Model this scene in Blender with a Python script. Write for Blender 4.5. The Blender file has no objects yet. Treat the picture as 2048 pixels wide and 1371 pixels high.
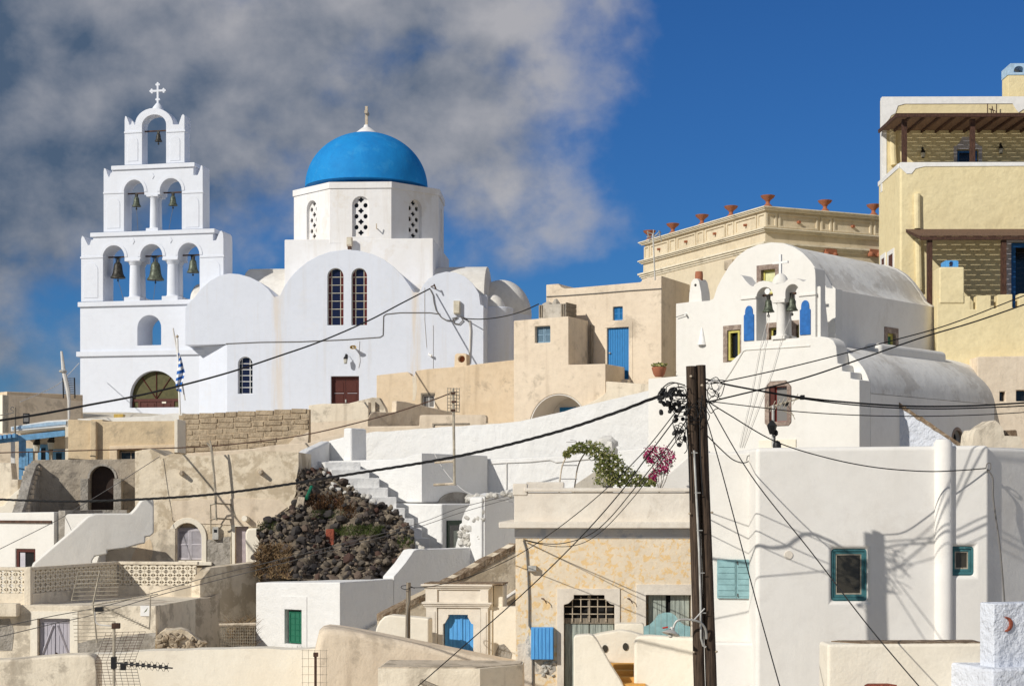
import bpy, bmesh, math, random
from math import radians, sin, cos, tan, pi, sqrt, atan2
from mathutils import Vector, Matrix
from mathutils.geometry import delaunay_2d_cdt, tessellate_polygon
random.seed(7)
R = random.Random(11)
sc = bpy.context.scene
col = sc.collection

# ------------------------------------------------------------------ camera
FPX, CX, HZ = 3400.0, 1024.0, 1000.0
cam_d = bpy.data.cameras.new('camera'); cam = bpy.data.objects.new('camera', cam_d); col.objects.link(cam)
cam_d.sensor_width = 36; cam_d.lens = FPX / 2048 * 36
cam_d.shift_y = (HZ - 685.5) / 2048
cam_d.clip_start = 0.5; cam_d.clip_end = 20000
cam.location = (0, 0, 0); cam.rotation_euler = (radians(90), 0, 0)
sc.camera = cam

# ------------------------------------------------------------------ light
SUN = Vector((1.1, 1.0, -.86)).normalized()          # direction the light travels
sd = bpy.data.lights.new('sun', 'SUN'); so = bpy.data.objects.new('sun', sd); col.objects.link(so)
sd.energy = 3.7; sd.angle = radians(0.53); sd.color = (1.0, 0.955, 0.87)
so.rotation_euler = SUN.to_track_quat('-Z', 'Y').to_euler(); so.location = (-60, -40, 60)
el = math.asin(-SUN.z); az = atan2(-SUN.x, -SUN.y)

w = bpy.data.worlds.new('World'); sc.world = w; w.use_nodes = True
nt = w.node_tree; nt.nodes.clear()
def nd(t, **k):
    n = nt.nodes.new(t)
    for a, b in k.items(): setattr(n, a, b)
    return n
def lk(a, b): nt.links.new(a, b)
def mth(op, a, b=None, c=None, clamp=False):
    n = nt.nodes.new('ShaderNodeMath'); n.operation = op; n.use_clamp = clamp
    for i, x in enumerate((a, b, c)):
        if x is None: continue
        if isinstance(x, (int, float)): n.inputs[i].default_value = x
        else: nt.links.new(x, n.inputs[i])
    return n.outputs[0]
def mixc(f, a, b, bt='MIX'):
    n = nt.nodes.new('ShaderNodeMix'); n.data_type = 'RGBA'; n.blend_type = bt
    for i, x in ((0, f), (6, a), (7, b)):
        if isinstance(x, (int, float)): n.inputs[i].default_value = x
        elif isinstance(x, tuple): n.inputs[i].default_value = (*x, 1)
        else: nt.links.new(x, n.inputs[i])
    return n.outputs[2]
sky = nd('ShaderNodeTexSky', sky_type='NISHITA'); sky.sun_disc = False
sky.sun_elevation = el; sky.sun_rotation = az; sky.altitude = 100; sky.air_density = 1.0; sky.dust_density = 0.3; sky.ozone_density = 3.0
tcw = nd('ShaderNodeTexCoord')
sepw = nd('ShaderNodeSeparateXYZ'); lk(tcw.outputs['Generated'], sepw.inputs[0])
azi = mth('ARCTAN2', sepw.outputs[0], sepw.outputs[1])               # heading of the view ray, radians
ele = mth('ARCSINE', sepw.outputs[2])
mpw = nd('ShaderNodeMapping'); mpw.inputs['Scale'].default_value = (1, 1, 1.2); lk(tcw.outputs['Generated'], mpw.inputs[0])
def nz(scale, detail, rough, off=0., dist=0.):
    n = nd('ShaderNodeTexNoise'); n.inputs['Scale'].default_value = scale; n.inputs['Detail'].default_value = detail
    n.inputs['Roughness'].default_value = rough; n.inputs['Distortion'].default_value = dist
    v = nd('ShaderNodeVectorMath', operation='ADD'); v.inputs[1].default_value = (off, off*.7, off*1.3)
    lk(mpw.outputs[0], v.inputs[0]); lk(v.outputs[0], n.inputs['Vector']); return n.outputs[0]
n1 = nz(9., 7, .52, 5.3, .1); n2 = nz(22., 7, .55, 1.7, .1); n3 = nz(5., 3, .5, 7.7)
# cloud bank thinning at right and horizon; its unseen remainder widened for fill light
edge = mth('MULTIPLY', mth('SUBTRACT', cos(.70), mth('COSINE', mth('SUBTRACT', azi, .762))), 15.0)
azc = mth('MAXIMUM', mth('MINIMUM', azi, .3), -.35)
lowe = mth('MULTIPLY', mth('SUBTRACT', ele, mth('ADD', .154, mth('MULTIPLY', azc, .22))), 14.0)
fog = mth('MULTIPLY', mth('SUBTRACT', mth('SUBTRACT', -.165, azi), mth('MULTIPLY', ele, .55)), 9.0)
bank = mth('MAXIMUM', mth('MINIMUM', mth('MINIMUM', edge, lowe), 1.1), mth('MINIMUM', fog, .55))
dens = mth('ADD', bank, mth('ADD', mth('MULTIPLY', mth('SUBTRACT', n1, .5), 3.3), mth('MULTIPLY', mth('SUBTRACT', n2, .5), 1.3)))
mask = nd('ShaderNodeMapRange', interpolation_type='SMOOTHSTEP'); lk(dens, mask.inputs[0])
mask.inputs[1].default_value = -.2; mask.inputs[2].default_value = .95; mask.inputs[4].default_value = .93
# shading of the cloud: thicker parts on the far left are dark blue-grey, thin sunlit parts lilac-white
lite = mth('ADD', mth('MULTIPLY', mth('SUBTRACT', n2, .47), 1.7), mth('ADD', mth('MULTIPLY', mth('SUBTRACT', n3, .47), 2.6), mth('ADD', .80, mth('MULTIPLY', azc, 3.0))), clamp=False)
lite = mth('MAXIMUM', mth('MINIMUM', lite, 1.0), 0.0)
ccol = mixc(lite, (.70, 1.06, 1.62), (4.0, 3.95, 4.1))
skyc = mixc(1.0, sky.outputs[0], (.14, .35, .64), 'MULTIPLY')
fin = mixc(mask.outputs[0], skyc, ccol)
bg = nd('ShaderNodeBackground'); bg.inputs[1].default_value = 0.1; lk(fin, bg.inputs[0])
ow = nd('ShaderNodeOutputWorld'); lk(bg.outputs[0], ow.inputs[0])

vs = sc.view_settings; vs.view_transform = 'Standard'; vs.look = 'None'; vs.gamma = 1; vs.exposure = 0.12; vs.use_curve_mapping = False
sc.render.engine = 'CYCLES'
sc.cycles.max_bounces = 8; sc.cycles.diffuse_bounces = 5

# ------------------------------------------------------------------ materials
MAT = {}
def newmat(name):
    global nt
    m = bpy.data.materials.new(name); m.use_nodes = True; nt = m.node_tree
    b = nt.nodes['Principled BSDF']; MAT[name] = m
    return m, b
def noise(scale, detail=4, rough=.55, vec=None, dist=0.):
    n = nd('ShaderNodeTexNoise'); n.inputs['Scale'].default_value = scale; n.inputs['Detail'].default_value = detail
    n.inputs['Roughness'].default_value = rough; n.inputs['Distortion'].default_value = dist
    if vec is not None: lk(vec, n.inputs['Vector'])
    return n.outputs[0]
def mrange(x, a, b, lo=0., hi=1.):
    n = nd('ShaderNodeMapRange', interpolation_type='SMOOTHSTEP'); lk(x, n.inputs[0])
    n.inputs[1].default_value = a; n.inputs[2].default_value = b; n.inputs[3].default_value = lo; n.inputs[4].default_value = hi
    return n.outputs[0]
def plaster(name, base, alt=None, stain=None, samt=.0, sth=.55, sscale=1.3, streak=0., streakc=(.3, .25, .2), bands=(), bump=.25, fine=18., rough=.92, mott=1.0, patch=None, pth=.6, pscale=.9):
    m, b = newmat(name)
    tc = nd('ShaderNodeTexCoord'); o = tc.outputs['Object']
    alt = alt or tuple(x*.86 for x in base)
    c = mixc(mrange(noise(.55, 6, .6, o), .35, .68), base, alt)
    c = mixc(mrange(noise(3.5, 5, .65, o), .42, .75, 0, .5*mott), c, tuple(x*.8 for x in alt))
    if patch: c = mixc(mrange(noise(pscale, 9, .68, o, .4), pth, pth+.05), c, patch)
    if stain and samt: c = mixc(mrange(noise(sscale, 9, .7, o, .3), sth-.03, sth+.06, 0, samt), c, stain)
    if streak:
        mp = nd('ShaderNodeMapping'); mp.inputs['Scale'].default_value = (2.6, 2.6, .16); lk(o, mp.inputs[0])
        c = mixc(mrange(noise(1., 6, .65, mp.outputs[0]), .5, .74, 0, streak), c, streakc)
    if bands:
        sx = nd('ShaderNodeSeparateXYZ'); lk(o, sx.inputs[0])
        mp = nd('ShaderNodeMapping'); mp.inputs['Scale'].default_value = (3.5, 3.5, .3); lk(o, mp.inputs[0])
        nn = noise(1., 6, .65, mp.outputs[0])
        for u, wd, bc, am in bands:
            d = mth('ABSOLUTE', mth('SUBTRACT', mth('ADD', sx.outputs[0], mth('MULTIPLY', nn, .25)), u+.12))
            f_ = mth('MULTIPLY', mrange(d, wd*.25, wd, 1., 0.), mth('MULTIPLY', mrange(nn, .3, .62), am))
            c = mixc(f_, c, bc)
    lk(c, b.inputs['Base Color']); b.inputs['Roughness'].default_value = rough
    b.inputs['Specular IOR Level'].default_value = .15
    if bump:
        h = mth('ADD', mth('MULTIPLY', noise(fine, 5, .6, o), .35), mth('ADD', noise(2.2, 4, .6, o), mth('MULTIPLY', noise(.6, 3, .5, o), 2.0)))
        bp = nd('ShaderNodeBump'); bp.inputs['Strength'].default_value = bump; bp.inputs['Distance'].default_value = .12
        lk(h, bp.inputs['Height']); lk(bp.outputs[0], b.inputs['Normal'])
    return m
def paint(name, base, rough=.55, var=.12, scale=6., metal=0., worn=None, wth=.62, bump=.05, grain=None, spec=.3):
    m, b = newmat(name)
    tc = nd('ShaderNodeTexCoord'); o = tc.outputs['Object']
    v = o
    if grain:
        mp = nd('ShaderNodeMapping'); mp.inputs['Scale'].default_value = grain; lk(o, mp.inputs[0]); v = mp.outputs[0]
    n = noise(scale, 6, .6, v)
    c = mixc(mrange(n, .3, .7), tuple(min(1, x*(1+var)) for x in base), tuple(x*(1-var*1.6) for x in base))
    if worn: c = mixc(mrange(noise(scale*1.4, 8, .7, v), wth, wth+.08), c, worn)
    lk(c, b.inputs['Base Color']); b.inputs['Roughness'].default_value = rough; b.inputs['Metallic'].default_value = metal
    b.inputs['Specular IOR Level'].default_value = spec
    if bump:
        bp = nd('ShaderNodeBump'); bp.inputs['Strength'].default_value = bump; bp.inputs['Distance'].default_value = .02
        lk(noise(scale*3, 4, .6, v), bp.inputs['Height']); lk(bp.outputs[0], b.inputs['Normal'])
    return m
plaster('church_white', (.675, .71, .795), (.65, .685, .765), stain=(.66, .58, .47), samt=.10, sth=.60, sscale=.35, streak=.22, streakc=(.55, .50, .44), bands=((-3.42, .42, (.66, .56, .44), .55), (3.62, .34, (.66, .56, .44), .65)), bump=.12, mott=.35)
plaster('tower_white', (.70, .73, .80), (.675, .70, .765), streak=.10, streakc=(.6, .57, .54), bump=.12, mott=.35)
plaster('drum_white', (.78, .77, .77), (.74, .72, .70), stain=(.55, .45, .32), samt=.22, sth=.56, sscale=.5, streak=.30, streakc=(.52, .45, .36), bump=.12, mott=.4)
plaster('roof_white', (.74, .72, .68), (.70, .67, .62), stain=(.44, .41, .37), samt=.25, sth=.54, sscale=.5, bump=.2)
plaster('vault_roof', (.78, .765, .73), (.71, .69, .65), stain=(.40, .36, .31), samt=.45, sth=.52, sscale=.5, streak=.3, streakc=(.44, .40, .35), bump=.2)
plaster('lime_white', (.76, .755, .745), (.735, .725, .705), stain=(.5, .46, .40), samt=.15, sth=.64, sscale=.7, bump=.45, fine=9., mott=.3)
plaster('warm_white', (.745, .725, .685), (.715, .69, .645), stain=(.55, .5, .44), samt=.14, sth=.6, sscale=.6, streak=.10, streakc=(.56, .52, .46), bump=.14, mott=.4)
plaster('house_white', (.79, .765, .725), (.755, .725, .68), stain=(.52, .47, .41), samt=.2, sth=.58, sscale=.45, streak=.10, streakc=(.5, .45, .39), bump=.09, mott=.45)
plaster('cream_white', (.80, .745, .64), (.77, .70, .58), stain=(.48, .42, .34), samt=.22, sth=.60, sscale=.8, bump=.22, mott=.4)
plaster('moon_white', (.70, .73, .80), (.66, .69, .76), bump=1.0, fine=14., mott=.3)
plaster('beige', (.74, .63, .495), (.685, .575, .445), stain=(.30, .25, .19), samt=.42, sth=.58, sscale=.9, streak=.35, streakc=(.42, .33, .24), bump=.28)
plaster('peach', (.755, .62, .455), (.70, .555, .385), stain=(.33, .27, .20), samt=.45, sth=.60, sscale=.8, streak=.4, streakc=(.40, .31, .21), bump=.28)
plaster('grime_cream', (.77, .69, .56), (.71, .62, .49), stain=(.33, .285, .225), samt=.62, sth=.545, sscale=.8, streak=.45, streakc=(.36, .30, .23), bump=.35)
plaster('ochre_stucco', (.64, .51, .34), (.57, .45, .295), stain=(.30, .25, .19), samt=.5, sth=.56, sscale=1.1, bump=.45, fine=16.)
plaster('tan_cave', (.76, .665, .52), (.68, .58, .44), stain=(.38, .30, .20), samt=.6, sth=.50, sscale=1.1, streak=.3, streakc=(.36, .29, .20), bump=.35, fine=16., patch=(.68, .59, .46), pth=.58, pscale=.35)
plaster('grey_cement', (.42, .365, .295), (.35, .30, .24), stain=(.15, .13, .11), samt=.5, sth=.53, sscale=1.4, streak=.35, streakc=(.18, .155, .13), bump=.6)
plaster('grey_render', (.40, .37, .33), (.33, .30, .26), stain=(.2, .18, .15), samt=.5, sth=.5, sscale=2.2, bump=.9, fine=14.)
plaster('yellow_stain', (.76, .66, .52), (.74, .63, .48), patch=(.74, .53, .28), pth=.515, pscale=6.5, stain=(.60, .53, .44), samt=.3, sth=.62, sscale=.5, bump=.25)
plaster('blotch_grey', (.70, .62, .52), (.62, .55, .47), patch=(.36, .335, .30), pth=.52, pscale=1.1, stain=(.25, .22, .19), samt=.4, sth=.62, bump=.5)
plaster('cornice_white', (.75, .70, .62), (.70, .63, .54), stain=(.42, .37, .31), samt=.3, sth=.58, sscale=1.2, streak=.2, streakc=(.5, .43, .35), bump=.2)
plaster('cornice_shade', (.50, .52, .55), (.60, .58, .56), stain=(.30, .34, .42), samt=.6, sth=.52, sscale=1.2, bump=.2)  # blue-grey shadow below the cornice, painted as the frieze colour
plaster('yellow_house', (.76, .655, .405), (.73, .62, .375), stain=(.52, .43, .26), samt=.2, sth=.6, sscale=.7, bump=.32, fine=7.)
plaster('beige_classic', (.70, .61, .455), (.66, .57, .42), stain=(.42, .34, .22), samt=.3, sth=.56, sscale=.5, streak=.3, streakc=(.42, .34, .22), bump=.12)
plaster('trim_classic', (.78, .71, .57), (.72, .65, .50), stain=(.34, .29, .22), samt=.4, sth=.57, sscale=1.0, bump=.15)
plaster('dome_blue', (.014, .245, .60), (.012, .20, .53), stain=(.05, .31, .62), samt=.3, sth=.55, sscale=1.6, streak=.45, streakc=(.02, .17, .45), bump=.2, mott=.5, rough=.7)
plaster('pumice_brown', (.24, .17, .11), (.17, .12, .08), stain=(.42, .34, .25), samt=.6, sth=.52, sscale=7, bump=1.0, fine=12.)
plaster('rubble_mortar', (.26, .21, .155), (.15, .12, .09), stain=(.11, .09, .07), samt=.7, sth=.46, sscale=2.2, bump=1.0, fine=8.)
plaster('earth', (.62, .57, .48), (.56, .50, .41), stain=(.34, .31, .24), samt=.3, sth=.55, sscale=.4, bump=.7)
plaster('block_tan', (.52, .42, .295), (.43, .34, .235), stain=(.24, .18, .12), samt=.5, sth=.52, sscale=3.2, bump=.8, fine=22.)
plaster('mortar_tan', (.58, .47, .33), (.5, .39, .265), stain=(.22, .17, .12), samt=.4, sth=.55, sscale=1.5, bump=.7)
plaster('stone_frame', (.42, .34, .28), (.30, .225, .19), stain=(.18, .13, .11), samt=.6, sth=.48, sscale=5, bump=.8)
plaster('stone_sill', (.60, .51, .40), (.50, .42, .32), stain=(.22, .18, .13), samt=.5, sth=.52, sscale=2, bump=.5)
plaster('terracotta', (.38, .15, .085), (.33, .125, .07), stain=(.25, .11, .07), samt=.4, sth=.55, sscale=3, bump=.2)
plaster('red_stone', (.36, .10, .06), (.28, .08, .05), stain=(.12, .05, .04), samt=.5, sth=.52, sscale=4, bump=.8)
plaster('orange_floor', (.66, .36, .10), (.60, .31, .08), bump=.2)
plaster('cement_tank', (.52, .48, .42), (.44, .40, .34), stain=(.25, .22, .18), samt=.5, sth=.55, sscale=2, streak=.4, streakc=(.25, .22, .18), bump=.3)
plaster('lattice', (.77, .70, .57), (.71, .63, .50), bump=.2)
paint('blue_door', (.02, .19, .47), grain=(9, 9, .6), worn=(.06, .28, .55), wth=.64)
paint('sky_blue', (.10, .36, .74), var=.10, grain=(6, 6, .5))
paint('royal_blue', (.02, .13, .40), rough=.6)
paint('blue_grey', (.19, .30, .40), grain=(6, 6, 1), worn=(.36, .42, .45))
paint('pale_blue', (.40, .55, .70))
paint('veranda_blue', (.16, .36, .60), worn=(.35, .5, .65), wth=.66)
paint('teal_paint', (.05, .155, .17), var=.15, worn=(.18, .33, .34), wth=.64)
paint('teal_shutter', (.25, .42, .44), var=.10, worn=(.36, .50, .51), wth=.64)
paint('brown_wood', (.085, .022, .016), grain=(9, 9, .7), rough=.5)
paint('dark_brown', (.035, .02, .014), rough=.6)
paint('pergola_wood', (.075, .036, .024), grain=(4, 4, 1.2), var=.3, rough=.75)
paint('pergola_lit', (.16, .095, .062), grain=(3, 3, 3), var=.25, rough=.85)  # paler pergola wood: sunlight on the slats put into its colour
paint('pole_wood', (.075, .050, .034), grain=(14, 14, .35), var=.5, rough=.85, worn=(.028, .019, .014), wth=.54, bump=.5)
paint('old_wood', (.26, .22, .17), grain=(9, 9, .5), var=.3, rough=.9)
paint('lilac_door', (.42, .40, .45), var=.08, grain=(7, 7, .6))
paint('shutter_grey', (.50, .48, .52), var=.08)
paint('mauve_door', (.40, .345, .37), var=.1)
paint('green_paint', (.012, .14, .08), var=.15)
paint('dark_green', (.018, .045, .028))
paint('yellow_paint', (.52, .46, .12), var=.08)
paint('pale_green', (.66, .66, .38), var=.08)
paint('old_green_wood', (.36, .40, .36), grain=(8, 8, .5), var=.22, worn=(.18, .17, .14), wth=.58)
paint('white_paint', (.80, .79, .77), var=.04)
paint('cream_metal', (.60, .55, .44), var=.12, worn=(.32, .2, .1), wth=.66)
paint('bronze', (.10, .115, .085), rough=.5, var=.35, metal=.35, worn=(.22, .27, .21), wth=.6, scale=9)
paint('dark_bronze', (.045, .042, .036), rough=.5, var=.35, metal=.35, scale=9)
paint('rust_iron', (.085, .045, .03), rough=.8, var=.3)
paint('cable_black', (.010, .010, .011), rough=.7, var=.1, bump=0)
paint('cable_grey', (.16, .15, .14), rough=.7, var=.1, bump=0)
paint('cable_white', (.62, .60, .57), rough=.6, var=.05, bump=0)
paint('aluminium', (.42, .37, .29), rough=.55, var=.2, metal=.2, worn=(.26, .18, .11), wth=.6, scale=5)
paint('galvanised', (.50, .49, .46), rough=.5, var=.15, metal=.3)
paint('black_plastic', (.014, .014, .015), rough=.5)
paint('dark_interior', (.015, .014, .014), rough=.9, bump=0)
paint('olive_board', (.085, .078, .028), rough=.45)
paint('gold', (.55, .38, .10), rough=.4)
paint('flag_blue', (.02, .12, .42), rough=.8)
paint('flag_white', (.78, .80, .84), rough=.8)
paint('stained_red', (.10, .02, .015), rough=.25, spec=.5)
paint('red_paint', (.45, .03, .02))
def glassy(name, c, rough=.12):
    m, b = newmat(name); b.inputs['Base Color'].default_value = (*c, 1); b.inputs['Roughness'].default_value = rough
    b.inputs['Specular IOR Level'].default_value = .5
glassy('glass_dark', (.012, .013, .016)); glassy('glass_blue', (.008, .012, .04), .2); glassy('glass_grey', (.20, .19, .18), .3)
glassy('glass_green', (.03, .16, .10), .3); glassy('glass_brown', (.045, .04, .03), .25); glassy('lamp_glass', (.5, .48, .42), .3)
# stones and leaves take a random shade from the object / island
def shades(name, cols, rough=.9, island=False, bump=.5, scale=6., trans=0.):
    m, b = newmat(name)
    if island: rnd = nd('ShaderNodeNewGeometry').outputs['Random Per Island']
    else: rnd = nd('ShaderNodeObjectInfo').outputs['Random']
    cr = nd('ShaderNodeValToRGB'); cr.color_ramp.interpolation = 'LINEAR' if not island else 'LINEAR'
    e = cr.color_ramp.elements
    while len(e) < len(cols): e.new(.5)
    for i, c in enumerate(cols):
        e[i].position = i/(len(cols)-1); e[i].color = (*c, 1)
    lk(rnd, cr.inputs[0])
    tc = nd('ShaderNodeTexCoord')
    c = mixc(mrange(noise(scale, 5, .65, tc.outputs['Object']), .4, .7, 0, .45), cr.outputs[0], tuple(sum(x[i] for x in cols)/len(cols)*.55 for i in range(3)))
    lk(c, b.inputs['Base Color']); b.inputs['Roughness'].default_value = rough; b.inputs['Specular IOR Level'].default_value = .2
    if trans:
        b.inputs['Transmission Weight'].default_value = 0
        b.inputs['Subsurface Weight'].default_value = 0
    if bump:
        bp = nd('ShaderNodeBump'); bp.inputs['Strength'].default_value = bump; bp.inputs['Distance'].default_value = .04
        lk(noise(scale*2.5, 5, .6, tc.outputs['Object']), bp.inputs['Height']); lk(bp.outputs[0], b.inputs['Normal'])
    return m
shades('stone', [(.035, .033, .034), (.05, .046, .046), (.075, .066, .06), (.045, .042, .045), (.11, .085, .07), (.06, .055, .055), (.17, .13, .10), (.09, .045, .035), (.05, .047, .047), (.30, .245, .18), (.055, .05, .05), (.13, .105, .085)], island=False)
shades('stone_bits', [(.04, .038, .038), (.09, .075, .065), (.2, .16, .12), (.36, .30, .22), (.06, .05, .05), (.16, .11, .08)], island=True)
shades('stone_white', [(.74, .72, .68), (.66, .63, .58), (.72, .69, .62)], bump=.7)
shades('leaf', [(.05, .08, .018), (.11, .14, .03), (.19, .20, .05), (.08, .11, .025), (.40, .37, .16), (.28, .27, .09)], rough=.7, island=True, bump=0)
shades('leaf_dark', [(.03, .055, .015), (.06, .085, .02), (.09, .10, .035)], rough=.7, island=True, bump=0)
shades('bract', [(.36, .008, .09), (.46, .012, .13), (.28, .006, .08), (.50, .03, .18)], rough=.7, island=True, bump=0)
shades('dry_straw', [(.22, .14, .07), (.15, .09, .045), (.30, .21, .11), (.12, .07, .04)], rough=.9, island=True, bump=0)
shades('dry_red', [(.09, .045, .02), (.14, .07, .03), (.06, .035, .018)], rough=.9, island=True, bump=0)
shades('grass_green', [(.04, .075, .012), (.07, .10, .02), (.10, .12, .03)], rough=.8, island=True, bump=0)

# ------------------------------------------------------------------ mesh building
def inside(p, poly):
    x, y = p; r = False; n = len(poly); j = n-1
    for i in range(n):
        xi, yi = poly[i]; xj, yj = poly[j]
        if (yi > y) != (yj > y) and x < (xj-xi)*(y-yi)/(yj-yi)+xi: r = not r
        j = i
    return r
def tess(outer, holes=()):
    vs, es = [], []
    for lp in [outer]+list(holes):
        n0 = len(vs); vs += [Vector(p) for p in lp]; es += [(n0+i, n0+(i+1) % len(lp)) for i in range(len(lp))]
    ov, oe, of, *_ = delaunay_2d_cdt(vs, es, [], 1, 1e-5)
    keep = []
    for f in of:
        c = (sum(ov[i].x for i in f)/len(f), sum(ov[i].y for i in f)/len(f))
        if inside(c, outer) and not any(inside(c, h) for h in holes): keep.append(list(f))
    return [(v.x, v.y) for v in ov], keep
def bedges(F):
    d = {}
    for f in F:
        for i in range(len(f)):
            a, b = f[i], f[(i+1) % len(f)]; k = (min(a, b), max(a, b)); d.setdefault(k, []).append((a, b))
    return [v[0] for v in d.values() if len(v) == 1]
class M:
    def __init__(s): s.V = []; s.F = []
    def add(s, V, F):
        n = len(s.V); s.V += [tuple(v) for v in V]; s.F += [tuple(i+n for i in f) for f in F]; return s
    def box(s, a0, a1, b0, b1, c0, c1):
        V = [(x, y, z) for x in (a0, a1) for y in (b0, b1) for z in (c0, c1)]
        return s.add(V, [(0, 1, 3, 2), (4, 6, 7, 5), (0, 4, 5, 1), (2, 3, 7, 6), (0, 2, 6, 4), (1, 5, 7, 3)])
    def slab(s, outer, d0, d1, holes=(), pocket=None, plane='uz'):
        def co(a, b, d): return (a, d, b) if plane == 'uz' else ((d, a, b) if plane == 'vz' else (a, b, d))
        holes = list(holes)
        P2, T_ = tess(outer, holes); n = len(P2)
        V = [co(a, b, d0) for a, b in P2]; F = [tuple(f) for f in T_]
        be = bedges(T_)
        if pocket is None or not holes:
            V += [co(a, b, d1) for a, b in P2]; F += [tuple(i+n for i in reversed(f)) for f in T_]
            F += [(b, a, a+n, b+n) for a, b in be]
            return s.add(V, F)
        # outer sides go to d1, hole sides to d0+pocket
        sg = 1 if d1 > d0 else -1
        Q2, U_ = tess(outer)
        # outer boundary edges
        def onout(i):
            return any(abs(P2[i][0]-q[0]) < 1e-4 and abs(P2[i][1]-q[1]) < 1e-4 for q in outer)
        idx = {}
        def vert(i, d):
            k = (i, d)
            if k not in idx: idx[k] = len(V); V.append(co(P2[i][0], P2[i][1], d))
            return idx[k]
        for a, b in be:
            o = onout(a) and onout(b); d = d1 if o else d0+sg*pocket
            F.append((b, a, vert(a, d), vert(b, d)))
        s.add(V, F)
        s.add([co(a, b, d1) for a, b in Q2], [tuple(reversed(f)) for f in U_])
        for h in holes:
            H2, HF = tess(h); s.add([co(a, b, d0+sg*pocket) for a, b in H2], [tuple(f) for f in HF])
        return s
    def tube(s, pts, r, n=6, cap=True):
        pts = [Vector(p) for p in pts]; V = []; F = []; m = len(pts)
        rr = r if isinstance(r, (list, tuple)) else [r]*m
        up = None
        for i, p in enumerate(pts):
            t = (pts[min(i+1, m-1)]-pts[max(i-1, 0)])
            t = t.normalized() if t.length > 1e-9 else Vector((0, 0, 1))
            if up is None:
                a = Vector((0, 0, 1)) if abs(t.z) < .9 else Vector((1, 0, 0)); up = t.cross(a).normalized()
            up = (up - t*up.dot(t)).normalized(); s2 = t.cross(up)
            for k in range(n):
                an = 2*pi*k/n; V.append(p + (up*cos(an)+s2*sin(an))*rr[i])
        for i in range(m-1):
            for k in range(n):
                a = i*n+k; b = i*n+(k+1) % n; F.append((a, b, b+n, a+n))
        if cap: F.append(tuple(range(n-1, -1, -1))); F.append(tuple(range((m-1)*n, m*n)))
        return s.add(V, F)
    def lathe(s, c, prof, n=16, ang=2*pi, a0=0.):
        V = []; F = []; m = len(prof); closed = abs(ang-2*pi) < 1e-6; k_ = n if closed else n+1
        for r, z in prof:
            for k in range(k_):
                a = a0+ang*k/n; V.append((c[0]+r*cos(a), c[1]+r*sin(a), c[2]+z))
        for i in range(m-1):
            for k in range(n):
                a = i*k_+k; b = i*k_+(k+1) % k_; F.append((a, b, b+k_, a+k_))
        if closed:
            if prof[0][0] > 1e-4: F.append(tuple(range(n-1, -1, -1)))
            if prof[-1][0] > 1e-4: F.append(tuple(range((m-1)*n, m*n)))
        return s.add(V, F)
    def quad(s, a, b, c, d): return s.add([a, b, c, d], [(0, 1, 2, 3)])

def make_mesh(name, m, mat, bevel=0., smooth=35., seg=2, ngon=True, off=(0, 0, 0)):
    me = bpy.data.meshes.new(name)
    me.from_pydata([(v[0]-off[0], v[1]-off[1], v[2]-off[2]) for v in m.V], [], m.F)
    bm = bmesh.new(); bm.from_mesh(me)
    bmesh.ops.remove_doubles(bm, verts=bm.verts, dist=1e-5)
    bmesh.ops.recalc_face_normals(bm, faces=bm.faces)
    if bevel:
        if ngon: bmesh.ops.dissolve_limit(bm, angle_limit=.02, verts=bm.verts, edges=bm.edges)
        ed = [e for e in bm.edges if len(e.link_faces) == 2 and e.calc_face_angle(0) > .6]
        try:
            bmesh.ops.bevel(bm, geom=ed, offset=bevel, offset_type='OFFSET', segments=seg, profile=.5, affect='EDGES', clamp_overlap=True)
        except Exception as ex: print('bevel', name, ex)
    bm.to_mesh(me); bm.free()
    me.materials.append(MAT[mat] if isinstance(mat, str) else mat)
    if smooth:
        me.polygons.foreach_set('use_smooth', [True]*len(me.polygons)); me.set_sharp_from_angle(angle=radians(smooth))
    me.update(); return me
def mkobj(name, me, parent=None, loc=(0, 0, 0), rot=None, scale=None):
    o = bpy.data.objects.new(name, me); col.objects.link(o); o.parent = parent; o.location = loc
    if rot is not None: o.rotation_euler = rot
    if scale is not None: o.scale = scale
    return o

GP = [(-50, -6.0), (24, -6.0), (30, -5.9), (40, -5.6), (46, -5.2), (52, -4.2), (58, -3.2), (64, -1.6), (70, 0.), (76, 1.6), (82, 3.6), (88, 4.6), (98, 4.7), (112, 3), (150, -6), (300, -20), (4000, -40)]
def ground(y):
    for (a, za), (b, zb) in zip(GP, GP[1:]):
        if a <= y <= b: return za+(zb-za)*(y-a)/(b-a)
    return -40

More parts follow.
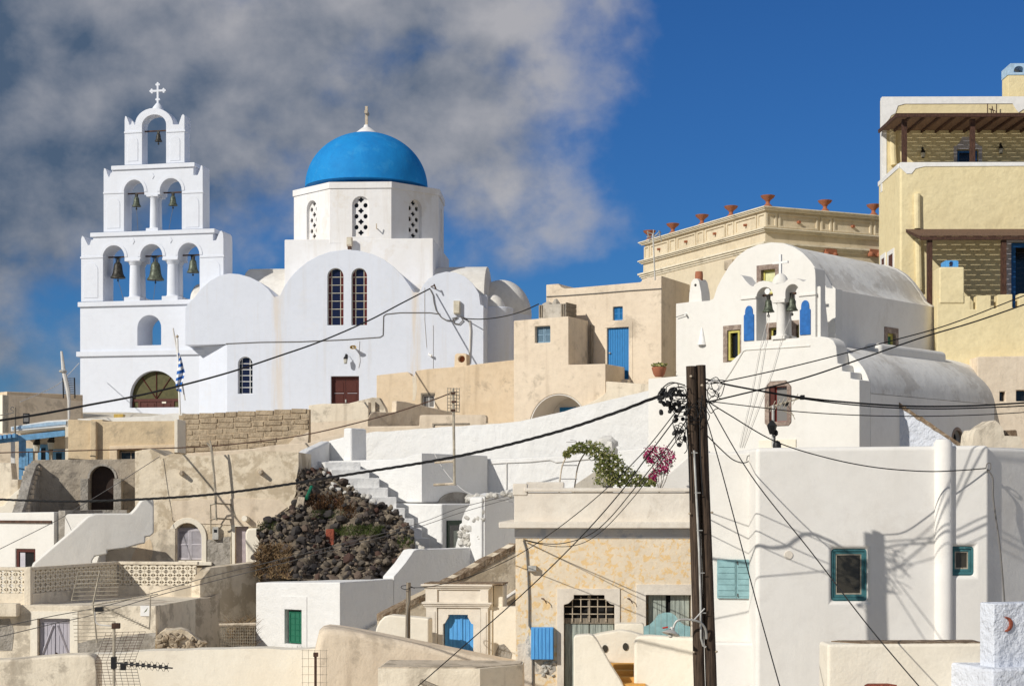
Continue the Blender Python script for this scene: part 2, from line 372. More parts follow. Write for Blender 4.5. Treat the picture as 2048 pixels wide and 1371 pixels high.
class Fr:
    """a vertical building plane: u runs along the face, v goes into it, z is up"""
    def __init__(s, px, Y, yaw=0.):
        t = radians(yaw); s.yaw = t; s.o = Vector(((px-CX)/FPX*Y, Y, 0))
        s.u = Vector((cos(t), -sin(t), 0)); s.v = Vector((sin(t), cos(t), 0))
    def uz(s, px, py, v=0.):
        d = Vector(((px-CX)/FPX, 1, (HZ-py)/FPX)); t = (v+s.o.dot(s.v))/d.dot(s.v)
        return ((d*t-s.o).dot(s.u), d.z*t)
    def vz(s, px, py, u=0.):
        d = Vector(((px-CX)/FPX, 1, (HZ-py)/FPX)); t = (u+s.o.dot(s.u))/d.dot(s.u)
        return ((d*t-s.o).dot(s.v), d.z*t)
    def pts(s, L, v=0.): return [s.uz(x, y, v) for x, y in L]
    def rect(s, x0, y0, x1, y1, v=0.):
        ym = (y0+y1)/2; xm = (x0+x1)/2
        return s.uz(x0, ym, v)[0], s.uz(x1, ym, v)[0], s.uz(xm, y1, v)[1], s.uz(xm, y0, v)[1]   # u0,u1,z0,z1
    def P(s, px, py, v=0.):
        a, b = s.uz(px, py, v); return (a, v, b)
    def world(s, p): return s.o + s.u*p[0] + s.v*p[1] + Vector((0, 0, p[2]))
def P(px, py, Y): return Vector(((px-CX)/FPX*Y, Y, (HZ-py)/FPX*Y))
def rpoly(u0, u1, z0, z1): return [(u0, z0), (u1, z0), (u1, z1), (u0, z1)]
def arch(u0, u1, z0, z1, n=12, rise=None):
    r = (u1-u0)/2; rise = r if rise is None else rise; c = (u0+u1)/2
    return [(u0, z0), (u1, z0)] + [(c+r*cos(pi*i/n), z1-rise+rise*sin(pi*i/n)) for i in range(n+1)]
def arc3(p0, p1, p2, n=12):
    """points of a smooth curve through three points (quadratic)"""
    r = []
    for i in range(n+1):
        t = i/n; c = (2*p1[0]-.5*(p0[0]+p2[0]), 2*p1[1]-.5*(p0[1]+p2[1]))
        r.append(((1-t)**2*p0[0]+2*t*(1-t)*c[0]+t*t*p2[0], (1-t)**2*p0[1]+2*t*(1-t)*c[1]+t*t*p2[1]))
    return r
def rough(L, step=.35, amp=.03, closed=False, rr=R):
    out = []
    for a, b in zip(L, L[1:]):
        n = max(1, int(math.hypot(b[0]-a[0], b[1]-a[1])/step))
        for i in range(n):
            t = i/n; out.append((a[0]+(b[0]-a[0])*t+rr.uniform(-amp, amp)*(i > 0), a[1]+(b[1]-a[1])*t+rr.uniform(-amp, amp)))
    out.append(L[-1]); return out

class T:
    """one thing: an Empty at its base that carries its parts"""
    def __init__(s, name, label, cat, fr, zb=None, group=None):
        s.fr = fr; s.zb = ground(fr.o.y)-.8 if zb is None else zb
        if zb is not None and cat in ('wall', 'house', 'church', 'building', 'bell tower', 'steps', 'chapel'): s.zb = min(zb, ground(fr.o.y)-.6)
        s.root = bpy.data.objects.new(name, None); col.objects.link(s.root)
        s.root.empty_display_size = .3
        s.root.matrix_world = Matrix.Translation((fr.o.x, fr.o.y, s.zb)) @ Matrix.Rotation(-fr.yaw, 4, 'Z')
        s.root['label'] = label; s.root['category'] = cat
        if group: s.root['group'] = group
    def part(s, name, m, mat, parent=None, bevel=0., smooth=35., seg=2, label=None, kind=None, ngon=True):
        me = make_mesh(name, m, mat, bevel, smooth, seg, ngon, (0, 0, s.zb))
        o = mkobj(name, me, parent or s.root)
        if bevel:
            wn = o.modifiers.new('normals', 'WEIGHTED_NORMAL'); wn.keep_sharp = True; wn.weight = 80
        if label: o['label'] = label
        if kind: o['kind'] = kind
        return o
    def box(s, name, mat, a0, a1, b0, b1, c0, c1, parent=None, bevel=0., **k):
        return s.part(name, M().box(a0, a1, b0, b1, c0, c1), mat, parent, bevel, **k)
    def facade(s, name, mat, top, th, holes=(), v=0., bot=None, pocket=.3, bevel=.04, rgh=0., parent=None, through=False, seg=2, label=None):
        pts = [s.fr.uz(x, y, v) for x, y in top]
        if rgh: pts = rough(pts, .3, rgh)
        zb = s.zb if bot is None else s.fr.uz(top[0][0], bot, v)[1]
        out = [(pts[0][0], zb)] + pts + [(pts[-1][0], zb)]
        return s.part(name, M().slab(out, v, v+th, holes, None if through else pocket), mat, parent, bevel if not rgh else 0, label=label, seg=seg)

def one(name, label, cat, m, mat, group=None, base=None, **k):
    """a thing that is a single mesh, given in world coordinates"""
    xs = [v[0] for v in m.V]; ys = [v[1] for v in m.V]; zs = [v[2] for v in m.V]
    c = ((min(xs)+max(xs))/2, (min(ys)+max(ys))/2, min(zs)) if base is None else tuple(base)
    o = mkobj(name, make_mesh(name, m, mat, off=c, **k), None, c)
    o['label'] = label; o['category'] = cat
    if group: o['group'] = group
    return o
def copy_tree(o, parent=None):
    c = o.copy(); col.objects.link(c); c.parent = parent
    for ch in list(o.children): copy_tree(ch, c)
    return c
def struct(o): o['kind'] = 'structure'; return o

def window(t, u0, u1, z0, z1, v, cols=2, rows=2, fmat='white_paint', gmat='glass_dark', fw=.06, bar=.03, top=None, name='window', fth=.06, label=None, edge=None):
    """framed glazing: the frame with its bars is a part, each pane a sub-part"""
    def shape(d):
        return arch(u0+d, u1-d, z0+d, z1-d) if top == 'arch' else rpoly(u0+d, u1-d, z0+d, z1-d)
    m = M().slab(shape(0), v, v+fth, [shape(fw)])
    iu0, iu1, iz0, iz1 = u0+fw, u1-fw, z0+fw, z1-fw
    zt = iz1-(iu1-iu0)/2 if top == 'arch' else iz1
    zs = [iz0+(iz1-iz0)*i/rows for i in range(rows+1)]
    us = [iu0+(iu1-iu0)*i/cols for i in range(cols+1)]
    if edge: us = [iu0, iu0+edge, iu1-edge, iu1]; cols = 3
    b = bar/2
    for u in us[1:-1]:
        ht = zt
        if top == 'arch':
            r = (iu1-iu0)/2; ht = zt+sqrt(max(0, r*r-(u-(iu0+iu1)/2)**2))
        m.box(u-b, u+b, v+.008, v+.045, iz0, ht)
    for z in zs[1:-1]:
        h0, h1 = iu0, iu1
        if top == 'arch' and z > zt:
            r = (iu1-iu0)/2; d = sqrt(max(0, r*r-(z-zt)**2)); h0, h1 = (iu0+iu1)/2-d, (iu0+iu1)/2+d
        m.box(h0, h1, v+.006, v+.04, z-b, z+b)
    f = t.part(name, m, fmat, label=label)
    for i in range(cols):
        for j in range(rows):
            a0, a1, c0, c1 = us[i], us[i+1], zs[j], zs[j+1]
            if top == 'arch':
                r = (iu1-iu0)/2; cx = (iu0+iu1)/2
                pl = []
                N = 6
                for k in range(N+1):
                    u = a0+(a1-a0)*k/N; pl.append((u, min(c1, zt+sqrt(max(0, r*r-(u-cx)**2)))))
                pl = [(a0, c0), (a1, c0)]+[p for p in reversed(pl)]
                pl = [(x, max(y, c0+.002)) for x, y in pl]
                pl2 = []
                for p in pl:
                    if not pl2 or math.hypot(p[0]-pl2[-1][0], p[1]-pl2[-1][1]) > 1e-3: pl2.append(p)
                if len(pl2) < 3: continue
                try: pm = M().slab(pl2, v+.02, v+.03)
                except Exception: continue
                if not pm.F: continue
            else: pm = M().box(a0, a1, v+.02, v+.03, c0, c1)
            g = gmat if not isinstance(gmat, (list, tuple)) else (gmat[1] if (edge and i in (0, 2)) else gmat[0])
            t.part('pane', pm, g, f)
    return f
def planks(t, u0, u1, z0, z1, v, n, mat, name='door', th=.05, gap=.012, back=None, poly=None, hmat=None, label=None):
    """a boarded leaf: backing board with each plank a sub-part"""
    d = t.part(name, M().slab(poly or rpoly(u0, u1, z0, z1), v+.02, v+th), back or mat, label=label)
    wd = (u1-u0)/n
    for i in range(n):
        a, b = u0+i*wd+gap/2, u0+(i+1)*wd-gap/2
        if poly:
            zt = min(max([p[1] for p in poly if abs(p[0]-x) < .02] or [z1]) for x in (a, b))
            def topat(x):
                best = z0
                for (x0, y0), (x1, y1) in zip(poly, poly[1:]+poly[:1]):
                    if min(x0, x1)-1e-6 <= x <= max(x0, x1)+1e-6 and abs(x1-x0) > 1e-6:
                        best = max(best, y0+(y1-y0)*(x-x0)/(x1-x0))
                return best
            m = M().slab([(a, z0), (b, z0), (b, topat(b)-.004), (a, topat(a)-.004)], v, v+.019)
        else: m = M().box(a, b, v, v+.019, z0+.004, z1-.004)
        t.part('plank', m, mat, d)
    return d
def louvre(t, u0, u1, z0, z1, v, mat, n=12, leaves=2, name='shutter'):
    wd = (u1-u0)/leaves
    for k in range(leaves):
        a, b = u0+k*wd+.006, u0+(k+1)*wd-.006
        f = t.part(name, M().slab(rpoly(a, b, z0, z1), v, v+.045, [rpoly(a+.05, b-.05, z0+.06, (z0+z1)/2-.02), rpoly(a+.05, b-.05, (z0+z1)/2+.02, z1-.06)]), mat)
        t.part('backing', M().box(a+.04, b-.04, v+.046, v+.05, z0+.05, z1-.05), 'dark_brown', f)
        for q in range(2):
            c0 = z0+.06 if q == 0 else (z0+z1)/2+.02; c1 = (z0+z1)/2-.02 if q == 0 else z1-.06
            for i in range(n):
                z = c0+(c1-c0)*(i+.5)/n; h = (c1-c0)/n*.45
                t.part('slat', M().add([(a+.05, v+.04, z+h), (b-.05, v+.04, z+h), (b-.05, v+.005, z-h), (a+.05, v+.005, z-h), (a+.05, v+.045, z+h-.008), (b-.05, v+.045, z+h-.008), (b-.05, v+.01, z-h-.008), (a+.05, v+.01, z-h-.008)], [(0, 1, 2, 3), (7, 6, 5, 4), (0, 3, 7, 4), (1, 5, 6, 2), (0, 4, 5, 1), (3, 2, 6, 7)]), mat, f)
# ------------------------------------------------------------------ ground
def build_ground():
    xs = [-4000, -600, -200] + list(range(-60, 61, 4)) + [200, 600, 4000]
    ys = [-200, -40, 0, 10] + [16+2*i for i in range(50)] + [120, 135, 150, 200, 300, 600, 1500, 4000]
    m = M(); V = []; F = []
    for y in ys:
        for x in xs:
            V.append((x, y, ground(max(-50, min(y, 4000)))+(.25*sin(x*.31+y*.17)+.2*sin(x*.11-y*.4) if abs(x) < 90 and y < 115 else 0)-.25))
    nx = len(xs)
    for j in range(len(ys)-1):
        for i in range(nx-1): a = j*nx+i; F.append((a, a+1, a+nx+1, a+nx))
    m.add(V, F)
    me = make_mesh('ground', m, 'earth'); o = mkobj('ground', me); struct(o); o['label'] = 'earthy hillside under the village'
build_ground()

# ------------------------------------------------------------------ bells
def bell(px, ptop, pbot, fr, v, mat, label, group, bar=None, rope=None, parent=None):
    """bell hanging from its iron bar; ptop = top of yoke, pbot = lip"""
    u, zt = fr.uz(px, ptop, v); zb = fr.uz(px, pbot, v)[1]; h = zt-zb
    t = T('bell', label, 'bell', Fr(0, 1, 0), zb, group)
    t.root.matrix_world = Matrix.Translation(fr.world((u, v, zb))) @ Matrix.Rotation(-fr.yaw, 4, 'Z'); t.zb = 0
    hb = h*.78; r = hb*.46
    t.part('body', M().lathe((0, 0, 0), [(r*.9, .01), (r, 0), (r*.97, hb*.06), (r*.80, hb*.16), (r*.68, hb*.32), (r*.60, hb*.55), (r*.54, hb*.78), (r*.44, hb*.90), (r*.22, hb*.97), (.001, hb)], 20), mat)
    t.part('headstock', M().box(-.05, .05, -.05, .05, hb*.94, h*1.0).box(-r*.42, r*.42, -.04, .04, h*.94, h*1.02).tube([(-r*.25, 0, hb*.93), (-r*.3, 0, h)], .022).tube([(r*.25, 0, hb*.93), (r*.3, 0, h)], .022), 'dark_bronze')
    t.part('clapper', M().tube([(0, 0, hb*.5), (0, 0, -.10)], .018).lathe((0, 0, -.18), [(.001, 0), (.05, .03), (.05, .08), (.001, .12)], 8), 'dark_bronze')
    if bar:
        a = fr.uz(bar[0], ptop, v)[0]-u; b = fr.uz(bar[1], ptop, v)[0]-u
        t.part('bar', M().tube([(a, 0, h*1.0), (b, 0, h*1.0)], .04, 8), 'rust_iron')
    if rope:
        q = fr.uz(rope[0], rope[1], v)
        t.part('rope', M().tube([(0, 0, -.15), ((q[0]-u)*.5, 0, (q[1]-zb)*.5), (q[0]-u, 0, q[1]-zb)], .012, 5), 'cable_grey')
    return t

def column(t, u, v, z0, z1, r, mat, cap=.28, base=.28, name='column'):
    c = t.part(name, M().lathe((u, v, z0), [(r*1.02, base-.01), (r, base+.05), (r*.94, (z1-z0)*.6), (r*.88, z1-z0-cap-.03), (r*1.0, z1-z0-cap+.01)], 18), mat)
    t.part('capital', M().box(u-r*1.45, u+r*1.45, v-r*1.2, v+r*1.2, z1-.11, z1+.002).lathe((u, v, z1-cap), [(r*.95, 0), (r*1.15, cap*.4), (r*1.3, cap*.62)], 18), mat, c)
    t.part('plinth', M().box(u-r*1.5, u+r*1.5, v-r*1.3, v+r*1.3, z0, z0+base*.75).lathe((u, v, z0+base*.75), [(r*1.3, 0), (r*1.02, base*.28)], 18), mat, c)

# ------------------------------------------------------------------ bell tower
FT = Fr(300, 88, 12)
def bell_tower():
    t = T('bell_tower', 'tall white bell tower with three open tiers of bells and a cross', 'bell tower', FT, 4.6)
    f = FT; W = 'tower_white'
    d0, d1, dd, dt = f.rect(260, 741, 358, 836)
    door = arch(d0, d1, t.zb+.8, dt, 20)
    t.facade('base', W, [(160, 706), (450, 702)], 2.0, [door], pocket=.35, bevel=.03)
    u0, u1, z0, z1 = f.rect(275, 630, 322, 690)
    t.facade('lower_storey', W, [(160, 606), (447, 601)], 1.9, [arch(u0, u1, z0, z1, 16)], bot=706, through=True, bevel=.03)
    def ledge(x0, y0, x1, y1, h, back, out=.13, v=0.):
        a = f.uz(x0, y0, v-out); b = f.uz(x1, y1, v-out); z = (a[1]+b[1])/2
        t.part('cornice', M().box(a[0], b[0], v-out, back+out, z-h, z), W, bevel=.025)
    ledge(152, 701, 446, 699, .26, 1.9); ledge(155, 602, 452, 598, .25, 1.9)
    ledge(180, 464, 429, 458, .22, 1.3, .1); ledge(222, 330, 389, 326, .22, 1.05, .1, .12)
    # tier of three bells
    def opening(xs, ybot, yspr, ytop, ycap, v):
        o = []
        z_s = f.uz(308, yspr, v)[1]; z_t = f.uz(308, ytop, v)[1]; z_b = f.uz(308, ybot, v)[1]; z_c = f.uz(308, ycap, v)[1]
        o.append((f.uz(xs[0][0], yspr, v)[0], z_b))
        for a, b in xs:
            ua, ub = f.uz(a, yspr, v)[0], f.uz(b, yspr, v)[0]; c = (ua+ub)/2; r = (ub-ua)/2
            if a != xs[0][0]: o.append((ua, z_c))
            for i in range(13):
                an = pi-pi*i/12; o.append((c+r*cos(an), z_s+(z_t-z_s)*sin(an)))
            if b != xs[-1][1]: o.append((ub, z_c))
        o.append((f.uz(xs[-1][1], yspr, v)[0], z_b)); return o
    th2 = 1.25
    t.facade('bell_tier', W, [(162, 478), (164, 471), (168, 474), (172, 482), (176, 490), (179, 490), (182, 480), (186, 479), (186, 466), (426, 461), (426, 481), (432, 480), (436, 470), (440, 462), (443, 461), (446, 466), (447, 478)], th2,
             [opening([(206, 249), (281, 325), (356, 399)], 601.5, 512, 488, 517, 0)], bot=603, through=True, bevel=.02)
    zb_, zc_ = f.uz(300, 601, 0)[1], f.uz(300, 516.5, 0)[1]
    for a, b in ((249, 281), (325, 356)):
        um = (f.uz(a, 560)[0]+f.uz(b, 560)[0])/2
        for v in (.3, .95): column(t, um, v, zb_, zc_, .29, W)
    v3, th3 = .12, .95
    t.facade('bell_tier', W, [(207, 343), (208, 336), (212, 338), (215, 348), (218, 355), (221, 346), (224, 345), (224, 332), (387, 328), (387, 350), (395, 350), (399, 340), (402, 330), (405, 332), (405.5, 345)], th3,
             [opening([(248, 288.5), (320, 363.5)], 463, 383, 358, 389, v3)], v=v3, bot=464, through=True, bevel=.02)
    um = (f.uz(288.5, 420, v3)[0]+f.uz(320, 420, v3)[0])/2
    zb_, zc_ = f.uz(300, 462, v3)[1], f.uz(300, 388.5, v3)[1]
    for v in (v3+.25, v3+.72): column(t, um, v, zb_, zc_, .22, W, .2, .2)
    v4, th4 = .25, .72
    arcs = [(308+38*cos(pi-pi*i/14), 249-33*sin(pi-pi*i/14)) for i in range(15)]
    t.facade('bell_tier', W, [(249, 240), (250, 232), (253, 233), (257, 243), (259, 250), (262, 249), (263.5, 241), (267, 244), (269, 250)]+arcs+[(357, 249), (360, 240), (363, 231), (366, 228), (369, 231), (369, 240)], th4,
             [opening([(284, 332)], 329, 250, 229, 260, v4)], v=v4, bot=330, through=True, bevel=.02)
    # horns on the rear corners, imposts, raised panels and rosettes
    for (x, yt, yb, v) in ((459, 474, 489, 1.1), (379, 240, 256, .85), (416, 344, 358, .9)):
        u, zt = f.uz(x, yt, v); zb2 = f.uz(x, yb, v)[1]
        t.part('horn', M().slab([(u-.35, zb2-.15), (u, zb2-.15), (u, zt), (u-.08, zt-.02), (u-.2, zb2)], v, v+.16), W, bevel=.02)
    for x0, x1, y, v in ((160, 206, 515, 0), (399, 448, 513, 0), (206, 248, 386, v3), (363.5, 406, 385, v3), (248, 284, 265, v4), (332, 370, 263, v4)):
        a = f.uz(x0, y, v-.04); b = f.uz(x1, y, v-.04)
        t.part('impost', M().box(a[0], b[0], v-.04, v+.3, a[1]-.05, a[1]+.05), W, bevel=.012)
    for x0, x1, yb, yt, v in ((168, 196, 600, 525, 0), (410, 440, 600, 519, 0), (214, 240, 461, 395, v3), (371, 398, 459, 392, v3), (256, 276, 327, 274, v4), (340, 360, 326, 272, v4)):
        a0, a1, b0, b1 = f.rect(x0, yt, x1, yb, v)
        t.part('panel', M().slab(arch(a0, a1, b0+.12, b1, 10), v-.025, v+.02), W, bevel=.012)
    for x, y, v in ((266, 482, 0), (341, 480, 0), (305, 352, v3)):
        u, z = f.uz(x, y, v); t.part('rosette', M().slab([(u-.1, z), (u, z-.17), (u+.1, z), (u, z+.17)], v-.03, v+.02), W)
    for xs, y, v, yt in (([(206, 249), (281, 325), (356, 399)], 512, 0, 488), ([(248, 288.5), (320, 363.5)], 383, v3, 358)):
        for a, b in xs:
            ua, ub = f.uz(a, y, v)[0], f.uz(b, y, v)[0]; zs = f.uz(308, y, v)[1]; zt = f.uz(308, yt, v)[1]; c = (ua+ub)/2; r = (ub-ua)/2
            o = [(c+(r+.16)*cos(pi*i/14), zs+(zt-zs+.16)*sin(pi*i/14)) for i in range(15)]; i_ = [(c+(r+.01)*cos(pi*i/14), zs+(zt-zs+.01)*sin(pi*i/14)) for i in range(14, -1, -1)]
            t.part('archivolt', M().slab(o+i_, v-.03, v+.02), W)
    # dome pedestal and cross
    vm = v4+th4/2; u, z = f.uz(316, 218, vm); zc = f.uz(316, 207, vm)[1]
    pd = t.part('pedestal', M().lathe((u, vm, z-.12), [(.30, 0), (.29, .15), (.2, .28), (.1, z*0+zc-z+.12)], 16), W)
    ztop = f.uz(316, 167, vm)[1]; za = f.uz(316, 182, vm)[1]; hw = .42
    m = M(); s_ = .075
    out = [(-.06, zc-.05), (.06, zc-.05), (.05, zc+.18), (.11, zc+.24), (.05, zc+.3), (.055, za-.07)]
    m.slab([(u+x, y) for x, y in [(-.05, zc-.06), (.05, zc-.06), (.05, ztop-.05), (-.05, ztop-.05)]], vm-.06, vm+.06)
    m.box(u-hw+.06, u-.05, vm-.06, vm+.06, za-.05, za+.05); m.box(u+.05, u+hw-.06, vm-.06, vm+.06, za-.05, za+.05)
    for (a, b) in ((0, ztop-.07), (-hw+.09, za), (hw-.09, za), (0, zc+.2)):
        for dx, dz in ((0, .07), (0, -.07), (.07, 0), (-.07, 0)):
            if b == za and dx*a < 0 and False: continue
            m.slab([(u+a+dx+.058*cos(2*pi*k/8), b+dz+.058*sin(2*pi*k/8)) for k in range(8)], vm-.055-.004*dz*10, vm+.055)
    t.part('cross', m, W)
    # door under the big arch
    zsp = f.uz(308, 801, .2)[1]
    fan = t.part('fanlight', M().slab([p for p in arch(d0+.02, d1-.02, zsp+.08, dt-.02, 20)], .28, .34), 'olive_board')
    cx = (d0+d1)/2; r = (d1-d0)/2
    zc0 = dt-r
    for an in (52, 90, 128):
        t.part('bar', M().tube([(cx, .26, zsp+.1), (cx+(r-.05)*cos(radians(an))*1.0, .26, min(zc0+(r-.05)*sin(radians(an)), dt-.05))], .03, 4), 'brown_wood', fan)
    t.part('transom', M().box(d0+.05, d1-.05, .22, .3, zsp-.04, zsp+.1), 'brown_wood')
    for a, b in ((d0+.03, d0+.12), (d0+.36, d0+.48), (d1-.48, d1-.36), (d1-.12, d1-.03)):
        t.part('jamb', M().box(a, b, .22, .3, t.zb+.8, zsp-.04), 'brown_wood')
    for a, b in ((d0+.12, d0+.36), (d1-.36, d1-.12)):
        t.part('side_light', M().box(a, b, .27, .3, t.zb+.8, zsp-.04), 'olive_board')
    for a, b in ((d0+.48, cx-.01), (cx+.01, d1-.48)):
        lf = t.part('door', M().box(a, b, .25, .3, t.zb+.8, zsp-.05), 'brown_wood')
        for k in range(2):
            p0 = a+.08+k*(b-a-.1)/2; p1 = p0+(b-a-.1)/2-.07
            t.part('door_panel', M().box(p0, p1, .225, .249, zsp-.75, zsp-.14), 'brown_wood', lf, bevel=.012)
    t.part('notice', M().box(cx+.32, cx+.55, .215, .222, zsp-.14, zsp-.05), 'cream_white')
    g = 'bells in the great bell tower'
    for px, yt, yb, mat, lab, bar, rope in (
        (236, 514, 556, 'dark_bronze', 'blackened bell with a rope in the tier of three bells', (214, 250), (247, 600)),
        (311, 512, 560, 'bronze', 'largest green bronze bell, under the middle of three arches', (290, 325), (307, 600)),
        (386, 510, 545, 'bronze', 'smaller green bell under the arch beside the barrel-roofed wing', (363, 399), None)):
        bell(px, yt, yb, f, .62, mat, lab, g, bar, rope)
    for px, yt, yb, mat, lab, bar, rope in (
        (273, 387, 413, 'bronze', 'upper tier bell whose rope hangs straight down', (256, 289), (276, 461)),
        (346, 385, 411, 'bronze', 'upper tier bell whose rope hangs slanting', (326, 363), (338, 459))):
        bell(px, yt, yb, f, v3+.48, mat, lab, g, bar, rope)
    bell(317, 262, 283, f, v4+.36, 'dark_bronze', 'single small bell alone in the topmost arch below the cross', g, (290, 332))
    return t
bell_tower()

# ------------------------------------------------------------------ main church
FC = Fr(690, 86, 4)
def church():
    t = T('church', 'large white church with blue dome, octagonal drum and barrel vaults', 'church', FC, 4.6)
    f = FC; W = 'church_white'
    A = lambda L: f.pts(L)
    top = [(370, 690), (370, 616), (376, 607), (387, 596), (402, 577), (420, 561), (440, 550), (458, 546.5), (478, 548), (500, 554), (520, 564), (536, 577), (549, 594),
           (560, 590), (568, 573), (580, 555), (596, 538), (615, 523), (637, 511), (660, 503), (690, 499), (718, 501), (745, 508), (768, 519), (788, 534), (806, 552), (820, 572), (827, 584),
           (838, 584), (846, 570), (857, 557), (872, 548), (892, 543), (912, 545), (930, 553), (944, 565), (954, 580), (958, 587), (961, 609), (967, 611)]
    pts = A(top); uL = f.uz(455, 690)[0]
    out = [(uL, t.zb), (uL, f.uz(455, 688)[1])] + pts + [(pts[-1][0], t.zb)]
    holes = []
    tall = [f.rect(655, 536, 687, 650), f.rect(703, 536, 734, 650)]
    small = f.rect(476, 713, 505, 787); dr = f.rect(662, 752, 718, 815)
    for r in tall+[small]: holes.append(arch(*r, 12))
    holes.append(rpoly(*dr))
    t.part('front_wall', M().slab(out, 0, 7.5, holes, .3), W, bevel=.025)
    # canted corner under the overhanging wing
    ua = f.uz(381, 760, 1.0)[0]; zt = f.uz(420, 689)[1]
    t.part('canted_wall', M().slab([(uL, 0.004), (uL, 6), (ua, 6), (ua, 1.15)], t.zb, zt-.01, plane='uv'), W)
    # nave vault running behind the three gables, block below the drum
    zn = f.uz(940, 535, 4.6)[1]; un1 = f.uz(977, 560, 4.6)[0]; un0 = f.uz(376, 560, 4.6)[0]
    prof = arch(1.9, 7.3, 8.0, zn, 18, 1.9)
    t.part('nave_vault', M().slab(prof, f.uz(505, 545, 4.6)[0], un1, plane='vz'), 'roof_white', bevel=.03)
    zw = f.uz(400, 563, 2.5)[1]
    t.part('wing_vault', M().slab(arch(1.6, 5.5, zw-1.5, zw, 14, 1.2), f.uz(378, 590, 1.6)[0], f.uz(510, 560, 3)[0], plane='vz'), 'roof_white', bevel=.2, seg=4)
    bu0, bu1 = f.uz(569, 500, 2.0)[0], f.uz(866, 500, 2.0)[0]; zb_ = f.uz(717, 477.5, 2.0)[1]
    blk = t.part('dome_base', M().box(bu0, bu1, 2.0, 2.0+bu1-bu0, 9.0, zb_), 'drum_white', bevel=.04)
    cu, cv = (bu0+bu1)/2, 2.0+(bu1-bu0)/2
    # octagonal drum, one slab per face with its niche and pierced screen
    ap = 3.86; side = 2*ap*tan(pi/8); zt0 = f.uz(717, 364, cv-ap)[1]
    drum = t.part('drum_core', M().lathe((cu, cv, zb_-.02), [(ap/cos(pi/8)-.45, 0), (ap/cos(pi/8)-.45, zt0-zb_-.2)], 8, a0=pi/8), 'drum_white')
    zb1 = f.uz(717, 480, cv-ap)[1]-.15
    n0, n1 = f.uz(717, 473, cv-ap)[1], f.uz(717, 392, cv-ap)[1]
    for k in range(8):
        a = radians(-90+1.5)+k*pi/4
        nrm = Vector((cos(a), sin(a), 0)); tg = Vector((-sin(a), cos(a), 0)); c0 = Vector((cu, cv, 0))+nrm*ap
        def put(mm):
            V = [tuple(c0+tg*x-nrm*y+Vector((0, 0, z))) for x, y, z in mm.V]; mm.V = V; return mm
        hw = side/2; nw = .44
        wl = t.part('drum_wall', put(M().slab(rpoly(-hw, hw, zb1, zt0-.32), 0, .42, [arch(-nw, nw, n0, n1, 12)])), 'drum_white')
        t.part('drum_band', put(M().slab(rpoly(-hw-.025, hw+.025, zt0-.32, zt0), -.06, .5)), 'drum_white', wl)
        hs = []
        zc = (n0+n1)/2+.03; st = (n1-n0)*.135
        for j in range(-3, 4):
            z = zc+j*st
            for x in ((0,) if j % 2 else (-.235, .235)):
                if j % 2: pl = [(x+(.125+.03*cos(4*q*pi/8))*cos(q*pi/8), z+(.125+.03*cos(4*q*pi/8))*sin(q*pi/8)) for q in range(16)]
                else: pl = [(x+.115*cos(q*pi/6), z+.125*sin(q*pi/6)) for q in range(12)]
                hs.append(pl)
        t.part('pierced_screen', put(M().slab(arch(-nw-.02, nw+.02, n0-.02, n1+.02, 12), .18, .27, hs)), 'drum_white', wl)
        t.part('dark_glass', put(M().slab(arch(-nw, nw, n0, n1, 12), .3, .33)), 'glass_dark', wl)
    t.part('drum_top', M().lathe((cu, cv, zt0-.1), [(.01, .12), (ap/cos(pi/8)-.32, .09), (ap/cos(pi/8)-.32, -.2)], 8, a0=pi/8+radians(1.5)), 'drum_white')
    rd = 3.30; zd = f.uz(733, 377, cv)[1]; zt = f.uz(733, 266, cv)[1]; hd = zt-zd
    cu_d = f.uz(733, 320, cv)[0]
    t.part('dome', M().lathe((cu_d, cv, zd), [(rd*cos(i*pi/2/26)+.0, hd*sin(i*pi/2/26)**.97) for i in range(26)]+[(.001, hd)], 64), 'dome_blue', label='bright blue painted dome')
    cp = t.part('cap', M().lathe((cu_d, cv, zt-.14), [(.70, 0), (.66, .08), (.48, .22), (.30, .36), (.17, .44), (.13, .56), (.001, .6)], 20), 'drum_white')
    zc = f.uz(731, 252, cv)[1]; zk = f.uz(731, 213, cv)[1]
    t.part('cross', M().box(cu_d-.07, cu_d+.07, cv-.07, cv+.07, zc-.1, zk).box(cu_d-.062, cu_d+.1, cv-.35, cv+.35, zc+.62, zc+.76), 'stone_sill', cp)
    # apses on the sheltered end
    ur = pts[-1][0]
    za = f.uz(995, 617, 2.6)[1]
    c1 = f.uz(991, 640, 2.7)[0]
    t.part('apse', M().lathe((c1, 2.7, t.zb), [(.92, 0), (.92, za-t.zb), (.88, za-t.zb+.03)], 28), W)
    t.part('apse_dome', M().lathe((c1-.12, 2.7, za-.05), [(.62*cos(i*pi/2/8)+.01, .78*sin(i*pi/2/8)) for i in range(9)], 24), 'roof_white')
    c2 = f.uz(1003, 640, 6.2)[0]; r2 = 1.62; z2 = f.uz(1003, 560, 6.2)[1]
    t.part('apse', M().lathe((c2, 6.2, t.zb), [(r2, 0), (r2, z2-1.9-t.zb)], 32), W)
    t.part('apse_dome', M().lathe((c2, 6.2, z2-1.95), [(r2*cos(i*pi/2/10)+.012, 1.95*sin(i*pi/2/10)) for i in range(11)], 32), 'roof_white')
    t.part('east_bay', M().box(f.uz(965, 600, 3)[0], f.uz(985, 600, 5)[0], 1.6, 7, t.zb, f.uz(975, 596, 3)[1]), W, bevel=.05)
    # glazing
    for r in tall: window(t, *r, .2, rows=7, fmat='cream_metal', gmat=('glass_blue', 'stained_red'), fw=.025, bar=.028, top='arch', edge=.16)
    window(t, *small, .2, rows=6, fmat='white_paint', gmat=('glass_blue', 'glass_dark'), fw=.03, bar=.03, top='arch', edge=.14)
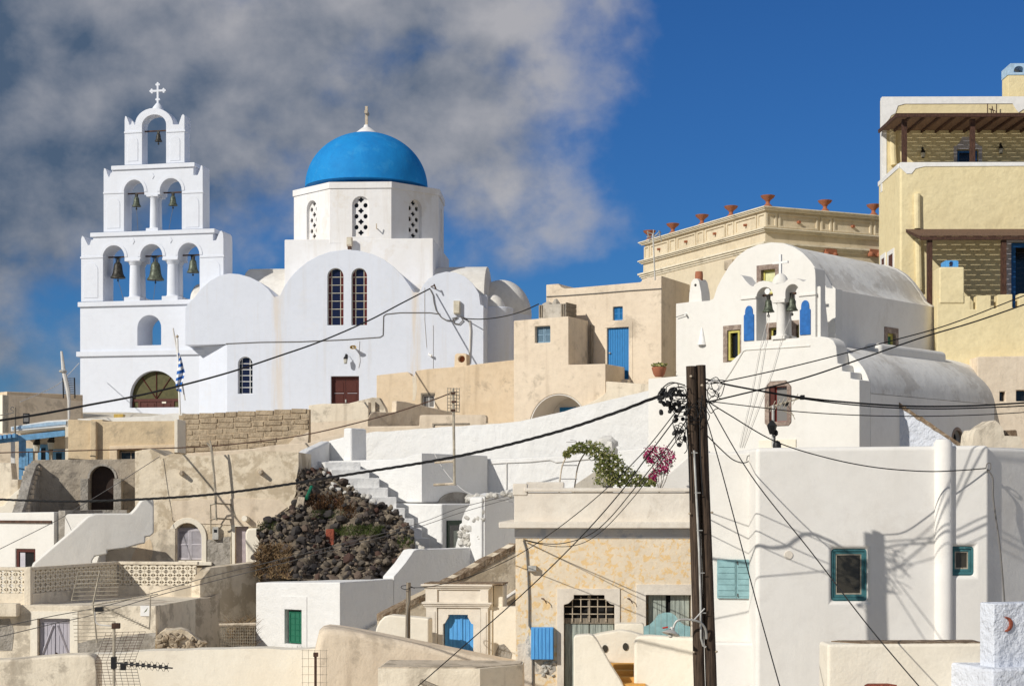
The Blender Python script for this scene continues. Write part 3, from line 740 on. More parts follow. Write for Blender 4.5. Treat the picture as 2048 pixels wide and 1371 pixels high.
    u0, u1, z0, z1 = dr; c = (u0+u1)/2
    t.part('door_frame', M().slab(rpoly(u0, u1, z0, z1), .2, .28, [rpoly(u0+.05, u1-.05, z0, z1-.17)]), 'brown_wood')
    for a, b in ((u0+.05, c-.008), (c+.008, u1-.05)):
        d = t.part('door', M().box(a, b, .235, .285, z0, z1-.18), 'brown_wood')
        t.part('door_panel', M().box(a+.1, b-.1, .215, .234, z1-.78, z1-.30), 'brown_wood', d, bevel=.012)
        t.part('door_panel', M().box(a+.1, b-.1, .215, .234, z0+.15, z1-.90), 'brown_wood', d, bevel=.012)
        t.part('door_moulding', M().box(a+.08, b-.08, .21, .234, z1-.855, z1-.835), 'shutter_grey', d)
    t.part('handle', M().box(c-.03, c+.03, .19, .234, z1-1.32, z1-1.16), 'galvanised')
    # conduit along the wall
    def run(L, r, mat, nm='conduit', v=-.02):
        t.part(nm, M().tube([f.P(x, y, v) for x, y in L], r, 5), mat)
    run([(452, 687), (520, 684), (600, 683), (690, 679), (760, 674), (766, 670), (767, 632), (772, 628), (800, 625), (860, 625), (880, 628)], .022, 'cable_grey')
    run([(717, 735), (720, 722), (718, 700), (719, 682)], .012, 'cable_white')
    run([(849, 575), (849, 640), (853, 695)], .012, 'cable_white')
    run([(939, 640), (941, 660), (940, 690), (938, 725)], .05, 'cable_white', 'downpipe', -.05)
    run([(866, 650), (866, 780)], .012, 'cable_white')
    return t
church()

def lantern(fr, px, py, v, label, out=.3, s=1., group=None):
    u, z = fr.uz(px, py, v-out)
    t = T('wall_lantern', label, 'lantern', Fr(0, 1, 0), 0, group)
    t.root.matrix_world = Matrix.Translation(fr.world((u, v-out, z))) @ Matrix.Rotation(-fr.yaw, 4, 'Z') @ Matrix.Diagonal((s, s, s, 1)); t.zb = 0
    t.part('cage', M().lathe((0, 0, 0), [(.06, 0), (.075, .02), (.1, .26), (.115, .27), (.06, .36), (.02, .42), (.02, .47), (.001, .5)], 6), 'black_plastic')
    t.part('glass', M().lathe((0, 0, .03), [(.082, 0), (.108, .2)], 6), 'lamp_glass')
    t.part('bracket', M().tube([(0, 0, .4), (.01, out/s*.5, .52), (.01, out/s, .4)], .014, 6).box(-.03, .05, out/s-.02, out/s-.001, .28, .5), 'black_plastic')
    return t
lantern(FC, 691, 727, 0, 'small black lantern on the church wall over the red door', .34, 1.0)
def horn_speaker():
    u, z = FC.uz(706, 694, -.45)
    t = T('loudspeaker', 'tan horn loudspeaker fixed to the church wall above the lantern', 'loudspeaker', Fr(0, 1, 0), 0)
    t.root.matrix_world = Matrix.Translation(FC.world((u, -.45, z))) @ Matrix.Rotation(-FC.yaw, 4, 'Z'); t.zb = 0
    m = M()
    def ring(w, h, y): return [(w*cos(2*pi*i/16), y, h*sin(2*pi*i/16)) for i in range(16)]
    L = [ring(.17, .10, 0), ring(.15, .085, .02), ring(.07, .05, .22), ring(.05, .05, .3)]
    n = 16
    V = [p for r in L for p in r]; F = [(i*n+k, i*n+(k+1) % n, (i+1)*n+(k+1) % n, (i+1)*n+k) for i in range(3) for k in range(n)]
    m.add(V, F); t.part('horn', m, 'gold')
    t.part('throat', M().lathe((0, .05, 0), [(.001, -.05), (.05, -.03), (.05, .03), (.001, .05)], 10), 'cream_metal')
    t.part('bracket', M().tube([(0, .3, 0), (0, .45, 0)], .03, 6).tube([(0, .3, 0), (0, .44, .14)], .015, 5), 'cream_metal')
horn_speaker()
def meter_box():
    u0, u1, z0, z1 = FC.rect(907, 601, 920, 627, -.2)
    t = T('junction_box', 'cream electricity box with looping cables high on the church wall', 'electric box', FC, z0)
    t.part('case', M().box(u0, u1, -.22, -.005, z0, z1), 'cream_metal', bevel=.02)
    t.part('lid', M().box(u0+.03, u1-.03, -.245, -.222, z0+.04, z1-.04), 'cream_metal', bevel=.01)
    t.part('cable', M().tube([FC.P(x, y, -.06) for x, y in ((860, 578), (866, 590), (868, 605), (872, 620), (882, 634), (893, 640), (905, 641), (915, 634))], .025, 5), 'cable_grey')
    t.part('cable', M().tube([FC.P(x, y, -.06) for x, y in ((915, 634), (905, 636), (908, 646), (918, 648), (926, 640), (920, 632), (930, 636), (938, 642), (941, 660))], .03, 5), 'cable_grey')
    t.part('bracket', M().tube([FC.P(862, 573, -.02), FC.P(868, 571, -.35)], .03, 5).tube([FC.P(868, 568, -.35), FC.P(872, 578, -.35)], .04, 5), 'rust_iron')
    u, z = FC.uz(858, 709, -.1)
    l = one('flood_lamp', 'small white lamp hanging on the church wall by a thin cable', 'lamp', M().tube([FC.world((u, -.02, z+.08)), FC.world((u, -.12, z)), FC.world((u+.14, -.16, z-.05))], [.03, .05, .075], 8), 'white_paint')
meter_box()
def spotlight_box():
    u0, u1, z0, z1 = FC.rect(693, 474, 704, 492, 1.6)
    t = T('floodlight', 'pale floodlight standing on the gable top under the drum', 'floodlight', FC, z0)
    t.part('case', M().box(u0, u1, 1.6, 1.85, z0, z1), 'stone_sill', bevel=.02); t.part('lens', M().box(u0+.03, u1-.03, 1.585, 1.599, z0+.08, z1-.04), 'cream_metal')
    t.part('foot', M().box(u0+.05, u1-.05, 1.62, 1.8, z0-.15, z0), 'rust_iron')
    u, z = FC.uz(754, 456, 1.9); 
    one('wall_bracket', 'tiny bracket on the drum below its niche', 'bracket', M().tube([FC.world((u, 2.2, z)), FC.world((u, 1.75, z-.05)), FC.world((u, 1.7, z+.2))], .03, 5), 'stone_sill')
spotlight_box()
# ------------------------------------------------------------------ beige house beside the church
FB = Fr(1137, 74, 27)
def beige_house():
    t = T('beige_house', 'weathered beige house with a blue plank door beside the church', 'house', FB, 2.6)
    f = FB; B = 'beige'
    vm = f.vz(1178, 640, 0)[0]
    w1 = f.rect(1070, 652, 1100, 685)
    ar = f.rect(1058, 787, 1176, 870)
    uR = f.uz(1211, 760)[0]
    t.facade('front_wall', B, [(1027, 641), (1137, 632), (1137.2, 729), (1211, 727)], vm-.05, [rpoly(*w1), arch(*ar, 20, 1.5)], pocket=1.9, bevel=.05)
    # the arch is a deep grey vault
    louvre(t, *w1, .2, 'blue_grey', 7)
    t.part('vault_back', M().slab(arch(ar[0]+.02, ar[1]-.02, ar[2], ar[3]-.02, 20, 1.5), 1.84, 1.88), 'house_white')
    ao = arch(ar[0]+.012, ar[1]-.012, ar[2], ar[3]-.012, 20, 1.488); ai = arch(ar[0]+.05, ar[1]-.05, ar[2]-.1, ar[3]-.05, 20, 1.46)
    t.part('vault_lining', M().slab([p for p in ao[2:]]+[p for p in reversed(ai[2:])], .03, 1.84), 'house_white')
    g = f.rect(1120, 814, 1152, 840, 1.8); t.part('cellar_shutter', M().box(g[0], g[1], 1.76, 1.835, g[2], g[3]), 'blue_door')
    # taller rear part with the door
    dr = f.rect(1214, 655, 1257, 759, vm); wn = f.rect(1226, 613, 1245, 640, vm)
    t.facade('rear_wall', B, [(1092, 569), (1117, 567), (1123, 574), (1130, 577), (1200, 571), (1280, 564), (1286, 559), (1296, 554), (1323, 551)], f.vz(1380, 570, f.uz(1323, 560, vm)[0])[0]-vm, [rpoly(*dr), rpoly(*wn)], v=vm, pocket=.24, bevel=.035)
    planks(t, *dr, vm+.12, 9, 'blue_door'); louvre(t, *wn, vm+.12, 'blue_door', 5)
    t.part('door_knob', M().lathe((dr[0]+.1, vm+.08, (dr[2]+dr[3])/2+.05), [(.001, -.05), (.05, -.02), (.05, .02), (.001, .05)], 10), 'galvanised')
    t.part('threshold', M().box(dr[0]-.05, dr[1]+.12, vm-.4, vm-.002, dr[2]-.32, dr[2]-.02), 'cornice_white', bevel=.03)
    t.part('surround', M().slab([(dr[1]+.02, dr[2]), (dr[1]+.20, dr[2]-.6), (dr[1]+.20, dr[3]+.24), (dr[0]-.1, dr[3]+.24), (dr[0]-.1, dr[3]+.02), (dr[1]+.02, dr[3]+.02)], vm-.02, vm+.01), B)
    # parapet of the little stair, rail of the landing
    q = [f.uz(x, y, -.3) for x, y in ((1212, 760), (1236, 770), (1234, 795), (1205, 806), (1160, 828), (1150, 848), (1140, 860), (1212, 860))]
    t.part('stair_parapet', M().slab([q[0], q[1], q[2], q[3], q[4], q[5], (q[5][0], t.zb), (q[0][0]+.8, t.zb), (q[0][0]+.8, q[2][1])][0:0] + [f.uz(1163, 812, -.3), f.uz(1200, 795, -.3), f.uz(1212, 785, -.3), f.uz(1212, 762, -.3), f.uz(1300, 768, -.3), (f.uz(1300, 768, -.3)[0], t.zb), (f.uz(1150, 830, -.3)[0], t.zb), f.uz(1150, 830, -.3)], -.35, .2), 'grime_cream', bevel=.05)
    t.part('drainpipe', M().tube([f.P(1183, 649, vm-.1), f.P(1183, 727, vm-.1)], .08, 8), 'old_wood')
    t.part('cable', M().tube([f.P(x, y, vm-.03) for x, y in ((1093, 593), (1130, 591), (1200, 586), (1260, 581), (1323, 577))], .022, 5), 'cable_grey')
    # roof tank boxed with boards
    c = f.rect(1077, 608, 1131, 633, .5)
    b = t.part('water_tank', M().box(c[0], c[1], .5, 1.6, f.uz(1100, 640, .5)[1]-.1, c[3]), 'cement_tank', bevel=.03)
    for x in (1080, 1084, 1124, 1128): 
        u = f.uz(x, 620, .5)[0]; t.part('batten', M().box(u-.03, u+.03, .45, .499, c[2]-.0, c[3]-.02), 'old_wood', b)
    for k in range(3): t.part('board', M().box(c[1]+.001, c[1]+.035, .52, 1.58, c[2]+.03+k*.2, c[2]+.2+k*.2), 'old_wood', b)
    t.part('rubble', M().lathe((f.uz(1096, 604, .9)[0], .9, c[3]-.02), [(.3, 0), (.24, .1), (.1, .17), (.001, .18)], 7).lathe((f.uz(1110, 604, .9)[0], 1.0, c[3]-.02), [(.22, 0), (.2, .12), (.07, .3), (.001, .32)], 6), 'cement_tank', b)
beige_house()

def pot_with_plant():
    p = P(1318, 753, 62.2); s = 62.2/FPX
    t = T('flower_pot', 'ribbed terracotta bowl of succulents on a white parapet', 'flower pot', Fr(1318, 62.2, 0), p.z)
    h = 19*s; r = 14.5*s
    prof = [(r*.55, 0), (r*.8, h*.3), (r*.95, h*.7), (r*1.0, h*.78), (r*1.02, h), (r*.9, h), (r*.85, h*.9), (.001, h*.88)]
    t.part('bowl', M().lathe((0, 0, p.z), prof, 24), 'terracotta')
    m = M()
    for i in range(90):
        a = R.uniform(0, 2*pi); q = r*R.uniform(.1, 1.1); c = Vector((q*cos(a), q*sin(a), p.z+h+R.uniform(-.01, .14)))
        d = Vector((R.gauss(0, 1), R.gauss(0, 1), R.uniform(.1, 1))).normalized()*.07; e = d.cross(Vector((R.gauss(0, 1), R.gauss(0, 1), R.gauss(0, 1)))).normalized()*.045
        m.quad(c-d-e*.3, c+e, c+d, c-e)
    t.part('leaves', m, 'leaf', smooth=0, kind='stuff')
pot_with_plant()

# ------------------------------------------------------------------ walls between church and street
def church_yard_walls():
    f = Fr(900, 79, 6)
    t = T('yard_wall', 'peach plastered yard wall with a notched gutter below the church', 'wall', f, 3.6)
    wn = f.rect(843, 787, 869, 815)
    t.facade('wall', 'peach', [(753, 750), (815, 743), (820, 746), (823, 751), (829, 753), (831, 741), (850, 738), (900, 734), (960, 727), (1030, 719)], .8, [rpoly(*wn)], pocket=.25, bevel=.04)
    u0, u1, z0, z1 = wn; w_ = window(t, u0+.05, u1, z0, z1-.06, .12, 2, 1, 'white_paint', 'glass_grey', .05)
    t.part('window_surround', M().slab([(u0-.03, z0), (u0+.045, z0), (u0+.045, z1-.05), (u1, z1-.05), (u1, z1+.04), (u0-.03, z1+.04)], -.02, .1), 'old_wood')
    t.part('stain', M().slab(rough(f.pts([(824, 752), (833, 752), (834, 775), (830, 800), (825, 800), (826, 775)]), .2, .03), -.006, .02), 'grime_cream')
    # chimney with round vents
    c = T('chimney', 'squat cream chimney pot with round vents on the peach wall', 'chimney', Fr(922, 79, 12), Fr(922, 79, 12).uz(922, 738)[1]-.15)
    g = c.fr; u0, u1, z0, z1 = g.rect(908, 706, 938, 738)
    hs = [[((u0+u1)/2*1.0+.0+.16*cos(k*pi/6), (z0+z1)/2+.1+.16*sin(k*pi/6)) for k in range(12)]]
    c.part('stack', M().slab([(u0, z0-.15), (u1-.1, z0-.15), (u1-.12, z1-.05), (u1-.22, z1), (u0+.12, z1), (u0+.03, z1-.08)], 0, .7, hs, .35), 'peach', bevel=.04)
    c.part('vent', M().slab(hs[0], .3, .33), 'terracotta')
    # lower beige wall and its shaded return
    f = Fr(737, 73, 10)
    t = T('parapet_wall', 'stained beige parapet wall stepping up towards the red church door', 'wall', f, 1.8)
    t.facade('wall', 'grime_cream', [(617, 810), (640, 807), (700, 806), (737, 803)], .5, bevel=.04)
    t.part('front_fill', M().slab(f.pts([(617, 845), (737, 838)])+[(f.uz(737, 838)[0], t.zb), (f.uz(617, 845)[0], t.zb)], -.004, .3), 'beige')
    g = Fr(737, 73, -38)
    t2 = T('lane_wall', 'shaded beige lane wall with a stepped top below the peach wall', 'wall', g, 1.6)
    t2.facade('wall', 'beige', [(735, 838), (742, 826), (752, 823), (785, 824), (792, 823), (793, 801), (812, 803), (850, 811), (906, 824)], .35, bevel=.03)
    h = Fr(905, 70, 8)
    t3 = T('low_wall', 'low cream block wall behind the television mast', 'wall', h, 1.4)
    t3.facade('wall', 'beige', [(720, 852), (838, 851), (839, 830), (846, 829), (970, 829), (973, 833), (973, 846), (1040, 846)], .5, bevel=.05)
    t3.part('coping', M().slab(h.pts([(865, 853), (865, 846), (938, 845), (938, 847.5), (868, 848.5), (868, 853)]), -.05, .02), 'grey_cement')
    k = Fr(690, 76, 8)
    t4 = T('ramp_wall', 'sloping tan ramp wall rising to the peach corner by the red door', 'wall', k, 3.0)
    t4.facade('wall', 'grime_cream', [(690, 808), (722, 800), (745, 794), (758, 795), (770, 815), (775, 835)], .5, bevel=.03)
    t4.part('post', M().box(*[k.uz(743, 810, -.2)[0], k.uz(750, 810, -.2)[0]], -.2, .1, k.uz(746, 825, -.2)[1], k.uz(746, 803, -.2)[1]), 'grime_cream')
church_yard_walls()

def block_wall():
    f = Fr(490, 70, 4)
    t = T('block_wall', 'old wall of tan pumice blocks below the church', 'wall', f, 1.4)
    u0 = f.uz(357, 860)[0]; u1 = f.uz(617, 860)[0]
    top = f.pts([(357, 827), (617, 815)]); bot = f.pts([(357, 905), (617, 890)])
    t.part('core', M().slab([(u0, t.zb), (u1, t.zb), (u1, top[1][1]-.06), (u0, top[0][1]-.06)], .05, .5), 'mortar_tan')
    rows = 7; rr = random.Random(5)
    meshes = [make_mesh('block', M().box(-.5, .5, 0, .12, -.5, .5), 'block_tan', .04) for _ in range(1)]
    me = make_mesh('block', M().box(-.5, .5, 0, .3, -.5, .5), 'block_tan', .0)
    for j in range(rows):
        u = u0+rr.uniform(0, .25)
        while u < u1-.1:
            wd = rr.uniform(.62, .78) if rr.random() < .7 else rr.uniform(.4, .55); wd = min(wd, u1-u)
            tt = (u+wd/2-u0)/(u1-u0)
            zt = top[0][1]+(top[1][1]-top[0][1])*tt; zbm = bot[0][1]+(bot[1][1]-bot[0][1])*tt; hh = (zt-zbm)/rows
            z = zbm+(j+.5)*hh
            lim = (tt > .72 and j < 2) or (tt > .9 and j < 3)
            if not lim and rr.random() > .015:
                g = rr.uniform(.015, .05)
                mm = M().box(u+.015, u+wd-.02, .05-g, .3, z-hh/2+.015, z+hh/2-.018)
                mm.V = [(x+rr.uniform(-.012, .012), y, zz+rr.uniform(-.012, .012)) for x, y, zz in mm.V]
                t.part('block', mm, 'block_tan', bevel=.022)
            u += wd
    # broken mortar patches
    t.part('render_patch', M().slab(rough(f.pts([(575, 908), (578, 884), (590, 872), (604, 868), (617, 862), (617, 906)]), .15, .03), -.005, .04), 'beige')
    q = Fr(480, 66, 2)
    t2 = T('bank_wall', 'long smooth cream bank wall under the pumice blocks', 'wall', q, -.4)
    t2.facade('wall', 'beige', [(350, 908), (400, 905), (500, 897), (560, 888), (617, 885), (660, 872), (700, 866)], .8, bevel=.04)
block_wall()

# ------------------------------------------------------------------ long white street walls and stairs
def white_terraces():
    f = Fr(1000, 65, 15)
    t = T('street_wall', 'long whitewashed wall sloping up the lane past the grey arch', 'wall', f, 1.0)
    t.facade('wall', 'lime_white', [(700, 872), (740, 864), (800, 860), (900, 852), (980, 848), (1040, 841), (1100, 829), (1160, 813), (1220, 799), (1310, 778)], .5, bevel=0, rgh=.018)
    # pier with curved parapet
    g = Fr(703, 61.5, 34)
    t2 = T('stair_pier', 'white pier with a curved parapet at the head of the steps', 'wall', g, -.5)
    z1 = g.uz(694, 855)[1]; uL = g.uz(684, 890)[0]; vR = g.vz(734, 900, 0)[0]
    t2.part('pier', M().slab([(uL, t2.zb), (0, t2.zb), (0, z1-.01), (uL+.05, z1)], 0, vR), 'lime_white', bevel=.08, seg=3)
    cur = [(690, 872), (676, 876), (656, 881)]
    pp = g.pts(cur, vR*.55)
    pl = [(pp[0][0], t2.zb)]+pp+[(pp[-1][0], t2.zb)]
    t2.part('parapet', M().slab(pl, vR*.55, vR*.55+.4), 'lime_white', bevel=.05)
    # the parapet turns towards the viewer, its inner face in shade
    e0 = g.world((g.uz(660, 900, vR*.55)[0], vR*.55, 0)); e1 = P(594, 930, 58.0); e1.z = 0; dd = e1-e0
    s = Fr(0, 1, -math.degrees(atan2(-dd.y, -dd.x))); s.o = Vector((e1.x, e1.y, 0))
    q_ = [s.uz(x, y) for x, y in ((591, 945), (595, 926), (605, 912), (622, 899), (640, 890), (660, 881))]
    loc = []
    mm = M().slab([(q_[0][0], t2.zb)]+q_+[(q_[-1][0], t2.zb)], -.0, .38)
    mm.V = [(((s.world(v)-g.o).dot(g.u)), ((s.world(v)-g.o).dot(g.v)), v[2]) for v in mm.V]
    t2.part('parapet', mm, 'lime_white', bevel=.08, seg=3)
    # cube with arched cellar
    w = Fr(844, 58.5, 32)
    t3 = T('cellar_house', 'white cube house with a dark green door beside the steps', 'house', w, -2.4)
    rv = w.vz(976, 950, 0)[0]
    left = [(608, 923), (700, 920.5), (790, 917), (812, 914), (826, 908), (844, 905)]
    t3.facade('upper_wall', 'lime_white', left, rv, bot=1004, bevel=.05)
    LP = w.pts([(604, 926), (640, 945), (700, 990), (800, 1006), (881, 1006)], -.05)
    u881 = w.uz(884, 1050, -.35)[0]
    t3.part('lower_wall', M().slab([(w.uz(640, 1000, -.35)[0], t3.zb), (u881, t3.zb), (u881, w.uz(884, 1007, -.35)[1]), (w.uz(640, 1000, -.35)[0], w.uz(844, 1003, -.35)[1])], -.35, rv), 'lime_white', bevel=.07, seg=3)
    # arched niche on the shaded side: its shade painted as a flat grey panel
    va0, va1 = w.vz(876, 1000, .01)[0], w.vz(951, 1000, .01)[0]; zt = w.vz(912, 983, .01)[1]; zb = w.vz(912, 1007, .01)[1]
    t3.part('niche_shade', M().slab(arch(va0, va1, zb-.1, zt, 14, zt-zb), .0, .03, plane='vz'), 'grey_render')
    # door on shaded side
    ud = u881+.0
    d0, d1 = w.vz(893, 1070, ud)[0], w.vz(926, 1070, ud)[0]; dz0, dz1 = t3.zb, w.vz(909, 1040, ud)[1]
    fr_ = t3.part('door_frame', M().slab(rpoly(d0, d1, dz0, dz1), ud, ud+.05, [rpoly(d0+.12, d1-.08, dz0, dz1-.16)], plane='vz'), 'dark_green')
    t3.part('door', M().slab(rpoly(d0+.1, d1-.06, dz0, dz1-.1), ud+.005, ud+.02, plane='vz'), 'glass_dark', fr_)
    t3.part('curtain', M().slab(rpoly(d0+.4, d1-.2, dz0, dz1-.35), ud+.021, ud+.024, plane='vz'), 'old_green_wood', fr_)
    # wall running on to the right behind the vine
    k = Fr(1000, 62, 17)
    t4 = T('terrace_wall', 'whitewashed terrace wall with a ledge and conduit behind the flowering vine', 'wall', k, -1.2)
    t4.facade('wall', 'lime_white', [(880, 921), (976, 917), (1050, 914), (1120, 911), (1200, 904), (1300, 893)], 1.2, bevel=.06)
    t4.part('conduit', M().tube([k.P(x, y, -.03) for x, y in ((980, 927), (1010, 925), (1060, 923), (1100, 919), (1112, 924), (1180, 917))], .02, 5).tube([k.P(1013, 925, -.03), k.P(1013, 1000, -.03)], .02, 5), 'cable_white')
    # the steps: one block per step, each nearer and lower than the one above
    st = T('white_steps', 'flight of whitewashed steps descending beside the rubble heap', 'steps', Fr(720, 59, -14), -2.6)
    q = st.fr
    steps = [(655, 719, 923, 936), (668, 737, 938, 953), (688, 757, 955, 971), (712, 774, 974, 991), (736, 791, 993, 1013), (764, 808, 1015, 1034), (790, 826, 1036, 1053), (806, 842, 1055, 1073), (820, 858, 1075, 1094)]
    for i, (x0, x1, y0, y1) in enumerate(steps):
        v = -.1-.30*i
        a, b, c, d = q.rect(x0, y0, x1, y1+2, v)
        st.part('step', M().box(a-.1, b+.04, v, v+.9, st.zb, d), 'lime_white', bevel=.035)
    # rough white stones by the door
    t5 = T('white_stone_wall', 'lumpy limewashed rubble wall ending beside the dark green door', 'wall', Fr(964, 55.5, 30), -2.6)
    h = t5.fr
    pts = rough(h.pts([(908, 1094), (913, 1075), (915, 1058), (921, 1043), (925, 1028), (934, 1012), (946, 1002), (958, 994), (966, 992)]), .12, .05)
    t5.part('core', M().slab([(pts[0][0], t5.zb)]+pts+[(pts[-1][0], t5.zb)], .1, .6), 'lime_white')
    t5.part('side_wall', M().slab([(0, t5.zb), (h.vz(1036, 1000, 0)[0], t5.zb), (h.vz(1036, 985, 0)[0], h.vz(1036, 985, 0)[1]), (h.vz(990, 985, 0)[0], h.vz(990, 985, 0)[1]), (.0, h.uz(964, 994)[1])], 0.0, -.5, plane='vz'), 'lime_white', bevel=.08)
    rr = random.Random(3)
    for i in range(46):
        px = rr.uniform(918, 966); lo = 994+max(0, (950-px))*2.2; py = rr.uniform(lo+4, 1092)
        u, z = h.uz(px, py, .1); s_ = rr.uniform(.07, .17)
        stone_obj('stone', t5, (u, .1, z), s_, 'stone_white', rr)
    for i in range(22):
        px = rr.uniform(935, 1030); py = 996-(px-935)*.11+rr.uniform(-3, 4)
        u, z = h.uz(px, py, .25); s_ = rr.uniform(.08, .18)
        stone_obj('stone', t5, (u, .25, z), s_, 'stone_white', rr)

STONES = {}
def stone_mesh(mat, k):
    if (mat, k) in STONES: return STONES[(mat, k)]
    rr = random.Random(100+k); bm = bmesh.new(); bmesh.ops.create_icosphere(bm, subdivisions=2, radius=1.0)
    ax = [Vector((rr.gauss(0, 1), rr.gauss(0, 1), rr.gauss(0, 1))).normalized() for _ in range(13)]
    cut = [rr.uniform(.62, .86) for _ in ax]
    for v in bm.verts:
        d = v.co.normalized(); s = 1.12
        for a, c in zip(ax, cut):
            q = d.dot(a)
            if q > .15: s = min(s, c/q)
        v.co = d*s*(1+rr.uniform(-.025, .025))
    me = bpy.data.meshes.new('stone'); bm.to_mesh(me); bm.free(); me.materials.append(MAT[mat])
    me.polygons.foreach_set('use_smooth', [True]*len(me.polygons)); me.set_sharp_from_angle(angle=radians(28))
    STONES[(mat, k)] = me; return me
def stone_obj(name, t, c, s, mat, rr, flat=.8):
    o = mkobj(name, stone_mesh(mat, rr.randrange(10)), t.root, (c[0], c[1], c[2]-t.zb), (rr.uniform(-.5, .5), rr.uniform(-.5, .5), rr.uniform(0, 6.28)), (s*rr.uniform(.9, 1.35), s*rr.uniform(.7, 1.0), s*flat*rr.uniform(.75, 1.1)))
    return o
white_terraces()

# ------------------------------------------------------------------ neoclassical building
FN = Fr(1530, 77, -24)
def classical():
    t = T('classical_building', 'beige neoclassical building with panelled parapet and urns on the skyline', 'building', FN, 3.0)
    f = FN; W = 'beige_classic'; C = 'trim_classic'
    uR = f.uz(1775, 440)[0]; vL = f.vz(1284, 530, 0)[0]
    z = lambda y: f.uz(1530, y)[1]
    t.part('walls', M().box(0, uR, 0, vL, t.zb, z(486)), W)
    t.part('frieze', M().box(.05, uR, .05, vL-.05, z(486), z(458)), W)
    t.part('parapet', M().box(.12, uR, .12, vL-.1, z(458), z(418)), W)
    def corn(y0, y1, out, nm='cornice'):
        h = (z(y0)-z(y1)); 
        for k in range(3):
            o = out*(1-k*.36); a = z(y0)-h*k/3; b = z(y0)-h*(k+1)/3
            t.part(nm, M().box(-o, uR, -o, vL+o, b, a), C, bevel=.012)
    corn(412.5, 420, .16); corn(455, 463, .18); corn(484, 496, .18)
    # panels: right face then left face
    zp0, zp1 = z(452), z(424)
    us = [0.12+.02, .95, 3.95, 4.75]
    def fpanel(a, b, face):
        if face == 'r': t.part('panel', M().slab(rpoly(a, b, zp0, zp1), .06, .14, [rpoly(a+.10, b-.10, zp0+.08, zp1-.08)]), W, bevel=.012)
        else: t.part('panel', M().slab(rpoly(a, b, zp0, zp1), .06, .14, [rpoly(a+.10, b-.10, zp0+.08, zp1-.08)], plane='vz'), W, bevel=.012)
    step = (f.uz(1650, 440)[0]-f.uz(1540, 440)[0])
    u = .06
    while u < uR-.3:
        fpanel(u+.03, min(u+.62, uR), 'r')
        if u+.8 < uR: fpanel(u+.72, min(u+step-.12, uR), 'r')
        u += step
    n = 4; sv = (vL-.7)/n
    for k in range(n):
        a = .06+k*sv
        fpanel(a+.03, a+.7, 'l'); fpanel(a+.8, a+sv-.1, 'l')
    fpanel(.06+n*sv+.02, vL-.08, 'l')
    for k in range(n):
        v = .06+(k+.62)*sv; zz = (zp0+zp1)/2
        t.part('spout', M().tube([(.13, v, zz), (-.03, v, zz-.02)], .06, 8), 'terracotta')
    for k in range(2):
        uu = .06+(k+.6)*step; t.part('spout', M().tube([(uu, .13, zz), (uu, -.04, zz-.02)], .07, 8), 'terracotta')
    # terracotta capitals peeping over the vault
    for x in (1660, 1748):
        u, zz = f.uz(x, 499, -.1); t.part('capital', M().box(u-.3, u+.3, -.22, .02, zz-.3, zz).lathe((u-.22, -.16, zz-.33), [(.14, 0), (.16, .1), (.1, .2)], 10).lathe((u+.22, -.16, zz-.33), [(.14, 0), (.16, .1), (.1, .2)], 10), 'terracotta')
    v, zz = f.vz(1463, 520, 0); t.part('capital', M().box(-.2, .02, v-.35, v+.35, zz-.45, zz), 'stone_sill', bevel=.04)
    # urns
    def urn(w, scale, lab):
        o = T('urn', lab, 'urn', Fr(0, 1, 0), 0, 'terracotta urns along the parapet'); o.zb = 0
        o.root.matrix_world = Matrix.Translation(w) @ Matrix.Diagonal((scale, scale, scale*1.32, 1))
        o.part('bowl', M().lathe((0, 0, 0), [(.1, .2), (.13, .24), (.27, .32), (.31, .37), (.33, .39), (.30, .40), (.24, .37), (.001, .34)], 24), 'terracotta')
        o.part('foot', M().lathe((0, 0, 0), [(.2, 0), (.2, .05), (.15, .08), (.09, .13), (.085, .2), (.12, .22)], 20), 'terracotta')
    zt = z(412.5)
    labs = ['terracotta urn on the outer corner of the beige parapet', 'terracotta urn over the shaded panelled parapet, next to the corner urn', 'terracotta urn half hidden by the yellow house']
    for x, lb in zip((1535.5, 1650, 1747), labs): urn(f.world((f.uz(x, 410, .2)[0], .2, zt)), 1.02, lb)
    labs = ['terracotta urn first along the sunlit side from the corner', 'terracotta urn second along the sunlit side from the corner', 'terracotta urn third along the sunlit side from the corner', 'terracotta urn at the far end of the sunlit side behind an aerial']
    for x, lb in zip((1462, 1404, 1345.6, 1299), labs): urn(f.world((.2, f.vz(x, 460, .2)[0], zt)), 1.02, lb)
classical()
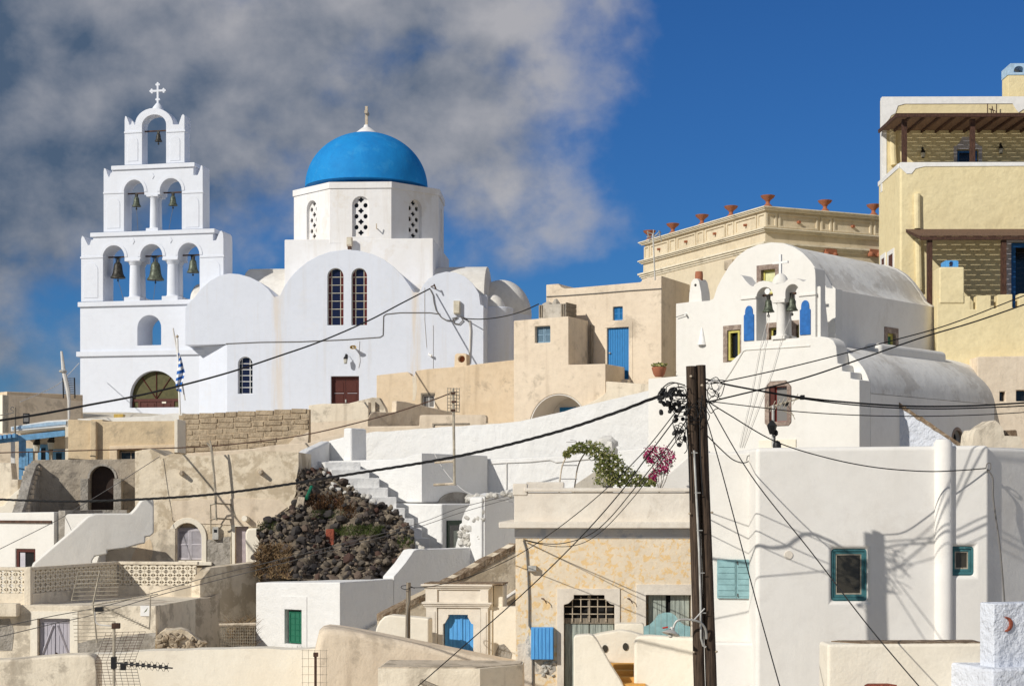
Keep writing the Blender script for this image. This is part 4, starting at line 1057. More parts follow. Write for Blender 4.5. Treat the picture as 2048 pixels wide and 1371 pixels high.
# ------------------------------------------------------------------ chapel with vaulted house behind
F1 = Fr(1671, 58, 42); F2 = Fr(1719, 54.5, 42)
def stone_window(t, f, x0, y0, x1, y1, v, inner='yellow_paint', glass='pale_green', side=False, sw=.16):
    pass
def vaulted_house():
    f = F1
    t = T('vaulted_house', 'white barrel-vaulted house with yellow windows behind the chapel belfry', 'house', f, 0.)
    W = 'warm_white'
    arc = [(1427, 597), (1434, 575), (1444, 555), (1458, 532), (1475, 512), (1494, 498), (1516, 489), (1542, 484.5), (1566, 486), (1588, 494), (1606, 506), (1622, 523), (1637, 545), (1647, 563), (1653, 575)]
    L = f.vz(1894, 640, 0)[0]
    wins = {'up': f.rect(1514, 529, 1557, 590), 'lo': f.rect(1447, 650, 1487, 723), 'mid': f.rect(1530, 645, 1560, 700), 'rt': f.rect(1583, 640, 1606, 690)}
    t.facade('front_wall', W, [(1352, 607), (1376, 604), (1418, 601)]+arc+[(1660, 576), (1671, 577)], .45, [rpoly(*w) for w in wins.values()], pocket=.3, bevel=.04)
    for k, (u0, u1, z0, z1) in wins.items():
        s = .17
        fr_ = t.part('stone_frame', M().slab(rpoly(u0-.01, u1+.01, z0, z1), -.015, .16, [rpoly(u0+s, u1-s*.8, z0+.02, z1-s)]), 'stone_frame')
        w = t.part('window', M().slab(rpoly(u0+s, u1-s*.8, z0+.02, z1-s), .14, .22, [rpoly(u0+s+.07, u1-s*.8-.07, z0+.1, z1-s-.07)]), 'yellow_paint', fr_)
        if k == 'up': t.part('shutter', M().box(u0+s+.06, u1-s*.8-.06, .18, .24, z0+.08, z1-s-.06), 'pale_green', fr_)
        else: t.part('pane', M().box(u0+s+.06, u1-s*.8-.06, .2, .24, z0+.08, z1-s-.06), 'glass_dark' if k != 'rt' else 'glass_grey', fr_)
        if k == 'lo': t.part('sash', M().slab(rpoly(u0+s+.02, u1-s-.02, z0+.06, z1-s-.02), .04, .09, [rpoly(u0+s+.1, u1-s-.1, z0+.14, z1-s-.1)]), 'yellow_paint', fr_)
    zw = f.uz(1660, 578)[1]
    uL = f.uz(1352, 600)[0]; ua = f.uz(1427, 597)[0]
    # long side wall: level top, window on the shaded side
    v0, v1 = f.vz(1770, 680, 0)[0], f.vz(1797, 680, 0)[0]; z0, z1 = f.vz(1783, 703, 0)[1], f.vz(1783, 655, 0)[1]
    t.part('side_wall', M().slab(rpoly(.45, L, t.zb, zw-.02), -.02, -.5, [rpoly(v0, v1, z0, z1)], .3, plane='vz'), 'house_white', bevel=.03)
    fr_ = t.part('stone_frame', M().slab(rpoly(v0-.01, v1+.01, z0, z1), .0, -.2, [rpoly(v0+.2, v1-.2, z0+.02, z1-.2)], plane='vz'), 'stone_frame')
    t.part('window', M().slab(rpoly(v0+.2, v1-.2, z0+.02, z1-.2), -.12, -.2, [rpoly(v0+.3, v1-.3, z0+.1, z1-.3)], plane='vz'), 'yellow_paint', fr_)
    t.part('pane', M().slab(rpoly(v0+.28, v1-.28, z0+.08, z1-.28), -.17, -.2, plane='vz'), 'glass_green', fr_)
    t.part('body', M().box(uL+.02, -.52, .46, L-.02, t.zb, zw-.04), W)
    # vault: same curve as the gable, slightly lower, running back
    gp = f.pts(arc); lo = min(p[1] for p in gp)
    vp = [(x, y-.06) for x, y in gp]
    vp = [(vp[0][0]+.05, zw-.3)]+vp[1:-1]+[(-.12, zw-.05), (-.12, zw-.3)]
    t.part('vault', M().slab(vp, .44, L-.9), 'vault_roof')
    rr_ = [((x-gp[7][0])*.965+gp[7][0], y-.02) for x, y in gp]
    t.part('vault_rim', M().slab([(vp[0][0], zw-.3)]+[(x, y+.03) for x, y in vp[1:-1]]+[(-.1, zw-.3)], L-.9, L-.6), W, bevel=.05)
    # chimney on the flat shoulder
    u0, u1, c0, c1 = f.rect(1377, 557, 1404, 604, .3)
    ch = t.part('chimney', M().slab([(u0, c0-.1), (u1, c0-.1), (u1-.04, c0+.35), (u1-.14, c1-.1), ((u0+u1)/2+.08, c1), ((u0+u1)/2-.08, c1), (u0+.12, c1-.1), (u0+.03, c0+.35)], .3, .85, [[(((u0+u1)/2+.055*cos(k*pi/4)), c0+.62+.055*sin(k*pi/4)) for k in range(8)]], .2), W, bevel=.04)
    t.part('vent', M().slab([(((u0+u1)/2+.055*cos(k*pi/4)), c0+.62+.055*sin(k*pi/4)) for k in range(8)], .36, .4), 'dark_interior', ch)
    uc = f.uz(1398, 552, .55)[0]
    t.part('chimney_pot', M().lathe((uc, .55, c1-.06), [(.14, 0), (.15, .2), (.135, .34), (.11, .34), (.1, .1)], 14), 'terracotta', ch)
    # cone shade of the wall lamp
    u, z = f.uz(1400, 689, -.14)
    t.part('cone_lamp', M().lathe((u, -.02, z), [(.17, 0), (.15, .03), (.02, .62), (.001, .64)], 20, ang=pi, a0=pi), 'white_paint')
    u, z = f.uz(1660, 603); t.part('vent_ring', M().lathe((0, 0, 0), [(.07, 0), (.1, .02), (.1, .05)], 12), 'white_paint').matrix_local = Matrix.Translation((u, -.0, z-t.zb)) @ Matrix.Rotation(radians(90), 4, 'X')
    # white bench parapet on the terrace behind
    vb0, vb1 = f.vz(1745, 700, 1.0)[0], f.vz(1890, 700, 1.2)[0]
    zt = f.vz(1830, 697, 1.0)[1]
    t.part('terrace_parapet', M().box(.6, 1.3, vb0, vb1, t.zb, zt), W, bevel=.18, seg=4)
    t.part('insulator', M().tube([f.P(1372, 628, 0), f.P(1370, 629, -.18)], .04, 6), 'white_paint')
    t.part('wire', M().tube([f.P(1371, 628, -.1), f.P(1352, 634, -.1)], .014, 5), 'cable_grey')
vaulted_house()

def chapel():
    f = F2
    t = T('chapel', 'small white chapel with twin-arched belfry, stepped gable and barrel vault', 'chapel', f, -1.)
    W = 'warm_white'
    wn = f.rect(1530, 762, 1582, 851)
    L = f.vz(1996, 850, 0)[0]
    top = [(1296, 757), (1352, 752), (1420, 748), (1440, 742), (1486, 700), (1490, 690), (1560, 683), (1640, 672), (1655, 674), (1666, 680), (1672, 692), (1675, 727), (1684, 728), (1684, 742), (1701, 743), (1701, 757), (1719, 759), (1719, 778)]
    o = [(wn[0]+.1, wn[2]), (wn[1]-.1, wn[2]), (wn[1], wn[2]+.1), (wn[1], wn[3]-.2), (wn[1]-.2, wn[3]), (wn[0]+.2, wn[3]), (wn[0], wn[3]-.2), (wn[0], wn[2]+.1)]
    t.facade('front_wall', W, top, .7, [o], pocket=.3, bevel=.04)
    i = [(wn[0]+.17, wn[2]+.14), (wn[1]-.15, wn[2]+.14), (wn[1]-.15, wn[3]-.17), (wn[0]+.17, wn[3]-.17)]
    sf = t.part('stone_frame', M().slab(o, -.02, .15, [i]), 'stone_frame')
    t.part('pane', M().slab(i, .17, .2), 'glass_grey', sf)
    t.part('shutter', M().box(i[0][0], i[0][0]+.17, .06, .165, i[0][1], i[2][1]), 'brown_wood', sf)
    t.part('trim', M().slab(rpoly(i[0][0]+.17, i[1][0], i[0][1], i[2][1]), .14, .169, [rpoly(i[0][0]+.185, i[1][0]-.015, i[0][1]+.015, i[2][1]-.015)]), 'red_paint', sf)
    # nave walls and vault
    zs = f.uz(1719, 780)[1]-.06; zr = 5.25
    v0, v1 = f.vz(1905, 870, 0)[0], f.vz(1926, 870, 0)[0]; a0, a1 = f.vz(1915, 893, 0)[1], f.vz(1915, 857, 0)[1]
    t.part('side_wall', M().slab(rpoly(.7, L, t.zb, zs-.01), -.005, -.6, [arch(v0, v1, a0, a1, 12)], .35, plane='vz'), 'house_white', bevel=.02)
    wd = t.part('stone_frame', M().slab(arch(v0-.07, v1+.02, a0, a1+.06, 12), .01, -.1, [arch(v0+.04, v1-.04, a0+.05, a1-.04, 12)], plane='vz'), 'stone_frame')
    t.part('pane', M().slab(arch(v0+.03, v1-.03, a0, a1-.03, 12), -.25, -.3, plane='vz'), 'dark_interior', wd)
    rw = 2.4; n = 28
    prof = [(-rw+(rw)*cos(pi*k/n), zs+(zr-zs)*sin(pi*k/n)) for k in range(n+1)]
    t.part('vault', M().slab(prof, .7, L), 'vault_roof')
    t.part('far_wall', M().box(-2*rw, -.6, 1.0, L-.02, t.zb, zs-.02), W)
    # moulding line on the front
    t.part('moulding', M().tube([f.P(x, y, -.015) for x, y in ((1436, 780), (1462, 742), (1486, 702), (1492, 699), (1560, 695), (1620, 691))], .025, 5), W)
    # belfry
    vb = .0; th = .62
    z = lambda x, y: f.uz(x, y, vb)
    zspr = f.uz(1560, 597)[1]
    def op(x0, x1, yt, yb):
        a, b = z(x0, 630)[0], z(x1, 630)[0]; zt = z((x0+x1)/2, yt)[1]; zb = z((x0+x1)/2, yb)[1]; return a, b, zb, zt
    A = op(1512, 1545, 574, 680); B = op(1570, 1597, 568, 676)
    zc = (z(1557, 597)[1])
    hole = [(A[0], A[2])]
    for (u0, u1, zb, zt), last in ((A, False), (B, True)):
        c = (u0+u1)/2; r = (u1-u0)/2
        if last: hole.append((u0, zc-.02))
        for k in range(13):
            an = pi-pi*k/12; hole.append((c+r*cos(an), zt-r+r*sin(an)))
        if not last: hole.append((u1, zc-.02))
    hole.append((B[1], B[2]))
    outl = [(1482, 575), (1479, 556), (1479, 549), (1484, 551), (1492, 562), (1500, 570), (1506, 573), (1509, 568), (1517, 563), (1526, 561), (1536, 562), (1545, 566), (1553, 567), (1568, 565), (1574, 559), (1582, 556), (1592, 556), (1601, 560), (1606, 563), (1612, 560), (1618, 549), (1623, 538), (1627, 534), (1630, 539), (1631, 555)]
    t.facade('belfry', W, outl, th, [hole], v=.02, bot=705, through=True, bevel=.025)
    um = (A[1]+B[0])/2
    for v in (.17, .47): column(t, um, v, (A[2]+B[2])/2, zc-.02, .17, W, .16, .16)
    for (x0, x1, y) in ((1480, 1512, 596), (1597, 1632, 589)):
        a, b = z(x0, y)[0], z(x1, y)[0]; zz = z((x0+x1)/2, y)[1]; t.part('impost', M().box(a, b, -.03, .3, zz-.03, zz+.03), W)
    for x0, x1, yt, yb in ((1488, 1508, 611, 681), (1600, 1621, 600, 669)):
        a, b, c0, c1 = f.rect(x0, yt, x1, yb)
        w_ = (b-a)
        pl = [(a, c0), (b, c0), (b, c1-.32), (b-.05, c1-.28)]+[((a+b)/2+(w_/2-.05)*cos(pi*k/8), c1-.2+.2*sin(pi*k/8)) for k in range(9)]+[(a+.05, c1-.28), (a, c1-.32)]
        t.part('blue_panel', M().slab(pl, -.02, .03), 'royal_blue', bevel=.006)
    # ball and cross
    u, zz = f.uz(1561, 565, .33)
    bl = t.part('cupola', M().lathe((u, .33, zz-.05), [(.27*cos(pi/2*k/8)+.005, .36*sin(pi/2*k/8)) for k in range(9)], 18), W)
    zc0, zc1 = f.uz(1561, 546, .33)[1], f.uz(1561, 509, .33)[1]; za = f.uz(1561, 525, .33)[1]
    t.part('cross', M().box(u-.04, u+.04, .29, .37, zc0-.08, zc1).box(u-.3, u-.041, .295, .365, za-.035, za+.035).box(u+.041, u+.3, .295, .365, za-.035, za+.035), 'white_paint', bl)
    # buttress shoulder on the right of the belfry
    uB = z(1631, 640)[0]
    t.part('shoulder', M().slab([(.12, f.uz(1640, 668)[1]-1.0), (.62, f.uz(1640, 668)[1]-1.0), (.60, f.uz(1640, 668)[1]+.3), (.42, f.uz(1640, 668)[1]+1.2), (.12, f.uz(1640, 668)[1]+1.6)], uB-.02, uB+.12, plane='vz'), W, bevel=.03)
    g = 'bells of the small chapel'
    bell(1537, 590, 624, f, .33, 'bronze', 'verdigris bell under the arch beside the slimmer blue panel', g, (1526, 1545))
    bell(1584, 587, 621, f, .33, 'bronze', 'verdigris bell under the arch nearest the tall horn of the belfry', g, (1574, 1592))
    # bell ropes down the front
    for L_ in ([(1537, 630), (1519, 700), (1500, 800), (1478, 893)], [(1540, 630), (1530, 690), (1515, 780), (1482, 893)], [(1584, 628), (1562, 680), (1545, 740), (1486, 893)]):
        t.part('bell_rope', M().tube([f.P(x, y, -.06) for x, y in L_], .010, 4), 'cable_white')
    t.part('vent_box', M().box(f.uz(1519, 880, 0)[0], f.uz(1593, 880, 0)[0], -.05, .02, f.uz(1550, 900, 0)[1], f.uz(1550, 879, 0)[1]), 'cream_white')
    # spout on the vault
    uu = -.7; q = f.vz(1866, 758, uu); t.part('spout', M().tube([(uu, q[0], q[1]), (uu+.25, q[0]-.1, q[1]+.05)], .07, 8), W)
chapel()

def chapel_side_bits():
    f = Fr(1776, 56.5, 12)
    t = T('stair_wall', 'pale blue-white triangular stair wall with a rough stone coping', 'wall', f, -1.)
    t.facade('wall', 'moon_white', [(1776, 803), (1790, 808), (1916, 888)], .5, bevel=0)
    a, b, c = f.uz(1776, 802), f.uz(1795, 802), f.uz(1930, 890)
    t.part('coping', M().slab(rough([f.uz(1776, 805), f.uz(1777, 801), f.uz(1794, 802), f.uz(1860, 845), f.uz(1932, 893), f.uz(1918, 893), f.uz(1850, 848), f.uz(1790, 808), f.uz(1776, 805)][:-1], .15, .02), -.04, .55), 'pumice_brown')
    for x, y in ((1780, 862), (1781, 872), (1779, 889)):
        u, z = f.uz(x, y); t.part('rust_mark', M().slab([(u+.05*cos(k), z+.07*sin(k)) for k in (0, 1, 2, 3, 4, 5)], -.012, .01), 'rust_iron')
    g = Fr(1995, 52, -6)
    t2 = T('ruined_pier', 'crumbling beige masonry stump behind the white house roof', 'wall', g, -1.5)
    t2.facade('wall', 'grime_cream', [(1944, 892), (1947, 868), (1952, 859), (1962, 858), (1975, 848), (1990, 838), (1996, 846), (2006, 858), (2009, 872), (2040, 873), (2046, 892)], 1.0, rgh=.03)
    t2.facade('top_slab', 'pumice_brown', [(2006, 872), (2006, 860), (2034, 859), (2036, 871)], .6, v=.25, bot=880)
chapel_side_bits()

# ------------------------------------------------------------------ yellow house with pergolas
FH = Fr(1800, 66, .6)
def pergola(t, u0, u1, v0, v1, z0, z1, posts, zpost, name, lip=.0, top='pergola_lit', pv=None):
    """slatted roof from (v0,z0) at the wall to (v1,z1) at the front edge"""
    n = int(abs(v1-v0)/.17); d = (v1-v0)/n
    g = t.part(name, M().box(u0, u1, v1-.05, v1+.05, z1-.16, z1-.045), 'pergola_wood')
    for i in range(n):
        va, vb = v0+d*i, v0+d*(i+1)-math.copysign(.028, d)
        za, zb = z0+(z1-z0)*i/n, z0+(z1-z0)*(i+.84)/n
        t.part('slat', M().add([(u0, va, za), (u1, va, za), (u1, vb, zb), (u0, vb, zb), (u0, va, za-.015), (u1, va, za-.015), (u1, vb, zb-.015), (u0, vb, zb-.015)], [(0, 1, 2, 3), (7, 6, 5, 4), (0, 4, 5, 1), (1, 5, 6, 2), (2, 6, 7, 3), (3, 7, 4, 0)]), top, g)
    k = int((u1-u0)/.56)
    for i in range(k+1):
        u = u0+.05+(u1-u0-.1)*i/k; m = M()
        m.slab([(v0, z0-.016), (v1-.052*(1 if d > 0 else -1), z1-.016), (v1-.052*(1 if d > 0 else -1), z1-.12), (v0, z0-.12)], u-.035, u+.035, plane='vz'); t.part('rafter', m, 'pergola_wood', g)
    for u in posts: t.part('post', M().box(u-.09, u+.09, (pv if pv is not None else v1+.12)-.09, (pv if pv is not None else v1+.12)+.09, zpost, z1-.16), 'pergola_wood', g)
def yellow_house():
    f = FH; W = 'yellow_house'
    t = T('yellow_house', 'tall pale yellow house with two brown pergolas and white trim', 'house', f, 2.)
    uR = f.uz(2420, 300)[0]; vL = f.vz(1757, 400, 0)[0]; vU = 3.3
    z = lambda y, v=0.: f.uz(1900, y, v)[1]
    zt = z(326)
    dr = f.rect(2022, 484, 2075, 615)
    t.part('lower_storeys', M().slab(rpoly(0, uR, t.zb, zt), 0, vL, [rpoly(*dr)], .2), W, bevel=.10, seg=3)
    t.part('coping', M().slab([(.0, zt-.18), (.25, zt-.42), (.45, zt-.42), (.6, zt-.22), (.95, zt-.14), (uR, zt-.10), (uR, zt+.03), (0, zt+.03)], -.03, .25), 'white_paint', bevel=.015)
    t.part('coping', M().box(-.03, .25, .251, vL, zt-.16, zt+.031), 'white_paint', bevel=.015)
    pass
    # upper storey
    ul = f.uz(1765, 260, vU)[0]; zu = z(195, vU)
    wn = f.rect(1914, 299, 1957, 322, vU); wn = (wn[0], wn[1], wn[2]-1., wn[3])
    t.part('upper_storey', M().slab(rpoly(ul, uR, zt-1.5, zu), vU, vU+.5, [rpoly(*wn)], .2), W, bevel=.03)
    t.part('rear_rooms', M().slab([(ul+.3, vU+.5), (uR, vU+.5), (uR, 9), (ul+2.6, 9)], t.zb, zu-.05, plane='uv'), W)
    sc_ = [(ul-.02, zt-.5), (ul+.16, zt-.5), (ul+.16, zu-1.0), (ul+.28, zu-.86), (ul+.34, zu-.74), (ul+.52, zu-.64), (ul+.62, zu-.34), (ul+.9, zu-.26), (f.uz(2025, 200, vU)[0], zu-.26), (f.uz(2030, 200, vU)[0], zu-.45), (f.uz(2037, 200, vU)[0], zu-.62), (f.uz(2046, 200, vU)[0], zu-.5), (uR, zu-.5), (uR, zu+.03), (ul-.02, zu+.03)]
    t.part('trim', M().slab(sc_, vU-.03, vU+.3), 'white_paint')
    t.part('window', M().box(wn[0]+.04, wn[1]-.04, vU+.1, vU+.16, wn[2], wn[3]-.04), 'royal_blue')
    t.part('pane', M().box(wn[0]+.12, wn[1]-.12, vU+.09, vU+.1, wn[2], wn[3]-.12), 'glass_dark')
    a, b, c, d = wn
    t.part('window_surround', M().slab([(a-.14, c), (a, c), (a, d), (b, d), (b, c), (b+.14, c), (b+.14, d+.12), (b, d+.17), (b-.12, d+.3), (b-.2, d+.5), (a+.2, d+.5), (a+.12, d+.3), (a, d+.17), (a-.14, d+.12)], vU-.025, vU+.02), 'shutter_grey')
    zp = z(231, .2)
    pergola(t, f.uz(1793, 240, -.25)[0], uR, vU-.01, -.25, z(262, vU)+.04, zp, [f.uz(1808, 300, .2)[0], f.uz(1944, 300, .2)[0], f.uz(2078, 300, .2)[0]], zt, 'upper_pergola', pv=.15)
    pergola(t, f.uz(1811, 460, -.02)[0]+.0, uR, -.02, -2.5, z(458, -.02), z(471, -2.5), [f.uz(1859, 520, -2.35)[0], f.uz(2007, 520, -2.35)[0]], z(640, -2.35), 'lower_pergola', pv=-2.35)
    t.part('bamboo_cover', M().slab([(-.02, z(458, -.02)+.05), (-2.5, z(471, -2.5)+.03), (-2.5, z(471, -2.5)+.015), (-.02, z(458, -.02)+.03)], 0, .01, plane='vz'), 'pergola_lit') if False else None
    # rounded downpipes
    for L_ in ([(1834, 388), (1834, 420), (1835, 457)], [(1836, 478), (1837, 520), (1838, 580)]):
        t.part('downpipe', M().tube([f.P(x, y, -.06) for x, y in L_], .13, 10), W)
    u, zz = f.uz(1782, 330, 1.2)
    t.part('downpipe', M().tube([f.P(1786, 256, vU-.1), f.P(1786, 300, vU-.1), f.P(1788, 330, vU-.1)], .14, 10), W)
    # blue door
    u0, u1, z0, z1 = dr
    t.part('door_frame', M().slab(rpoly(u0+.02, u1, z0, z1-.02), .08, .16, [rpoly(u0+.2, u1, z0, z1-.2)]), 'royal_blue')
    t.part('door', M().box(u0+.2, u1, .13, .16, z0, z1-.2), 'glass_dark')
    t.part('door_surround', M().slab([(u0-.2, z0), (u0, z0), (u0, z1), (u1, z1), (u1, z1+.3), (u0-.2, z1+.2)], -.03, .02), 'shutter_grey')
    # windows on the sunlit return
    for x0, x1, y0, y1 in ((1762, 1772, 508, 545), (1776, 1789, 500, 540)):
        a, b = f.vz(x1, 520, 0)[0], f.vz(x0, 520, 0)[0]; c, d = f.vz((x0+x1)/2, y1, 0)[1], f.vz((x0+x1)/2, y0, 0)[1]
        s_ = t.part('window_surround', M().slab(rpoly(a, b, c, d), -.04, .05, [rpoly(a+.18, b-.2, c, d-.18)], plane='vz'), 'white_paint')
        t.part('shutter', M().slab(rpoly(a+.18, b-.2, c, d-.18), -.02, .03, plane='vz'), 'brown_wood', s_)
    # roof chimney
    u0, u1, z0, z1 = f.rect(2016, 150, 2062, 196, vU+.8)
    ch = t.part('roof_chimney', M().box(u0, u1, vU+.8, vU+1.7, z0-.3, z1), W, bevel=.03)
    p0, p1, q0, q1 = f.rect(2015, 127, 2063, 150, vU+.8)
    t.part('chimney_pot', M().slab([(p0, q0), (p1, q0), (p1, q1-.1), (p1-.12, q1), (p0+.12, q1), (p0, q1-.1)], vU+.78, vU+1.7, [arch(p0+.25, p1-.3, q0+.1, q1-.1, 8)], None), 'pale_blue', ch)
    for x, y in ((1846, 310), (2002, 302)): lantern(f, x, y+6, vU, 'dark lantern on the yellow wall ' + ('by the corner post of the upper pergola' if x < 1900 else 'beyond the blue window under the pergola'), .16, .9, 'lanterns under the upper pergola')
yellow_house()
def yellow_terrace():
    f = Fr(1880, 62.5, 1)
    t = T('crenellated_wall', 'yellow terrace wall with square merlons and a chimney', 'wall', f, 1.)
    W = 'yellow_house'
    top = [(1874, 594), (1941, 592), (1941, 618), (1953, 618), (1953, 591), (1982, 590), (1982, 617), (1995, 616), (1995, 589), (2025, 588), (2025, 615), (2038, 614), (2038, 587), (2068, 586), (2068, 613), (2081, 613), (2081, 585), (2111, 585), (2111, 612), (2124, 612), (2124, 584), (2154, 584), (2154, 611), (2400, 609)]
    t.facade('wall', W, top, .5, bevel=.03)
    u0, u1, z0, z1 = f.rect(1878, 534, 1928, 596, .02)
    ch = t.part('chimney', M().box(u0, u1, -.05, .95, z0-.2, z1), W, bevel=.06, seg=3)
    p0, p1, q0, q1 = f.rect(1888, 521, 1916, 534, .2)
    t.part('chimney_pot', M().slab([(p0, q0), (p1, q0), (p1, q1-.03), (p1-.06, q1), (p0+.06, q1), (p0, q1-.03)], .15, .7, [arch(p0+.18, p1-.18, q0+.02, q1-.03, 8)]), 'sky_blue', ch)
    g = Fr(1960, 61.5, -2)
    t2 = T('beige_outbuilding', 'plain beige outbuilding with two small dark windows below the yellow terrace', 'building', g, -1.)
    w1, w2 = g.rect(2000, 783, 2011, 802), g.rect(2033, 780, 2056, 802)
    t2.facade('wall', 'beige', [(1955, 713), (2070, 711), (2380, 706)], 1.0, [rpoly(*w1), rpoly(*w2)], pocket=.3, bevel=.04)
    for w_ in (w1, w2): t2.part('window', M().box(*w_[:2], .24, .28, *w_[2:]), 'glass_dark')
yellow_terrace()

# ------------------------------------------------------------------ greyish white house behind the pole
def teal_window(t, r, v, side=None):
    u0, u1, z0, z1 = r
    fr_ = t.part('window', M().slab(rpoly(u0, u1, z0, z1), v, v+.07, [rpoly(u0+.035, u1-.035, z0+.06, z1-.04)]), 'teal_paint')
    t.part('sash', M().slab(rpoly(u0+.037, u1-.037, z0+.062, z1-.042), v+.02, v+.06, [rpoly(u0+.085, u1-.085, z0+.11, z1-.09)]), 'teal_paint', fr_, bevel=.006)
    t.part('bead', M().slab(rpoly(u0+.085, u1-.085, z0+.11, z1-.09), v+.03, v+.06, [rpoly(u0+.105, u1-.105, z0+.135, z1-.11)]), 'aluminium', fr_)
    t.part('pane', M().box(u0+.1, u1-.1, v+.045, v+.05, z0+.13, z1-.1), 'glass_brown', fr_)
    t.part('sill_rail', M().box(u0+.03, u1-.03, v-.012, v+.02, z0+.02, z0+.045), 'teal_paint', fr_)
def right_house():
    f = Fr(1515, 29.55, -3)
    t = T('white_house', 'smooth greyish white house with two teal windows behind the pole', 'house', f, -6.)
    W = 'house_white'
    w1 = f.rect(1664, 1097, 1735, 1201); w2 = f.rect(1903, 1092, 1949, 1150)
    uC = f.uz(1980, 1000)[0]
    t.facade('front_wall', W, [(1512, 895), (1700, 893.5), (1870, 892), (1980, 890)], 5., [rpoly(*w1), rpoly(*w2)], pocket=.16, bevel=.10, seg=4)
    for w_ in (w1, w2): teal_window(t, w_, .06)
    # rounded vertical duct
    um = f.uz(1888, 1000, -.1)[0]; zt = f.uz(1885, 876, -.1)[1]
    t.part('duct', M().lathe((um+.02, .02, t.zb), [(.16, 0), (.16, zt-t.zb-.08), (.12, zt-t.zb-.02), (.001, zt-t.zb)], 18), W)
    # return beyond the far corner turns away from the sun
    g = Fr(1978, f.world((uC, 0, 0)).y, -34)
    # local conversion: wall in the frame of f
    pts = [f.world((uC-.1, .05, 0)), f.world((uC-.1, .05, 0))+g.u*9, f.world((uC-.1, 4.0, 0))+g.u*9, f.world((uC-.1, 4., 0))]
    loc = [((p-f.o).dot(f.u), (p-f.o).dot(f.v)) for p in pts]
    t.part('end_wall', M().slab(loc, t.zb, f.uz(1980, 892)[1]-.01, plane='uv'), W, bevel=.08, seg=3)
    c = f.uz(1577, 1109); 
    t.part('vent', M().slab([(c[0]+.075*cos(k*pi/10), c[1]+.075*sin(k*pi/10)) for k in range(20)], -.015, .02), 'cornice_white', bevel=.005)
    # setback wing with shutter
    s = .55
    h = Fr(1512, 30.2, 12)
    sh_ = [((h.world((a, b, 0))-f.o).dot(f.u), (h.world((a, b, 0))-f.o).dot(f.v)) for a, b in ((-1.0, 0), (.3, 0), (.3, 4), (-1.0, 4))]
    zt = h.uz(1470, 904)[1]
    t.part('wing_wall', M().slab(sh_, t.zb, zt, plane='uv'), 'warm_white', bevel=.05, seg=3)
    zl = h.uz(1470, 1287, -.6)[1]
    lg = [((h.world((a, b, 0))-f.o).dot(f.u), (h.world((a, b, 0))-f.o).dot(f.v)) for a, b in ((-1.0, -.35), (.12, -.35), (.12, .01), (-1.0, .01))]
    t.part('ledge', M().slab(lg, t.zb, zl, plane='uv'), W, bevel=.05, seg=3)
    t2 = T('shutter', 'closed pale teal two-leaf shutter on the sunlit wing', 'shutter', h, h.uz(1470, 1197, -.06)[1])
    u0, u1, z0, z1 = h.rect(1434, 1118, 1511, 1196, -.06)
    for k, (a, b) in enumerate(((u0, (u0+u1)/2-.003), ((u0+u1)/2+.003, u1))):
        lf = t2.part('leaf', M().box(a, b, -.05, -.012, z0, z1), 'teal_shutter', bevel=.006)
        for q in range(6):
            t2.part('board', M().box(a+.02, b-.02, -.062, -.051, z0+.04+q*(z1-z0-.07)/6, z0+.03+(q+1)*(z1-z0-.07)/6), 'teal_shutter', lf)
    t2.part('latch', M().box((u0+u1)/2+.02, (u0+u1)/2+.035, -.075, -.063, z0+.03, z0+.09).box((u0+u1)/2+.02, (u0+u1)/2+.035, -.075, -.063, z1-.09, z1-.03), 'rust_iron')
right_house()
def moon_block():
    f = Fr(1987, 24, -18)
    t = T('rough_white_pier', 'rough plastered white pier with a small red moon plaque', 'wall', f, -6.)
    f2 = f
    zt = f.uz(1987, 1206)[1]; vL = f.vz(1964, 1270, 0)[0]
    t.part('pier', M().box(0, 2.6, 0, max(.35, vL), t.zb, zt), 'moon_white', bevel=.025, seg=3)
    t.part('base', M().box(-.18, 2.9, -.25, .9, t.zb, f.uz(1990, 1337, -.25)[1]), 'moon_white', bevel=.04, seg=3)
    c = f.uz(2018, 1247)
    mo = [(c[0]-.055+.105*cos(a), c[1]+.105*sin(a)) for a in [radians(-100+10*k) for k in range(21)]]
    inn = [(c[0]-.085+.085*cos(a), c[1]+.088*sin(a)) for a in [radians(80-10*k) for k in range(17)]]
    t.part('moon', M().slab(mo+inn, -.03, .01), 'red_stone', bevel=.006)
    g = Fr(1655, 24.6, -3)
    t2 = T('lichen_wall', 'low cream wall with a lichen-brown top in front of the white house', 'wall', g, -6.)
    uR = g.uz(1970, 1300)[0]
    t2.part('wall', M().box(0, uR, 0, .55, t2.zb, g.uz(1700, 1287)[1]), 'cream_white', bevel=.05, seg=3)
    z = g.uz(1700, 1287)[1]
    t2.part('capping', M().slab(rough([(.5, .06), (uR-.02, .05), (uR-.02, .54), (.3, .54), (.15, .4), (.5, .06)][:-1], .12, .015), z-.02, z+.012, plane='uv'), 'pumice_brown')
    t2.part('red_roof_edge', M().slab([(g.uz(1725, 1371, -.5)[0], -.6), (g.uz(1790, 1371, -.5)[0], -.6), (g.uz(1790, 1371, -.5)[0]-.08, -.4), (g.uz(1725, 1371, -.5)[0]+.1, -.4)], g.uz(1750, 1372, -.5)[1]-.3, g.uz(1750, 1367, -.5)[1], plane='uv'), 'red_stone')
moon_block()
